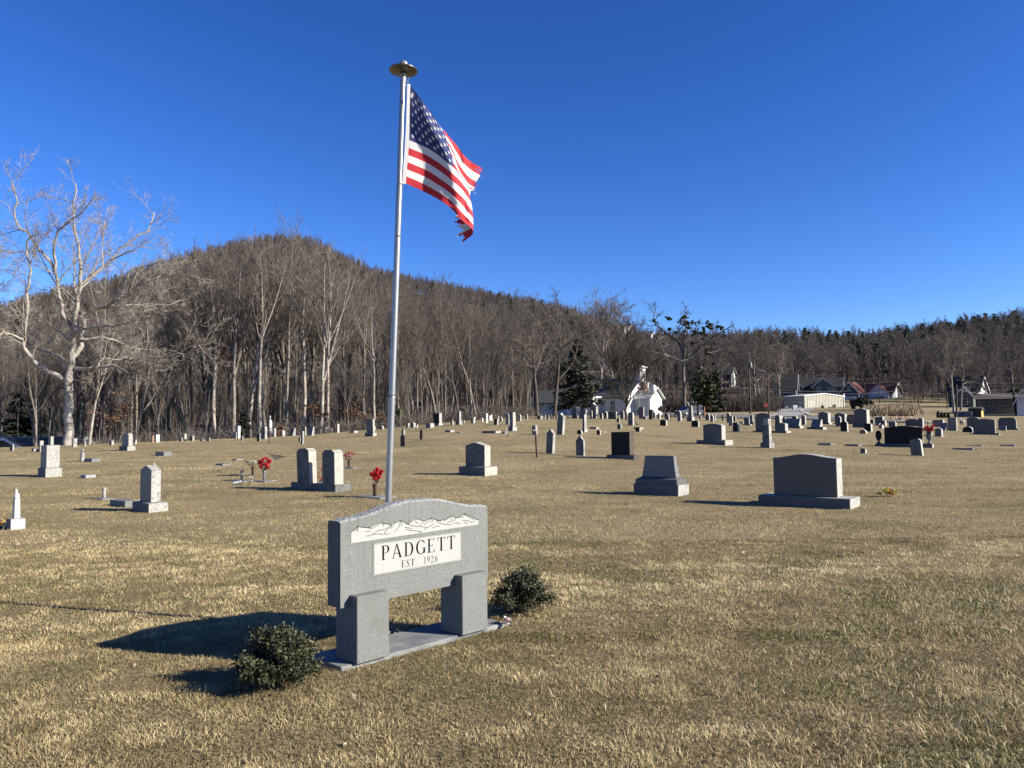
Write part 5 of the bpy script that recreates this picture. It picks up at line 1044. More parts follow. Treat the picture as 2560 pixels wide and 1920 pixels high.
for s_ in order:
    k_ = s_['zone']; zc[k_] = zc.get(k_, 0)+1; s_['ord'] = zc[k_]
STO = {}
for s_ in S:
    x0, x1, x2 = s_['x']; th = TH0+math.radians(random.Random(int(x0*7)).uniform(-2, 2)); ms = MATSET[s_['mt']]; base = s_['base']; kd = s_['kind']
    dm = s_['dmax'] or {'A': 60, 'L': 61, 'M': 62, 'N': 66, 'C': 72, 'R': 80, 'B': 70, 'E': 70}.get(s_['zone'], 70)
    if base: Cn, bw, bt = solve(base[0], base[1], base[2], s_['yb'], th, dm)
    else: Cn, bw, bt = solve(x0, x1, x2, s_['yb'], th, dm)
    D = Cn.y; pp = F/D; Hh = (s_['yb']-s_['yt'])/pp
    if kd == 'flat' and D > 30: bt = min(max(bt, .1), .5)
    near = D < 32; bev = .008 if near else (.012 if D < 60 else 0)
    c_, s0 = math.cos(th), math.sin(th)
    ctr = Vector((Cn.x - bw/2*c_ + bt/2*s0, Cn.y + bw/2*s0 + bt/2*c_, Cn.z))
    if s_['label']: lab = s_['label']
    else:
        z_ = s_['zone']; shp = SN[kd]; nm_ = 'headstone' if kd not in ('low', 'obel', 'pillar') else ''
        lab = ' '.join(('%s %s %s, %s from the left %s' % (CN[s_['mt']], shp, nm_, ordn(s_['ord']-1), ZT[z_])).replace(' ,', ',').split())
    r = empty('headstone' if kd not in ('low',) else 'grave_marker', ctr, -th, lab, 'gravestone', 'gravestones of the cemetery')
    lean = math.radians(s_['lean']); FOOT.append((ctr.x, ctr.y, -th, bw/2+.02, bt/2+.02))
    if base:
        bh = base[3]/pp
        MB().prism([(-bw/2, -.25), (bw/2, -.25), (bw/2, bh), (-bw/2, bh)], -bt/2, bt/2, 0, 1).build('base', ['granite_shade' if ms[0] not in ('stone_mossy', 'stone_brown') else ms[0], ms[1] if kd not in ('big', 'pillarcap') else 'marble_old'], r, bev)  # base front carries painted shade, its sides stay pale
        wr = (x1-x0)/(base[1]-base[0]); tw = bw*wr; tt = bt*min(.92, max(.35, (x2-x1)/max(base[2]-base[1], .5)))
        if kd in ('pillar', 'pillarcap', 'obel'): tt = max(tt, tw*.75)
        hh = Hh-bh
        if kd == 'big':
            m = MB(); m.box(-bw/2+.04, bw/2-.04, -bt/2+.03, bt/2-.03, bh, bh+hh*.17); m.frus(0, 0, bh+hh*.17, bh+hh*.24, bw-.12, bt-.10, tw*1.03, tt*1.1)
            m.build('step', 'granite_shade', r, bev)
            m = MB(); m.frus(0, 0, bh+hh*.24, bh+hh*.42, tw*1.0, tt*1.05, tw*.96, tt*.95); m.frus(0, 0, bh+hh*.42, bh+hh*.95, tw*.95, tt*.92, tw*.84, tt*.6)
            m.frus(0, 0, bh+hh*.95, bh+hh, tw*.86, tt*.64, tw*.84, tt*.6); m.build('tablet', 'granite_gray', r, .006)
        elif kd == 'pillarcap':
            MB().frus(0, 0, bh, bh+hh*.97, tw, tw*.9, tw*.94, tw*.84).build('tablet', ['marble_shade', 'marble_old'], r, bev)
            for p_ in r.children[-1].data.polygons: p_.material_index = 0 if p_.normal.y < -.5 else 1  # shade-darkened marble on the front only
            m = MB(); m.box(-tw*.52, tw*.52, -tw*.45, tw*.45, bh+hh*.97, bh+hh*1.03); m.box(-tw*.36, tw*.36, -tw*.3, tw*.3, bh+hh*1.03, bh+hh*1.32); m.build('cap', 'marble_old', r, bev)
        else:
            o = link('tablet', stone_mesh(kd, tw, tt, hh, ms, bev), r); o.location = (0, 0, bh)
            if lean: o.rotation_euler = (0, lean, 0)
            if wr < .9 and x0-base[0] > (base[1]-x1)*1.6: pass
    else:
        if kd == 'W1':
            pass
        kk = kd if kd != 'low' else 'flat'
        if kk == 'flat' and kd == 'low' and D > 20: Hh = max(Hh, .06)
        o = link('tablet', stone_mesh(kk, bw, bt, Hh+.15, ms, bev), r); o.location = (0, 0, -.15)
        if lean: r.rotation_euler = Matrix.Rotation(-th, 4, 'Z').to_euler(); o.rotation_euler = (0, lean, 0)
    STO[lab] = (r, D, bw, bt, Hh)
    if kd == 'W1':
        for ch in list(r.children):
            if ch.name.startswith('tablet'): bpy.data.objects.remove(ch)
        bh = base[3]/pp; hh = Hh-bh; tw = bw*.55; m = MB(); m.frus(0, 0, bh, bh+hh*.9, tw, tw*.75, tw*.88, tw*.66); m.frus(0, 0, bh+hh*.9, bh+hh, tw*.95, tw*.72, tw*.8, tw*.6); m.build('tablet', 'marble_white', r, .006)
        z = bh+hh; m = MB(); m.lathe([(tw*.36, 0), (tw*.40, .03), (tw*.34, .06), (tw*.30, .085), (tw*.17, .10), (.01, .105)], (0, 0, z), 10); m.lathe([(.005, 0), (tw*.14, .012), (tw*.2, .035), (tw*.17, .06), (.01, .075)], (tw*.04, -.01, z+.085), 10)
        m.build('figurine', 'marble_white', r, smooth=True)
# shared base of the twin headstones
Cn, bw, bt = solve(727, 838.5, 879, 1231, TH0)
c_, s0 = math.cos(TH0), math.sin(TH0); ctr = Vector((Cn.x-bw/2*c_+bt/2*s0, Cn.y+bw/2*s0+bt/2*c_, Cn.z))
FOOT.append((ctr.x, ctr.y, -TH0, bw/2, bt/2))
tb = empty('twin_headstone', ctr, -TH0, 'pair of rough-sided mossy headstones standing on one shared low base', 'gravestone', 'gravestones of the cemetery')
MB().box(-bw/2, bw/2, -bt/2, bt/2, -.2, 19/F*Cn.y).build('base', 'stone_mossy', tb, .006)
for lb in ('left one of the twin rough-sided headstones on a shared base', 'right one of the twin rough-sided headstones on a shared base'):
    rr_ = STO[lb][0]; ch = rr_.children[0]; mw = rr_.matrix_basis @ ch.matrix_basis; ch.parent = tb; ch.matrix_basis = tb.matrix_basis.inverted() @ mw; bpy.data.objects.remove(rr_)
# white ornament
r, D, bw, bt, Hh = STO['thick grey headstone with a tiny white ornament on top, front left']
o = MB().blob((0, 0, .02), .028, rng, 0, .8).build('ornament', 'marble_white'); o.location = r.matrix_basis @ Vector((0.03, .05, Hh-.005)); tag(o, 'tiny white ornament resting on the thick grey headstone', 'ornament')
for x0, x1, x2, yt, yb, lab in FL:
    Cn, bw, bt = solve(x0, x1, x2, yb, TH0); h_ = max(.025, (yb-yt)*Cn.y/F*.8) if (yb-yt) < 6 else (yb-yt)*Cn.y/F*.8
    if x1 < 700 or x0 > 2000: bt = min(max(bt, .3), .7)
    c_, s0 = math.cos(TH0), math.sin(TH0); ctr = Vector((Cn.x-bw/2*c_+bt/2*s0, Cn.y+bw/2*s0+bt/2*c_, Cn.z)); FOOT.append((ctr.x, ctr.y, -TH0, bw/2+.02, bt/2+.02))
    o = MB().box(-bw/2, bw/2, -bt/2, bt/2, -.15, h_).build('grave_marker', 'marble_old' if 'pale' in lab or 'rough' in lab else 'granite_gray', None, .008); o.location = ctr; o.rotation_euler = (0, 0, -TH0)
    tag(o, lab, 'grave marker', 'flat markers on the turf')
# thick grey ledger tablet front left
Cn, bw, bt = solve(274, 312, 349, 1269, TH0); bt = 1.0 if bt > 1.2 else bt
ctr = Vector((Cn.x-bw/2*c_+bt/2*s0, Cn.y+bw/2*s0+bt/2*c_, Cn.z)); FOOT.append((ctr.x, ctr.y, -TH0, bw/2, bt/2))
o = MB().box(-bw/2, bw/2, -bt/2, bt/2, -.1, .13).build('ledger_stone', 'granite_light', None, .01); o.location = ctr; o.rotation_euler = (0, 0, -TH0)
tag(o, 'thick pale grey slab lying flat behind the thick grey headstone', 'grave slab')
# ------------------------------------------------------------------ the family monument in front
E1 = Vector((.690, .724, 0)).normalized(); NN = Vector((E1.y, -E1.x, 0))
A0 = Vector((-1.184, 5.309, 0))                       # lower left front corner of the panel, on the ground plan
ang = math.atan2(E1.y, E1.x)
mon = empty('monument', A0, ang, 'grey granite family monument reading PADGETT EST. 1926 on two square legs', 'monument')
# local: x along the panel, -y towards the viewer, z up
PT = .155; PL = 1.409
rg = np.random.default_rng(3)
def ptop(l):
    t = l/PL; e = min(t, 1-t)
    if e < .06: return .985+.2*e
    return .997+.085*(.5-.5*math.cos(math.pi*min(1, (e-.06)/.38)))
m = MB(); n = 72; rows = 6; tops = []
for i in range(n+1):
    l = PL*i/n; row = []
    for j in range(rows+1):
        f = j/rows; jit = rg.uniform(-.003, .003) if 0 < i < n else 0
        edge = .012 if j in (0, rows) else 0
        row.append((l, PT*f+(rg.uniform(0, .004) if j == 0 else 0), ptop(l)+jit-edge-(rg.uniform(0, .004) if j in (0, rows) else 0)))
    tops.append(row)
m2 = MB(); o_ = []
vs = [v for row in tops for v in row]; fs = []
for i in range(n):
    for j in range(rows): a_ = i*(rows+1)+j; fs.append((a_, a_+rows+1, a_+rows+2, a_+1))
m2.add(vs, fs, 1)
k0 = len(m2.v)
for i in range(n+1):
    l = PL*i/n; m2.v += [(l, .0, .40), (l, PT, .40)]
for i in range(n):
    a_ = i*(rows+1); b_ = (i+1)*(rows+1)
    m2.f.append((k0+2*i, k0+2*i+2, b_, a_)); m2.m.append(0)
    m2.f.append((k0+2*i+1, a_+rows, b_+rows, k0+2*i+3)); m2.m.append(0)
    m2.f.append((k0+2*i, k0+2*i+1, k0+2*i+3, k0+2*i+2)); m2.m.append(0)
m2.f.append(tuple([k0, *range(0, rows+1), k0+1])); m2.m.append(2); e_ = n*(rows+1); m2.f.append(tuple([k0+2*n+1, *range(e_+rows, e_-1, -1), k0+2*n])); m2.m.append(2)
panel = m2.build('panel', ['granite_light', 'rock_edge', 'granite_shade'], mon)
LW = .27; LD = .255
for lx in (.073, 1.041):
    m = MB(); y0 = -.09; y1 = y0+LD; zt = .478
    # notched leg: front part taller, panel rests in the notch
    pr = [(y0, .028), (y1, .028), (y1, .398), (-.0015, .398), (-.0015, zt), (y0, zt)]
    v = [(lx, y, z) for y, z in pr]+[(lx+LW, y, z) for y, z in pr]; k = len(pr)
    m.add(v, [tuple(range(k))[::-1], tuple(range(k, 2*k))]); m.f += [(i, (i+1) % k, (i+1) % k+k, i+k) for i in range(k)]; m.m += [0]*k
    g = m.mesh('leg', ['granite_light'])
    bm = bmesh.new(); bm.from_mesh(g); bmesh.ops.recalc_face_normals(bm, faces=bm.faces)
    bmesh.ops.bevel(bm, geom=[e for e in bm.edges], offset=.004, segments=1, affect='EDGES'); bm.to_mesh(g); bm.free()
    link('leg', g, mon)
def onpanel(zx, zy):     # point of the close-up of the photograph -> panel coordinates (l, z)
    r_ = ray(760+zx/3.2529, 1220+zy/3.2529); e = Vector((0, 0, EYE)); t = (A0-e).dot(NN)/r_.dot(NN); p = e+r_*t-A0
    return p.dot(E1), p.z
def poly(m, pts, y, thick, mi=0):
    m.prism(pts, y-thick, y, mi)
bl = onpanel(382, 450); br = onpanel(1418, 297)
ridge = [(382, 360), (440, 312), (470, 320), (518, 324), (545, 318), (625, 282), (660, 290), (712, 300), (735, 285), (785, 264), (820, 282), (855, 292), (915, 248), (945, 260), (978, 270), (1032, 244), (1070, 258), (1100, 268), (1125, 252), (1145, 262), (1200, 226), (1236, 244), (1265, 238), (1303, 207), (1340, 225), (1390, 250), (1418, 262)]
RP = [onpanel(*p) for p in ridge]
m = MB(); yf = -.0004
pts = RP
for i in range(len(pts)-1):
    a_, b_ = pts[i], pts[i+1]; za = lerp(bl[1], br[1], (a_[0]-bl[0])/(br[0]-bl[0])); zb = lerp(bl[1], br[1], (b_[0]-bl[0])/(br[0]-bl[0]))
    m.add([(a_[0], yf-.0012, za), (b_[0], yf-.0012, zb), (b_[0], yf-.0012, b_[1]), (a_[0], yf-.0012, a_[1])], [(0, 1, 2, 3)])
emb = m.build('mountain_emblem', 'plate_white', mon)
lines = [ridge[i:j] for i, j in ((0, 2), (1, 5), (5, 8), (8, 12), (12, 15), (14, 18), (17, 19), (18, 22), (21, 27))]
lines += [[(440, 312), (428, 340), (410, 352)], [(440, 312), (436, 335), (436, 355)], [(518, 324), (550, 330), (580, 312), (625, 282)], [(625, 282), (650, 300), (640, 308)], [(712, 300), (660, 335), (600, 345), (540, 385), (505, 392)], [(712, 302), (690, 325), (665, 345), (650, 370), (665, 378), (695, 370)],
          [(785, 264), (775, 290), (770, 320), (745, 340), (738, 352)], [(785, 264), (795, 295), (790, 310)], [(735, 285), (712, 320), (700, 330)], [(820, 282), (850, 300), (900, 310), (960, 315), (1000, 322), (975, 338)], [(830, 335), (860, 345), (920, 350), (955, 356), (945, 362)], [(820, 318), (850, 325), (880, 327)],
          [(915, 248), (905, 275), (930, 290)], [(978, 270), (940, 305)], [(1032, 244), (1010, 275), (985, 290), (978, 300)], [(1032, 244), (1045, 272), (1030, 285)], [(1070, 258), (1100, 285), (1140, 295), (1200, 300)], [(1000, 322), (1040, 300), (1060, 290)], [(1100, 268), (1120, 268), (1145, 262)],
          [(1200, 226), (1190, 245), (1205, 255)], [(1236, 244), (1220, 262), (1180, 275), (1160, 285)], [(1303, 207), (1300, 232), (1270, 245)], [(1303, 212), (1345, 240), (1385, 262)], [(1210, 290), (1240, 278), (1245, 290), (1270, 285)], [(1280, 262), (1320, 262), (1360, 280), (1385, 275)], [(1300, 275), (1330, 290)], [(500, 355), (540, 348)], [(560, 380), (600, 372), (640, 378)], [(1040, 325), (1070, 312), (1100, 312)]]
m = MB()
def stroke(m, pts, w_, y):
    for a_, b_ in zip(pts[:-1], pts[1:]):
        d = Vector((b_[0]-a_[0], b_[1]-a_[1])); L_ = d.length
        if L_ < 1e-5: continue
        d /= L_; q = Vector((-d.y, d.x))*w_/2; e = d*w_*.3
        m.add([(a_[0]-e.x-q.x, y, a_[1]-e.y-q.y), (b_[0]+e.x-q.x, y, b_[1]+e.y-q.y), (b_[0]+e.x+q.x, y, b_[1]+e.y+q.y), (a_[0]-e.x+q.x, y, a_[1]-e.y+q.y)], [(0, 1, 2, 3)])
for k, ln in enumerate(lines): stroke(m, [onpanel(*p) for p in ln], .0042 if k < 9 else .0034, -.0024-k*.00002)
m.build('emblem_lines', 'black_ink', emb)
# name plate
q = [onpanel(560, 458), onpanel(1280, 345), onpanel(1280, 582), onpanel(565, 722)]
x0 = (q[0][0]+q[3][0])/2; x1 = (q[1][0]+q[2][0])/2; z1 = (q[0][1]+q[1][1])/2; z0 = (q[2][1]+q[3][1])/2
plate = MB().box(x0, x1, -.0016, .001, z0, z1).build('name_plate', 'plate_white', mon)
m = MB(); i_ = .008
stroke(m, [(x0+i_, z0+i_), (x1-i_, z0+i_), (x1-i_, z1-i_), (x0+i_, z1-i_), (x0+i_, z0+i_)], .0018, -.0020); stroke(m, [(x0, z0), (x1, z0), (x1, z1), (x0, z1), (x0, z0)], .0022, -.0021)
m.build('plate_border', 'black_ink', plate)
# serif letters: built from strokes in a unit cap height
def arcb(cx, cy, rx, ry, a0, a1, wt, wn, n=14):
    """bowl with thick sides (wt) and thin top and bottom (wn)"""
    out = []; inn = []
    for i in range(n+1):
        a_ = math.radians(a0+(a1-a0)*i/n); out.append((cx+rx*math.cos(a_), cy+ry*math.sin(a_))); inn.append((cx+(rx-wt)*math.cos(a_), cy+(ry-wn)*math.sin(a_)))
    return [(out[i], out[i+1], inn[i+1], inn[i]) for i in range(n)]
def R_(x0, y0, x1, y1): return [((x0, y0), (x1, y0), (x1, y1), (x0, y1))]
def Q_(*p): return [tuple(p)]
T_, N_ = .135, .045
def serif(x, y, w_=.3, up=True): h = .035; return R_(x-w_/2, y, x+w_/2, y+h) if up else R_(x-w_/2, y-h, x+w_/2, y)
G = {
 'P': (.62, R_(.08, 0, .08+T_, 1)+serif(.147, 0)+R_(0, .965, .2, 1)+R_(.2, .955, .36, 1)+R_(.2, .45, .36, .49)+arcb(.36, .725, .25, .275, -90, 90, T_, N_)),
 'A': (.80, Q_((.36, 1), (.44, 1), (.76, 0), (.60, 0))+Q_((.36, 1), (.40, .9), (.13, 0), (.08, 0))+R_(.19, .30, .57, .345)+serif(.10, 0, .22)+serif(.68, 0, .26)),
 'D': (.76, R_(.08, 0, .08+T_, 1)+R_(0, .965, .36, 1)+R_(0, 0, .36, .035)+arcb(.36, .5, .37, .5, -90, 90, T_+.01, N_, 18)),
 'G': (.78, arcb(.42, .5, .40, .52, 48, 318, T_+.01, N_, 24)+R_(.62, 0.05, .62+T_, .42)+R_(.52, .40, .85, .435)+R_(.68, .70, .705, .95)+Q_((.60, .86), (.705, .80), (.705, .90), (.66, .92))),
 'E': (.66, R_(.08, 0, .08+T_, 1)+R_(0, .965, .58, 1)+R_(0, 0, .60, .035)+R_(.2, .49, .44, .525)+R_(.42, .41, .445, .605)+Q_((.58, 1), (.58, .78), (.565, .78), (.52, 1))+Q_((.60, 0), (.63, .24), (.61, .24), (.54, 0))),
 'T': (.70, R_(.283, 0, .283+T_, 1)+serif(.35, 0)+R_(.02, .96, .68, 1)+Q_((.02, 1), (.02, .76), (.035, .76), (.09, 1))+Q_((.68, 1), (.68, .76), (.665, .76), (.61, 1))),
 'S': (.56, arcb(.27, .745, .225, .265, 30, 255, .10, .05, 14)+arcb(.27, .26, .235, .27, -150, 75, .11, .05, 14)+Q_((.10, .60), (.22, .47), (.36, .56), (.24, .68))[:0]+Q_((.10, .64), (.36, .40), (.44, .44), (.2, .68))+R_(.46, .74, .485, .95)+R_(.03, .05, .055, .27)),
 '.': (.22, arcb(.10, .055, .06, .06, 0, 360, .06, .06, 10)),
 '1': (.40, R_(.16, 0, .16+.10, 1)+serif(.21, 0, .26)+Q_((.16, 1), (.04, .88), (.05, .86), (.16, .93))),
 '9': (.56, arcb(.27, .68, .235, .32, 0, 360, .10, .04, 20)+Q_((.505, .68), (.40, .68), (.34, .22), (.10, .0), (.08, .03), (.30, .12), (.47, .36))),
 '2': (.56, arcb(.25, .72, .225, .28, -20, 170, .10, .045, 14)+Q_((.475, .68), (.37, .64), (.06, .06), (.10, .06))+R_(.04, 0, .50, .10)+Q_((.50, .1), (.53, .24), (.51, .24), (.44, .1))),
 '6': (.56, arcb(.28, .32, .235, .32, 0, 360, .10, .04, 20)+Q_((.045, .32), (.15, .32), (.21, .78), (.45, 1.0), (.47, .97), (.25, .88), (.08, .64))),
 ' ': (.45, [])}
def word(m, txt, l0, l1, zb, h, y, sp=.14):
    tot = sum(G[c][0] for c in txt)+sp*(len(txt)-1); k = (l1-l0)/tot; x = l0; c_n = 0
    for c in txt:
        wd, polys = G[c]
        for pl in polys:
            v = [(x+p[0]*k, y-c_n*.000004, zb+p[1]*h) for p in pl]; nrm = sum((v[i][0]*v[(i+1) % len(v)][2]-v[(i+1) % len(v)][0]*v[i][2]) for i in range(len(v)))
            if nrm < 0: v = v[::-1]
            m.add(v, [tuple(range(len(v)))]); c_n += 1
        x += (wd+sp)*k
a_ = onpanel(627, 592); b_ = onpanel(1228, 488); c_ = onpanel(627, 475); d_ = onpanel(1228, 380)
m = MB(); zb = (a_[1]+b_[1])/2; word(m, 'PADGETT', a_[0], b_[0], zb, ((c_[1]-a_[1])+(d_[1]-b_[1]))/2, -.0024, .17); m.build('lettering', 'black_ink', plate)
a_ = onpanel(792, 650); b_ = onpanel(1087, 596); c_ = onpanel(792, 590); d_ = onpanel(1087, 541)
hh_ = ((c_[1]-a_[1])+(d_[1]-b_[1]))/2; zz_ = (a_[1]+b_[1])/2; e1_ = onpanel(917, 630)[0]; e2_ = onpanel(973, 615)[0]
m = MB(); word(m, 'EST.', a_[0], e1_, zz_, hh_, -.0024, .16); m.build('lettering', 'black_ink', plate)
m = MB(); word(m, '1926', e2_, b_[0], zz_, hh_, -.0024, .16); m.build('lettering', 'black_ink', plate)
# concrete pad
def gpt(px, py): return hit(px, py, 20)
pc = [Vector(gpt(853, 1682)), Vector(gpt(790, 1646)), Vector(gpt(1248, 1563))]
org = pc[0]; c0 = org-E1*.02
sl = empty('concrete_pad', (org.x, org.y, 0), ang, 'smooth grey concrete pad under the family monument', 'concrete pad'); padL = (pc[2]-org).dot(E1); padW = .43
bpy.data.objects.remove(sl)
sl = MB().box(0, padL, 0, padW, -.06, .026).build('concrete_pad', 'concrete', None, .006); sl.location = (org.x, org.y, 0); sl.rotation_euler = (0, 0, ang); tag(sl, 'smooth grey concrete pad under the family monument', 'concrete pad')
cc = org+E1*padL/2-NN*padW/2; FOOT.append((cc.x, cc.y, ang, padL/2+.005, padW/2+.005))
# ------------------------------------------------------------------ flagpole and flag
PB = Vector((-1.055, 6.30, 0)); PTp = at(1008.5, 178, 6.34); PTp.x = PTp.x
def pole_at(py):
    # point on the pole axis seen at photo height py
    lo, hi = 0., 1.2
    for _ in range(40):
        mid = (lo+hi)/2; p = PB+(PTp-PB)*mid; v = p-Vector((0, 0, EYE)); y = CY-F*v.dot(upv)/v.dot(fw)
        if y > py: lo = mid
        else: hi = mid
    return PB+(PTp-PB)*lo
ax = (PTp-PB).normalized(); q_ = Vector((0, 0, 1)).rotation_difference(ax)
fp = bpy.data.objects.new('flagpole', None); COL.objects.link(fp); fp.location = PB; fp.rotation_mode = 'QUATERNION'; fp.rotation_quaternion = q_
tag(fp, 'tall silver flagpole with a saucer-shaped top behind the family monument', 'flagpole')
Lp = (PTp-PB).length; segs = [0, (pole_at(990)-PB).length, (pole_at(592)-PB).length, (pole_at(462)-PB).length, Lp-.03]
rad = [.0262, .0258, .0254, .0242]
for i in range(4):
    m = MB(); m.lathe([(rad[i], segs[i]-(.2 if i == 0 else 0)), (rad[i], segs[i]+.01), (rad[i], segs[i+1]-.014), (rad[i], segs[i+1]-.004), (rad[i]-.0025, segs[i+1]-.0015), (rad[i]-.003, segs[i+1])], sides=28); m.build('pole_section', 'aluminium', fp, smooth=False).data.polygons.foreach_set('use_smooth', [q < 84 for q in range(len(m.f))])
m = MB(); m.lathe([(.026, -.045), (.03, -.04), (.03, -.01), (.028, 0)], (0, 0, Lp-.01), 24); m.lathe([(.03, -.012), (.075, -.008), (.118, .008), (.123, .014), (.121, .020), (.10, .026), (.05, .034), (.034, .05)], (0, 0, Lp-.01), 36); m.build('saucer', 'brass_dull', fp, smooth=True)
m = MB(); m.lathe([(.012, 0), (.03, .008), (.038, .026), (.030, .046), (.012, .056), (.002, .058)], (0, 0, Lp+.035), 20); m.build('ball_finial', 'aluminium', fp, smooth=True)
DF = 6.32
def fz(X, Y, dep=0): return at(920+X/3.19, 120+Y/3.19, DF+dep)
ctrl_s = [0, .2, .4, .6, .8, 1.0]; ctrl_t = [0, .27, .54, .77, 1.0]
CP = {  # rows t: list over s of (X,Y,depth)
 0: [(338, 298, 0), (468, 470, -.02), (603, 652, .03), (700, 770, .10), (800, 890, .16), (912, 960, .24)],
 1: [(332, 520, 0), (482, 622, -.03), (648, 800, .0), (728, 985, .10), (790, 1090, .17), (850, 1135, .23)],
 2: [(328, 735, 0), (500, 815, .02), (682, 955, -.03), (752, 1040, .03), (808, 1120, .10), (830, 1130, .17)],
 3: [(315, 910, 0), (485, 985, .03), (665, 1110, -.04), (785, 1235, -.02), (832, 1325, .05), (690, 1345, .14)],
 4: [(302, 1080, 0), (470, 1158, .03), (628, 1252, -.04), (765, 1385, -.04), (834, 1462, .0), (748, 1568, .09)]}
CPa = np.array([[np.array(fz(*CP[j][i])) for i in range(6)] for j in range(5)])
def spl(vals, ks, t):
    i = min(max(int(np.searchsorted(ks, t)-1), 0), len(ks)-2); u_ = (t-ks[i])/(ks[i+1]-ks[i])
    p1, p2 = vals[i], vals[i+1]; p0 = vals[i-1] if i > 0 else 2*p1-p2; p3 = vals[i+2] if i+2 < len(vals) else 2*p2-p1
    return .5*((2*p1)+(-p0+p2)*u_+(2*p0-5*p1+4*p2-p3)*u_**2+(-p0+3*p1-3*p2+p3)*u_**3)
def flagpt(s, t):
    col = np.array([spl(CPa[j], ctrl_s, s) for j in range(5)]); p = spl(col, ctrl_t, t)
    w_ = .010*math.sin(14*s+9*t)*min(1, s*3)+.006*math.sin(31*s-13*t+1)*min(1, s*3)+.004*math.sin(60*t+20*s)*s
    return p+np.array([.35*w_, w_, .1*w_])
NS, NT = 150, 78
gp = np.array([[flagpt(i/NS, j/NT) for i in range(NS+1)] for j in range(NT+1)])
fl = empty('flag', fz(325, 285), 0, 'tattered stars-and-stripes flag folded by the wind on the tall pole', 'flag')
base_ = np.array(fl.location); V = (gp-base_).reshape(-1, 3); fs = []; mi = []; fs2 = []
rf = random.Random(8); fray = [1-abs(rf.gauss(0, .018))-(.0 if rf.random() < .6 else rf.uniform(0, .05)) for _ in range(NT+1)]
for j in range(NT):
    st_ = int(j/NT*13)
    lim = fray[j]
    if .30 < j/NT < .36: lim -= .22*(1-abs(j/NT-.33)/.03)
    if .70 < j/NT < .745: lim -= .05
    for i in range(NS):
        s = (i+.5)/NS
        if s > lim: continue
        a_ = j*(NS+1)+i; f_ = (a_, a_+NS+1, a_+NS+2, a_+1)
        if s < .4 and st_ < 7: fs2.append(f_)
        else: fs.append(f_); mi.append(0 if st_ % 2 == 0 else 1)
# fly end threads
thr = MB()
for j in range(NT+1):
    if rf.random() < .5:
        e = Vector(flagpt(fray[j]-.01, j/NT)-base_); d = Vector(flagpt(fray[j]-.01, j/NT)-flagpt(fray[j]-.06, j/NT)).normalized()
        k = e+d*.02+Vector((rf.uniform(-.01, .01), 0, rf.uniform(-.02, .01))); thr.tube([e, k, k+d*.015+Vector((rf.uniform(-.02, .02), 0, rf.uniform(-.02, .015)))], .0009, 3, 0 if int(min(j, NT-1)/NT*13) % 2 == 0 else 1)
me = npmesh('stripes', V, np.array(fs), ['flag_red', 'flag_white'], np.array(mi, np.int32)); me.polygons.foreach_set('use_smooth', [True]*len(me.polygons)); stripes = link('stripes', me, fl)
thr.build('loose_threads', ['flag_red', 'flag_white'], stripes)
me = npmesh('canton', V, np.array(fs2), ['flag_blue']); me.polygons.foreach_set('use_smooth', [True]*len(me.polygons)); canton = link('canton', me, fl)
m = MB()
for r_ in range(9):
    cols = 6 if r_ % 2 == 0 else 5
    for c in range(cols):
        s0_ = .4*((2*c+1+(r_ % 2))/12); t0_ = (7/13)*((r_+1)/10); rs = .026
        nrm = np.cross(flagpt(s0_+.004, t0_)-flagpt(s0_-.004, t0_), flagpt(s0_, t0_+.004)-flagpt(s0_, t0_-.004)); nrm /= np.linalg.norm(nrm)
        for sg in (1, -1):
            v = [flagpt(s0_, t0_)+nrm*.0022*sg-base_]
            for k in range(10):
                rr = rs*(1 if k % 2 == 0 else .42); a2 = math.pi/2+k*math.pi/5
                v.append(flagpt(s0_+rr*math.cos(a2)*.62, t0_-rr*math.sin(a2))+nrm*.0022*sg-base_)
            m.add(v, [(0, k+1, (k+1) % 10+1) for k in range(10)])
m.build('stars', 'flag_white', canton)
# header band and fastenings
m = MB(); hb = []
for j in range(21):
    t = j/20; a_ = Vector(fz(lerp(313, 270, t)+(8*math.sin(t*3)), lerp(285, 1085, t), -.004)); b_ = Vector(flagpt(0.0, t)) if 0 < j < 20 else Vector(fz(lerp(338, 303, t), lerp(288, 1082, t)))
    hb += [a_-Vector(base_), b_-Vector(base_)]
m.add(hb, [(2*j, 2*j+2, 2*j+3, 2*j+1) for j in range(20)])
m.add([v+Vector((0, .003, 0)) for v in hb], [(2*j, 2*j+1, 2*j+3, 2*j+2) for j in range(20)]); m.build('header_band', 'flag_white', fl)
tg = MB(); p_ = Vector(fz(348, 380, -.03))-Vector(base_); tg.box(p_.x-.007, p_.x+.009, p_.y-.002, p_.y+.002, p_.z-.02, p_.z+.018); tg.build('tag', 'flag_white', fl)
for yz in (255, 1095):
    p_ = Vector(fz(318 if yz < 500 else 276, yz))-Vector(base_); m = MB(); m.tube([p_+Vector((-.012, 0, .018)), p_+Vector((0, 0, .02)), p_+Vector((.008, 0, 0)), p_+Vector((0, 0, -.018)), p_+Vector((-.012, 0, -.015)), p_+Vector((-.014, 0, .01))], .0025, 6); m.build('snap_hook', 'vase_gray', fl)
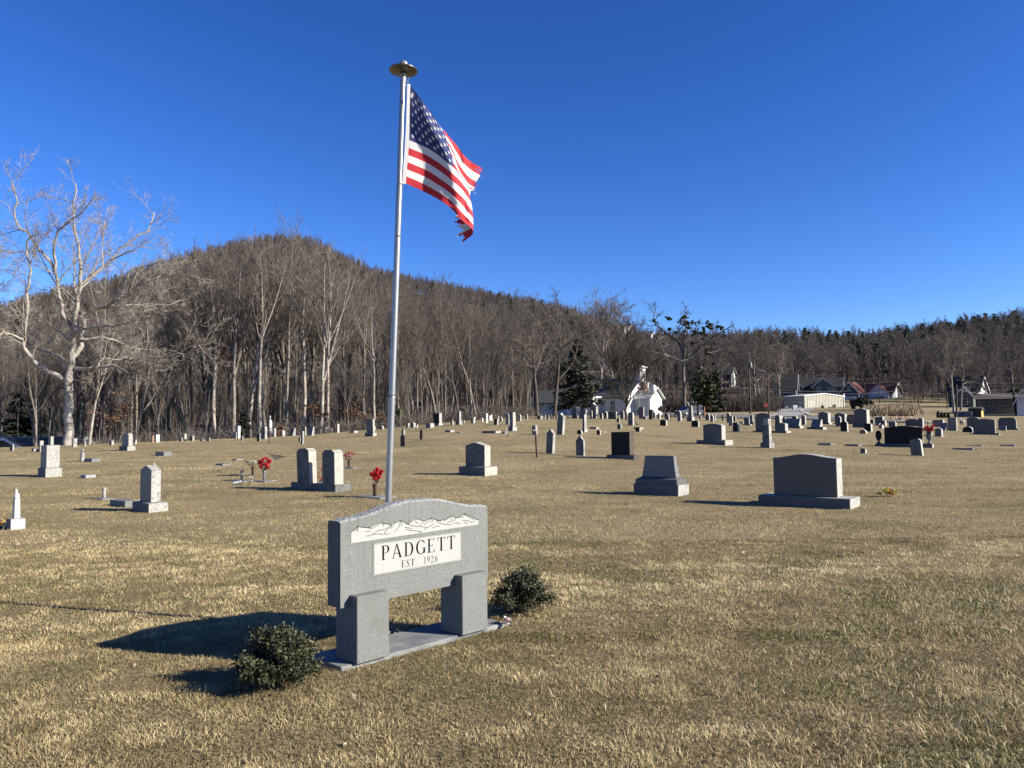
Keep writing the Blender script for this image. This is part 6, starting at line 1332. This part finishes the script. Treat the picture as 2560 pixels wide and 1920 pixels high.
# ------------------------------------------------------------------ bushes beside the monument
def boxbush(px, py, wpx, hpx, label, seed, n, yflow=False):
    p = hit(px, py, 20); D = p.y; w_ = wpx*D/F; h_ = hpx*D/F; r2 = np.random.default_rng(seed); T = Tree(seed)
    r = empty('boxwood_shrub', (p.x, p.y, 0), 0, label, 'shrub')
    tips = []
    for i in range(150):
        az = r2.uniform(0, 6.28); el = r2.uniform(.12, 1.45); rr = r2.uniform(.68, 1.14)*(1+.13*math.sin(3*az+seed)*math.cos(2*el))
        tip = np.array([math.cos(az)*math.cos(el)*w_/2*rr, math.sin(az)*math.cos(el)*w_/2*rr, math.sin(el)*h_*rr*.93+.02])
        mid = tip*.5+np.array([0, 0, .05])+r2.normal(0, .015, 3)
        T.lines.append((np.array([[0, 0, 0], mid, tip]), np.array([.006, .004, .0015]), 0)); tips.append((mid, tip))
    V, Fq = T.arrays(0, 0, 0); link('stems', npmesh('stems', V, Fq, ['twig']), r)
    k = r2.integers(0, len(tips), n); f = r2.uniform(.2, 1.06, n)[:, None]; mi_ = np.array([t[0] for t in tips])[k]; ti_ = np.array([t[1] for t in tips])[k]
    c = mi_*(1-f)+ti_*f+r2.normal(0, .017, (n, 3)); c[:, 2] = np.abs(c[:, 2])+.01
    d = c-np.array([0, 0, h_*.3]); d /= np.linalg.norm(d, axis=1)[:, None]; a = d+r2.normal(0, .75, (n, 3)); a /= np.linalg.norm(a, axis=1)[:, None]
    b = np.cross(a, r2.normal(0, 1, (n, 3))); b /= np.linalg.norm(b, axis=1)[:, None]; nn = np.cross(a, b)
    L_ = r2.uniform(.014, .026, (n, 1)); W_ = L_*.34
    # pointed oval leaf folded along the midrib
    P = [c-a*L_*.5, c-a*L_*.1+b*W_+nn*W_*.4, c+a*L_*.5, c-a*L_*.1-b*W_+nn*W_*.4]
    V = np.stack(P, 1).reshape(-1, 3); i4 = np.arange(n)[:, None]*4; Fq = np.concatenate([i4+np.array([[0, 1, 2]]), i4+np.array([[0, 2, 3]])], 0)
    link('leaves', npmesh('leaves', V, Fq, ['leaf_box']), r); return p, w_, h_
b1 = boxbush(690, 1716, 226, 122, 'low dark green boxwood shrub left of the concrete pad', 1, 13500)
b2 = boxbush(1306, 1536, 158, 98, 'low dark green boxwood shrub right of the family monument', 2, 10500)
def flowers(px, py, wpx, hpx, mats, label, seed, n=14, name='flower_bunch', cat='flowers', D=None, z=None, leaf=6, petal=1.0, up=.0, group=None):
    p = hit(px, py, 80) if D is None else at(px, py, D); D = p.y
    if z is not None: p.z = z
    w_ = wpx*D/F; h_ = hpx*D/F; r2 = random.Random(seed); r = empty(name, p, 0, label, cat, group); m = MB(); g = MB()
    for i in range(n):
        c = (max(-.5, min(.5, r2.gauss(0, .24)))*w_, r2.uniform(-.35, .35)*w_, up+h_*max(.15, min(.95, r2.gauss(.56, .2)))); R = min(w_, h_)*.24*petal*r2.uniform(.8, 1.3); mi_ = r2.randrange(len(mats))
        for k in range(9):   # petals around a heart
            az = k*2.4; el = .2+.14*k; d = Vector((math.cos(az)*math.cos(el), math.sin(az)*math.cos(el), math.sin(el))); s_ = d.cross(Vector((0, 0, 1))).normalized(); o_ = Vector(c)
            m.add([o_, o_+d*R*.6+s_*R*.5, o_+d*R*1.05, o_+d*R*.6-s_*R*.5], [(0, 1, 2, 3)], mi_)
        g.tube([(c[0]*.1, c[1]*.1, 0), c], .0025 if D < 30 else .006, 3, 0, False)
    for i in range(leaf):
        az = r2.uniform(0, 6.28); d = Vector((math.cos(az), math.sin(az), r2.uniform(-.3, .6))).normalized(); s_ = d.cross(Vector((0, 0, 1))).normalized()*h_*.1; o_ = Vector((0, 0, up+h_*r2.uniform(.05, .4)))
        g.add([o_, o_+d*w_*.28+s_, o_+d*w_*.55, o_+d*w_*.28-s_], [(0, 1, 2, 3)])
    m.build('blossoms', mats, r); g.build('stems', 'stem_green', r); return r, p
# pink rose on the pad
p = hit(1262, 1572, 20); r = empty('pink_rose', (p.x, p.y, .015), 0, 'single pink cloth rose lying at the right end of the concrete pad', 'flower')
c = at(1268, 1554, p.y); c = Vector(c)-Vector((p.x, p.y, .015)); m = MB()
for k in range(30):
    az = k*2.4; el = 1.35-1.15*(k/30); R = .017+.034*(k/30); d = Vector((math.cos(az)*math.cos(el), math.sin(az)*math.cos(el), math.sin(el))); d = (Matrix.Rotation(math.radians(40), 3, 'X') @ d); s_ = d.cross(Vector((.2, .3, 1))).normalized(); u_ = d.cross(s_)
    m.add([c+d*R*.25, c+d*R*.8+s_*R*.5, c+d*R*1.02+s_*R*.22-u_*R*.05, c+d*R*1.02-s_*R*.22-u_*R*.05, c+d*R*.8-s_*R*.5], [(0, 1, 2, 3, 4)], 0 if k < 16 else 1)
m.build('petals', ['pink_petal', 'white_petal'], r); m = MB(); m.tube([c, c*.5+Vector((-.01, 0, 0)), Vector((-.05, .02, .0))], .003, 5)
for k in range(7):
    o_ = Vector((-.03-.012*k, .01, .012)); d = Vector((math.cos(k*1.9), math.sin(k*1.9), .3)); s_ = d.cross(Vector((0, 0, 1))).normalized()*.012; m.add([o_, o_+d*.02+s_, o_+d*.042, o_+d*.02-s_], [(0, 1, 2, 3)])
m.build('leaves', 'stem_green', r)
flowers(672, 1716, 26, 22, ['yellow_petal'], 'little yellow flower bunch under the left boxwood shrub', 3, 6, leaf=0, petal=.7)
g = hit(972, 1590, 20); m = MB()
r3 = random.Random(4)
for k in range(60): m.blob((r3.gauss(0, .10), r3.gauss(0, .035), .008+r3.uniform(0, .012)), r3.uniform(.006, .014), r3, 0, .7)
o = m.build('gravel', 'rock_gray'); o.location = (g.x, g.y, 0); tag(o, 'small pale gravel beside the left leg of the monument', kind='stuff')
tf = Tree(5)
for k in range(70):
    b = np.array([tf.r.normal(0, .03), tf.r.normal(0, .03), 0]); d = norm(np.array([tf.r.normal(0, .6), tf.r.normal(0, .6), 1.])); tf.tw.append((b, b+d*.05, b+d*.05+norm(d+tf.r.normal(0, .4, 3))*.05))
V, Fq = tf.arrays(99, 99, .0022); g = hit(1000, 1588, 20); o = link('dry_weed', npmesh('dry_weed', V, Fq, ['twig_pale'])); o.location = (g.x, g.y, .0); tag(o, 'small tuft of dry reddish weed behind the concrete pad', 'weed')
# ------------------------------------------------------------------ vases, plaques and flowers between the graves
def vase(px, py, wpx, hpx, mt, label, plaque=None, plabel=None, tilt=None, name='grave_vase'):
    p = hit(px, py, 60); D = p.y; w_ = wpx*D/F/2; h_ = hpx*D/F; z0 = 0
    if plaque:
        pw, pd = plaque; o = MB().box(-pw/2, pw/2, -pd/2, pd/2, -.03, .025).build('grave_plaque', 'concrete', None, .004); o.location = (p.x, p.y, p.z); o.rotation_euler = (0, 0, -TH0); tag(o, plabel, 'grave plaque'); z0 = .025; FOOT.append((p.x, p.y, -TH0, pw/2, pd/2))
    m = MB(); m.lathe([(w_*.62, 0), (w_*.75, h_*.04), (w_*.72, h_*.5), (w_*.95, h_*.93), (w_*1.02, h_), (w_*.8, h_), (w_*.7, h_*.8)], sides=14)
    o = m.build(name, mt, None, smooth=True); o.location = (p.x, p.y, p.z+z0); tag(o, label, 'vase')
    if tilt: o.rotation_euler = tilt
    return Vector((p.x, p.y, p.z+z0+h_)), D
def vf(top, D, wpx, hpx, mats, label, seed, n=16, dx=0, leaf=7):
    r, p = flowers(0, 0, wpx, hpx, mats, label, seed, n, 'flower_bouquet', 'flowers', D=D, leaf=leaf); r.location = top+Vector((dx, 0, -.02)); return r
t, D = vase(260, 1248, 11, 26, 'marble_old', 'plain pale grave vase on a flat plate, front left', (.55, .3), 'flat pale plate under the plain vase, front left')
t, D = vase(632, 1188, 8.5, 21, 'bronze', 'brown grave vase holding white and yellow flowers'); vf(t, D, 26, 17, ['cream_petal', 'white_petal', 'yellow_petal'], 'white and yellow cloth flowers in the brown vase', 5, 14)
t, D = vase(660.5, 1203, 9.5, 24, 'vase_gray', 'grey grave vase holding a big red bouquet', (.75, .45), 'flat concrete plaque under the red bouquet vase'); vf(t, D, 36, 30, ['red_petal'], 'big red poinsettia bouquet in the grey vase left of the twin headstones', 6, 22)
t, D = vase(604.5, 1203, 8.5, 23, 'vase_gray', 'grey vase with a few faded white flowers', (.8, .4), 'dark plaque under the grey vase with faded flowers'); vf(t, D, 20, 8, ['white_petal', 'stem_green'], 'few faded white flowers in the grey vase', 7, 6)
t, D = vase(872, 1169.5, 7.5, 16, 'bronze', 'brown vase on a plaque behind the twin headstones', (.9, .35), 'flat plaque behind the twin headstones'); vf(t, D, 28, 20, ['red_petal', 'pink_petal'], 'round red-pink bouquet right of the twin headstones', 8, 22)
t, D = vase(937, 1243, 12, 31, 'bronze', 'brown vase on a plaque just left of the flagpole foot', (.95, .5), 'flat grey plaque just left of the flagpole foot'); vf(t, D, 40, 36, ['red_petal'], 'red poinsettia bouquet beside the flagpole', 9, 18, .03)
flowers(801, 1212, 17, 36, ['red_petal'], 'small red flower bunch between the twin headstones', 10, 8)
flowers(548, 1180, 18, 12, ['cream_petal', 'white_petal'], 'pale yellow flowers lying on the turf left of the vases', 11, 7)
flowers(601, 1109, 14, 6, ['cream_petal', 'white_petal'], 'tiny cream flowers on the turf before the far headstones', 12, 5)
flowers(623, 1213, 15, 22, ['white_petal'], 'crumpled white cloth bunch lying beside the toppled vase', 13, 9, leaf=0)
p = hit(583, 1213, 40); o = MB().lathe([(.04, 0), (.045, .02), (.05, .2), (.06, .22)], sides=12).build('grave_vase', 'white_petal', None, smooth=True); o.location = (p.x, p.y, p.z+.05); o.rotation_euler = (0, math.radians(82), .2); tag(o, 'toppled white vase lying on the turf left of the red bouquet', 'vase')
flowers(411, 1246, 15, 11, ['white_petal', 'vase_gray'], 'faded white cloth flowers right of the thick grey headstone', 14, 6, leaf=0)
r, p = flowers(2220, 1243, 46, 17, ['yellow_petal', 'yellow_petal', 'yellow_petal', 'orange_toy', 'blue_toy', 'white_petal'], 'yellow and multicoloured cloth flowers lying on the turf at right', 15, 18, leaf=1, petal=1.9)
flowers(1270, 1091, 9, 9, ['yellow_petal', 'white_petal'], 'tiny yellow flowers before the tall dark-faced pillar', 16, 6)
m = MB(); p = hit(1266, 1086, 60); m.prism([(-.1, 0), (.12, 0), (.06, .22), (.0, .5), (-.05, .25)], -.03, .03); o = m.build('angel_ornament', 'marble_white'); o.location = p; tag(o, 'small white angel ornament by the yellow flowers', 'ornament')
flowers(1564, 1064, 7, 4, ['red_petal', 'pink_petal'], 'tiny red flowers left of the tall grey tablet near the maple', 17, 5); flowers(1591, 1063, 9, 8, ['white_petal', 'pink_petal', 'black_toy'], 'small white flower pot right of the tall grey tablet', 18, 6)
# toy cars and flowers at the left edge
r, p = flowers(6, 1318, 26, 22, ['orange_toy', 'yellow_petal', 'blue_toy', 'orange_toy'], 'bright orange and blue cloth flowers left of the white marker', 19, 12, leaf=4)
p = hit(10, 1321, 20); r = empty('toy_truck', (p.x, p.y, p.z), .3, 'small yellow toy truck beside the white marker', 'toy'); MB().box(-.08, .08, -.035, .035, .03, .07).box(-.02, .05, -.03, .03, .07, .1).build('body', 'yellow_petal', r, .006)
for q in (-.05, .05):
    for w2 in (-.04, .04):
        m = MB(); m.lathe([(.025, -.008), (.027, 0), (.025, .008)], sides=12); o = m.build('wheel', 'black_toy', r); o.location = (q, w2, .027); o.rotation_euler = (math.pi/2, 0, 0)
# statuette at far left
p = hit(206, 1154, 60); m = MB(); m.lathe([(.10, 0), (.11, .05), (.07, .2), (.09, .34), (.04, .40), (.05, .46), (.045, .52), (.01, .56)], sides=12); o = m.build('statuette', 'marble_old', None, smooth=True); o.location = p; tag(o, 'small praying statuette beside a flat marker at the far left', 'statue')
flowers(191, 1154, 10, 6, ['red_petal', 'white_petal'], 'tiny flowers left of the small statuette', 21, 4)
# urns on the black headstone's base
rr_, D, bw, bt, Hh = STO['very wide black headstone flanked by two urns']; bh = 11.5*D/F
for sx, lb in ((-1, 'empty dark urn on the left end of the black headstone base'), (1, 'stone urn with red flowers on the right end of the black headstone base')):
    m = MB(); m.lathe([(.09, 0), (.09, .04), (.035, .08), (.05, .14), (.12, .24), (.14, .36), (.13, .43), (.15, .46), (.11, .46), (.10, .38)], sides=16); o = m.build('urn', 'granite_gray' if sx > 0 else 'granite_black', None, smooth=True)
    o.location = rr_.matrix_basis @ Vector((sx*(bw/2-.14), -.03, bh)); tag(o, lb, 'urn')
    if sx > 0:
        r, p = flowers(0, 0, 26, 22, ['red_petal'], 'red poinsettias in the right-hand urn of the black headstone', 23, 20, 'flower_bouquet', 'flowers', D=D, leaf=5); r.location = o.location+Vector((0, 0, .42))
    else:
        m = MB(); m.blob((0, 0, .5), .13, rng, 0, .8, 2); oo = m.build('wreath', 'granite_black', None); oo.location = o.location; tag(oo, 'withered dark flowers in the left-hand urn', 'flowers')
# little pennant flag on a stake
p = hit(672, 1192, 40); r = empty('pennant', p, 0, 'small white pennant on a wire stake above the red bouquet', 'flag'); D = p.y
def L_(x, y, d=0): return Vector(at(520+x/5.82, 1100+y/5.82, D+d))-p
m = MB(); m.tube([Vector((0, 0, 0)), L_(905, 205)], .004, 5); m.tube([L_(765, 108), L_(905, 205), L_(1135, 240)], .006, 5); m.build('stake', 'rust', r)
m = MB(); a_ = [L_(800, 130), L_(905, 200, -.02), L_(1010, 215, -.02), L_(1135, 240)]; b_ = [L_(810, 140, .25), L_(915, 215, .35), L_(975, 295, .2), L_(1120, 245, .2)]
m.add(a_+b_, [(0, 1, 5, 4), (1, 2, 6, 5), (2, 3, 7, 6)]); m.add([v-Vector((0, 0, .004)) for v in a_+b_], [(0, 4, 5, 1), (1, 5, 6, 2), (2, 6, 7, 3)]); m.build('cloth', 'canvas', r)
# rusty posts
def post(px0, py0, px1, py1, wpx, mt, label, name='iron_post', top=None):
    p = hit(px0, py0, 60); D = p.y; q = Vector(at(px1, py1, D))-p; m = MB(); m.tube([Vector((0, 0, -.1)), q], wpx*D/F/2, 8)
    r = empty(name, p, 0, label, 'post'); m.build('shaft', mt, r)
    if top: MB().box(q.x-.09, q.x+.03, -.02, .02, q.z-.01, q.z+.04).build('cap', top, r, .005)
post(1343, 1144, 1338.5, 1077, 5, 'rust', 'rusty leaning post with a white cap, right of the mossy peaked headstone', top='marble_white')
post(670.7, 1111, 676.5, 1077, 2.4, 'rust', 'thin rusty post leaning before the white urn-topped monument')
post(1676.5, 1049, 1676, 1021, 1.8, 'bronze', 'thin dark post among the headstones before the dark car')
post(1946, 1042, 1946, 994, 1.7, 'bronze', 'thin dark signpost left of the metal building', 'signpost')
p = at(1946, 1018, 60); r = [o for o in COL.objects if o.get('label') == 'thin dark signpost left of the metal building'][0]; q = at(1946, 1018, r.location.y)-r.location; MB().box(-.22, .18, -.03, .03, q.z-.1, q.z+.15).build('panel', 'granite_black', r)
for x, yb_, yt_, lb in ((801, 1082, 1074, 'first'), (815, 1082, 1067, 'second'), (829, 1082, 1072, 'third')):
    p = hit(x, yb_, 62); h_ = (yb_-yt_)*p.y/F; m = MB(); m.lathe([(.05, 0), (.05, h_*.5), (.12, h_*.6), (.13, h_*.9), (.05, h_)], sides=8); o = m.build('grave_vase', 'vase_gray'); o.location = p; tag(o, 'small urn with pale flowers in the far row, %s of three from the left' % lb, 'vase', 'small urns in the far row')
# stone bench right
p = hit(2190, 1063.5, 62); r = empty('stone_bench', p, -TH0, 'pale low stone bench among the right-hand headstones', 'bench'); MB().box(-.32, .32, -.16, .16, .13, .17).build('seat', 'marble_old', r)
for q in (-.24, .24): MB().box(q-.03, q+.03, -.12, .12, 0, .13).build('leg', 'marble_old', r)
p = hit(1890, 1061, 62); r = empty('stone_bench', p, -TH0, 'pale low stone bench beside the tall dark square headstone', 'bench'); MB().box(-.4, .4, -.18, .18, .16, .20).build('seat', 'marble_old', r)
for q in (-.3, .3): MB().box(q-.03, q+.03, -.12, .12, 0, .16).build('leg', 'granite_black', r)
# far flower bouquets in the open field
rb = random.Random(12); BQ = []
for i in range(34):
    D = rb.uniform(70, 100); x = rb.choice([rb.uniform(2222, 2345), rb.uniform(2222, 2345), rb.uniform(2396, 2425), rb.uniform(2180, 2220)]); u_ = ray(x, 1040); X = u_.x/u_.y*D; z = H(X, D)
    r2 = random.Random(i); m = MB(); mats_ = ['white_petal', 'pink_petal', 'red_petal', 'black_toy']; 
    for k in range(4): m.blob((r2.gauss(0, .10), r2.gauss(0, .06), .22+r2.uniform(0, .12)), .07, r2, 0 if i % 3 else r2.randrange(1, 4))
    m.tube([(0, 0, 0), (0, 0, .2)], .04, 6, 3); o = m.build('flower_bouquet', mats_); o.location = (X, D, z); BQ.append((X/D, o))
for i, (u_, o) in enumerate(sorted(BQ, key=lambda t: t[0])): tag(o, 'tiny flower bouquet in the open grass field, %s from the left' % ordn(i), 'flowers', 'tiny bouquets in the open field')
# ------------------------------------------------------------------ grass
def noise2(x, y, seed, sc):
    r = np.random.default_rng(seed); n = 256; g = r.uniform(0, 1, (n, n)); X = x/sc; Y = y/sc; i = np.floor(X).astype(int); j = np.floor(Y).astype(int); u = X-i; v = Y-j; u = u*u*(3-2*u); v = v*v*(3-2*v)
    return (g[i % n, j % n]*(1-u)+g[(i+1) % n, j % n]*u)*(1-v)+(g[i % n, (j+1) % n]*(1-u)+g[(i+1) % n, (j+1) % n]*u)*v
def grass_mat():
    m = bpy.data.materials.new('grass_blades'); m.use_nodes = True; n = m.node_tree; b = n.nodes["Principled BSDF"]; b.inputs['Roughness'].default_value = .7; b.inputs['Specular IOR Level'].default_value = .25
    a = n.nodes.new("ShaderNodeAttribute"); a.attribute_name = 'tone'; r = n.nodes.new("ShaderNodeValToRGB"); e = r.color_ramp.elements
    e[0].position = 0; e[0].color = (.062, .075, .024, 1); e[1].position = 1; e[1].color = (.64, .555, .352, 1)
    for p_, c in ((.16, (.15, .15, .055)), (.32, (.165, .125, .066)), (.5, (.315, .25, .132)), (.75, (.485, .40, .228))):
        x = e.new(p_); x.color = (*c, 1)
    n.links.new(a.outputs['Fac'], r.inputs[0]); n.links.new(r.outputs[0], b.inputs['Base Color'])
    tr = n.nodes.new("ShaderNodeBsdfTranslucent"); n.links.new(r.outputs[0], tr.inputs[0]); mx = n.nodes.new("ShaderNodeMixShader"); mx.inputs[0].default_value = .22; out = n.nodes["Material Output"]
    n.links.new(b.outputs[0], mx.inputs[1]); n.links.new(tr.outputs[0], mx.inputs[2]); n.links.new(mx.outputs[0], out.inputs[0]); return m
MT['grass'] = grass_mat()
gr_ = np.random.default_rng(21)
def sample(n, y0, y1, power):
    Y = (y0**power+(y1**power-y0**power)*gr_.uniform(0, 1, n))**(1/power); X = gr_.uniform(-1, 1, n)*(.70*Y+.7); return X, Y
def free(X, Y):
    ok = np.ones(len(X), bool)
    for cx, cy, a, hx, hy in FOOT:
        near = (np.abs(X-cx) < hx+hy+.1) & (np.abs(Y-cy) < hx+hy+.1) & ok
        if not near.any(): continue
        dx = X-cx; dy = Y-cy; lx = dx*math.cos(a)+dy*math.sin(a); ly = -dx*math.sin(a)+dy*math.cos(a); ok &= ~((np.abs(lx) < hx) & (np.abs(ly) < hy))
    return ok
def blades(X, Y, hmul, wmul, bend=1.0, long=False):
    n = len(X); Z = Hn(X, Y)
    clump = noise2(X+40, Y+40, 1, .16); patch = noise2(X+90, Y+90, 2, .9)*.6+noise2(X+30, Y+70, 3, 2.7)*.4; mid = noise2(X+11, Y+53, 4, .38)
    h = (.012+.020*clump+.012*gr_.uniform(0, 1, n))*hmul*(.75+.5*patch)
    wv = (.0013+.0012*gr_.uniform(0, 1, n))*wmul
    az = gr_.uniform(0, 2*np.pi, n)*.75+noise2(X+5, Y+8, 6, .22)*9.0; lean = gr_.uniform(.3, 1.5, n)*bend*(.7+.8*mid)
    dx = np.cos(az); dy = np.sin(az); p0 = np.stack([X, Y, Z-.004], 1); d = np.stack([dx, dy], 1)
    fa = gr_.uniform(0, 2*np.pi, n); wx = np.stack([np.cos(fa)*wv, np.sin(fa)*wv, np.zeros(n)], 1)
    c1 = np.cos(lean*.45)*h*.55; s1 = np.sin(lean*.45)*h*.55; c2 = np.cos(np.minimum(lean*1.15, 1.9))*h*.55; s2 = np.sin(lean*1.15)*h*.55
    p1 = p0+np.stack([d[:, 0]*s1, d[:, 1]*s1, c1], 1); p2 = p1+np.stack([d[:, 0]*s2, d[:, 1]*s2, c2], 1)
    p2[:, 2] = np.maximum(p2[:, 2], Z+.002)
    green = noise2(X+120, Y+10, 7, 1.3)*.5+noise2(X+77, Y+33, 8, .42)*.5
    tone = .50+.34*(gr_.uniform(0, 1, n)-.5)+.62*(clump-.5)*.7+.45*(patch-.5)
    br = np.clip((noise2(X*.55+15, Y*1.5+9, 9, .8)-.66)*5, 0, 1); tone = tone+.13*br; dk = np.clip((noise2(X*.7+55, Y+29, 10, .33)-.70)*5, 0, 1); tone = tone-.18*dk
    isg = (br < .5) & (gr_.uniform(0, 1, n) < np.clip((green-.47)*2.1+.25*np.clip(X/np.maximum(Y, 1)-.2, 0, .5), .04, .75))
    tone = np.where(isg, gr_.uniform(0, .24, n), np.clip(tone, .26, 1))
    far = np.clip((Y-9)/14, 0, .55); st_ = noise2(X*.30+200, Y+60, 12, .55)*.5+noise2(X*.35+20, Y+160, 13, 1.5)*.5; tone = tone*(1-far)+(.43-.14*np.clip((green-.52)*4, 0, 1)+.30*(patch-.5)+.12*br+.8*(st_-.5))*far
    return p0, p1, p2, wx, tone
def build_grass(name, sets, label):
    Vs = []; Fs = []; Ts = []; o = 0
    for p0, p1, p2, wx, tone, full in sets:
        n = len(p0)
        if full:
            V = np.stack([p0-wx, p0+wx, p1+wx*.85, p1-wx*.85, p2+wx*.2, p2-wx*.2], 1).reshape(-1, 3); i = np.arange(n)[:, None]*6+o; Fq = np.concatenate([i+np.array([[0, 1, 2, 3]]), i+np.array([[3, 2, 4, 5]])], 0); Ts.append(np.repeat(tone, 6)); o += 6*n
        else:
            V = np.stack([p0-wx, p0+wx, p2+wx*.35, p2-wx*.35], 1).reshape(-1, 3); i = np.arange(n)[:, None]*4+o; Fq = i+np.array([[0, 1, 2, 3]]); Ts.append(np.repeat(tone, 4)); o += 4*n
        Vs.append(V); Fs.append(Fq)
    V = np.concatenate(Vs); Fq = np.concatenate(Fs); me = npmesh(name, V, Fq, ['grass']); a = me.attributes.new('tone', 'FLOAT', 'POINT'); a.data.foreach_set('value', np.concatenate(Ts).astype(np.float32)); tag(link(name, me), label, kind='stuff')
sets = []
for n, y0, y1, hm, wm, full in ((210000, 3.1, 6.2, 1.0, 1.15, True), (260000, 5.9, 11, 1.0, 1.6, True), (230000, 10.5, 20, 1.0, 2.0, False), (170000, 19, 36, .95, 3.6, False), (90000, 34, 62, .9, 6.5, False)):
    X, Y = sample(n, y0, y1, 1.35); ok = free(X, Y); X, Y = X[ok], Y[ok]; sets.append((*blades(X, Y, hm, wm), full))
build_grass('grass', sets, 'short straw-brown winter grass with greener patches')
# longer unmown dead grass at the lower right, and single long blades
X, Y = sample(110000, 3.1, 8.5, 1.5); wgt = np.clip((X/Y-.30)*4+(6.0-Y)*.22, 0, 1)*noise2(X, Y, 15, .5)*1.8; k = gr_.uniform(0, 1, len(X)) < wgt*.75; X, Y = X[k], Y[k]; a = blades(X, Y, 2.3, 1.05, 1.5)
b0 = (*a[:4], np.where(gr_.uniform(0, 1, len(X)) < .3, gr_.uniform(.0, .2, len(X)), gr_.uniform(.45, 1, len(X))), True)
X, Y = sample(2600, 3.2, 12, 1.4); k = free(X, Y); X, Y = X[k], Y[k]; a2 = blades(X, Y, 2.1, .75, 1.3); b1_ = (*a2[:4], gr_.uniform(.6, 1, len(X)), True)
build_grass('long_dead_grass', [b0, b1_], 'longer tangled dead grass at the lower right and stray long stalks')

# brown litter under the two shrubs
for q_, (bp, bw_, bh_) in enumerate((b1, b2)):
    r2 = np.random.default_rng(70+q_); n = 520; th_ = r2.uniform(0, 6.28, n); rr = np.abs(r2.normal(0, .5, n))*bw_*.62; X = bp.x+np.cos(th_)*rr; Y = bp.y+np.sin(th_)*rr-.03
    p = np.stack([X, Y, Hn(X, Y)+r2.uniform(.008, .04, n)], 1); a = np.stack([np.cos(th_*3), np.sin(th_*3), r2.normal(0, .35, n)], 1); b = np.cross(a, np.stack([r2.normal(0, .4, n), r2.normal(0, .4, n), np.ones(n)], 1)); s = r2.uniform(.005, .015, (n, 1))
    V = np.stack([p-a*s, p+b*s*.45, p+a*s, p-b*s*.45], 1).reshape(-1, 3); tag(link('leaf_litter', npmesh('leaf_litter', V, np.arange(4*n).reshape(-1, 4), ['litter_brown'])), 'brown leaf litter under the %s boxwood shrub' % ('left', 'right')[q_], kind='stuff')
# fallen leaves and thatch scraps
r2 = np.random.default_rng(91); n = 420; Y = r2.uniform(3.2, 15, n); X = r2.uniform(-.7, .7, n)*Y; k = free(X, Y); X, Y = X[k], Y[k]; n = len(X)
p = np.stack([X, Y, Hn(X, Y)+r2.uniform(.012, .035, n)], 1); a = np.stack([np.cos(r2.uniform(0, 6.28, n)), np.sin(r2.uniform(0, 6.28, n)), r2.normal(0, .3, n)], 1); b = np.cross(a, np.stack([r2.normal(0, .3, n), r2.normal(0, .3, n), np.ones(n)], 1)); s = r2.uniform(.009, .024, (n, 1))
V = np.stack([p-a*s, p+b*s*.6, p+a*s, p-b*s*.6], 1).reshape(-1, 3); tag(link('fallen_leaves', npmesh('fallen_leaves', V, np.arange(4*n).reshape(-1, 4), ['leaf_dry'])), 'scattered dry fallen leaves on the turf', kind='stuff')
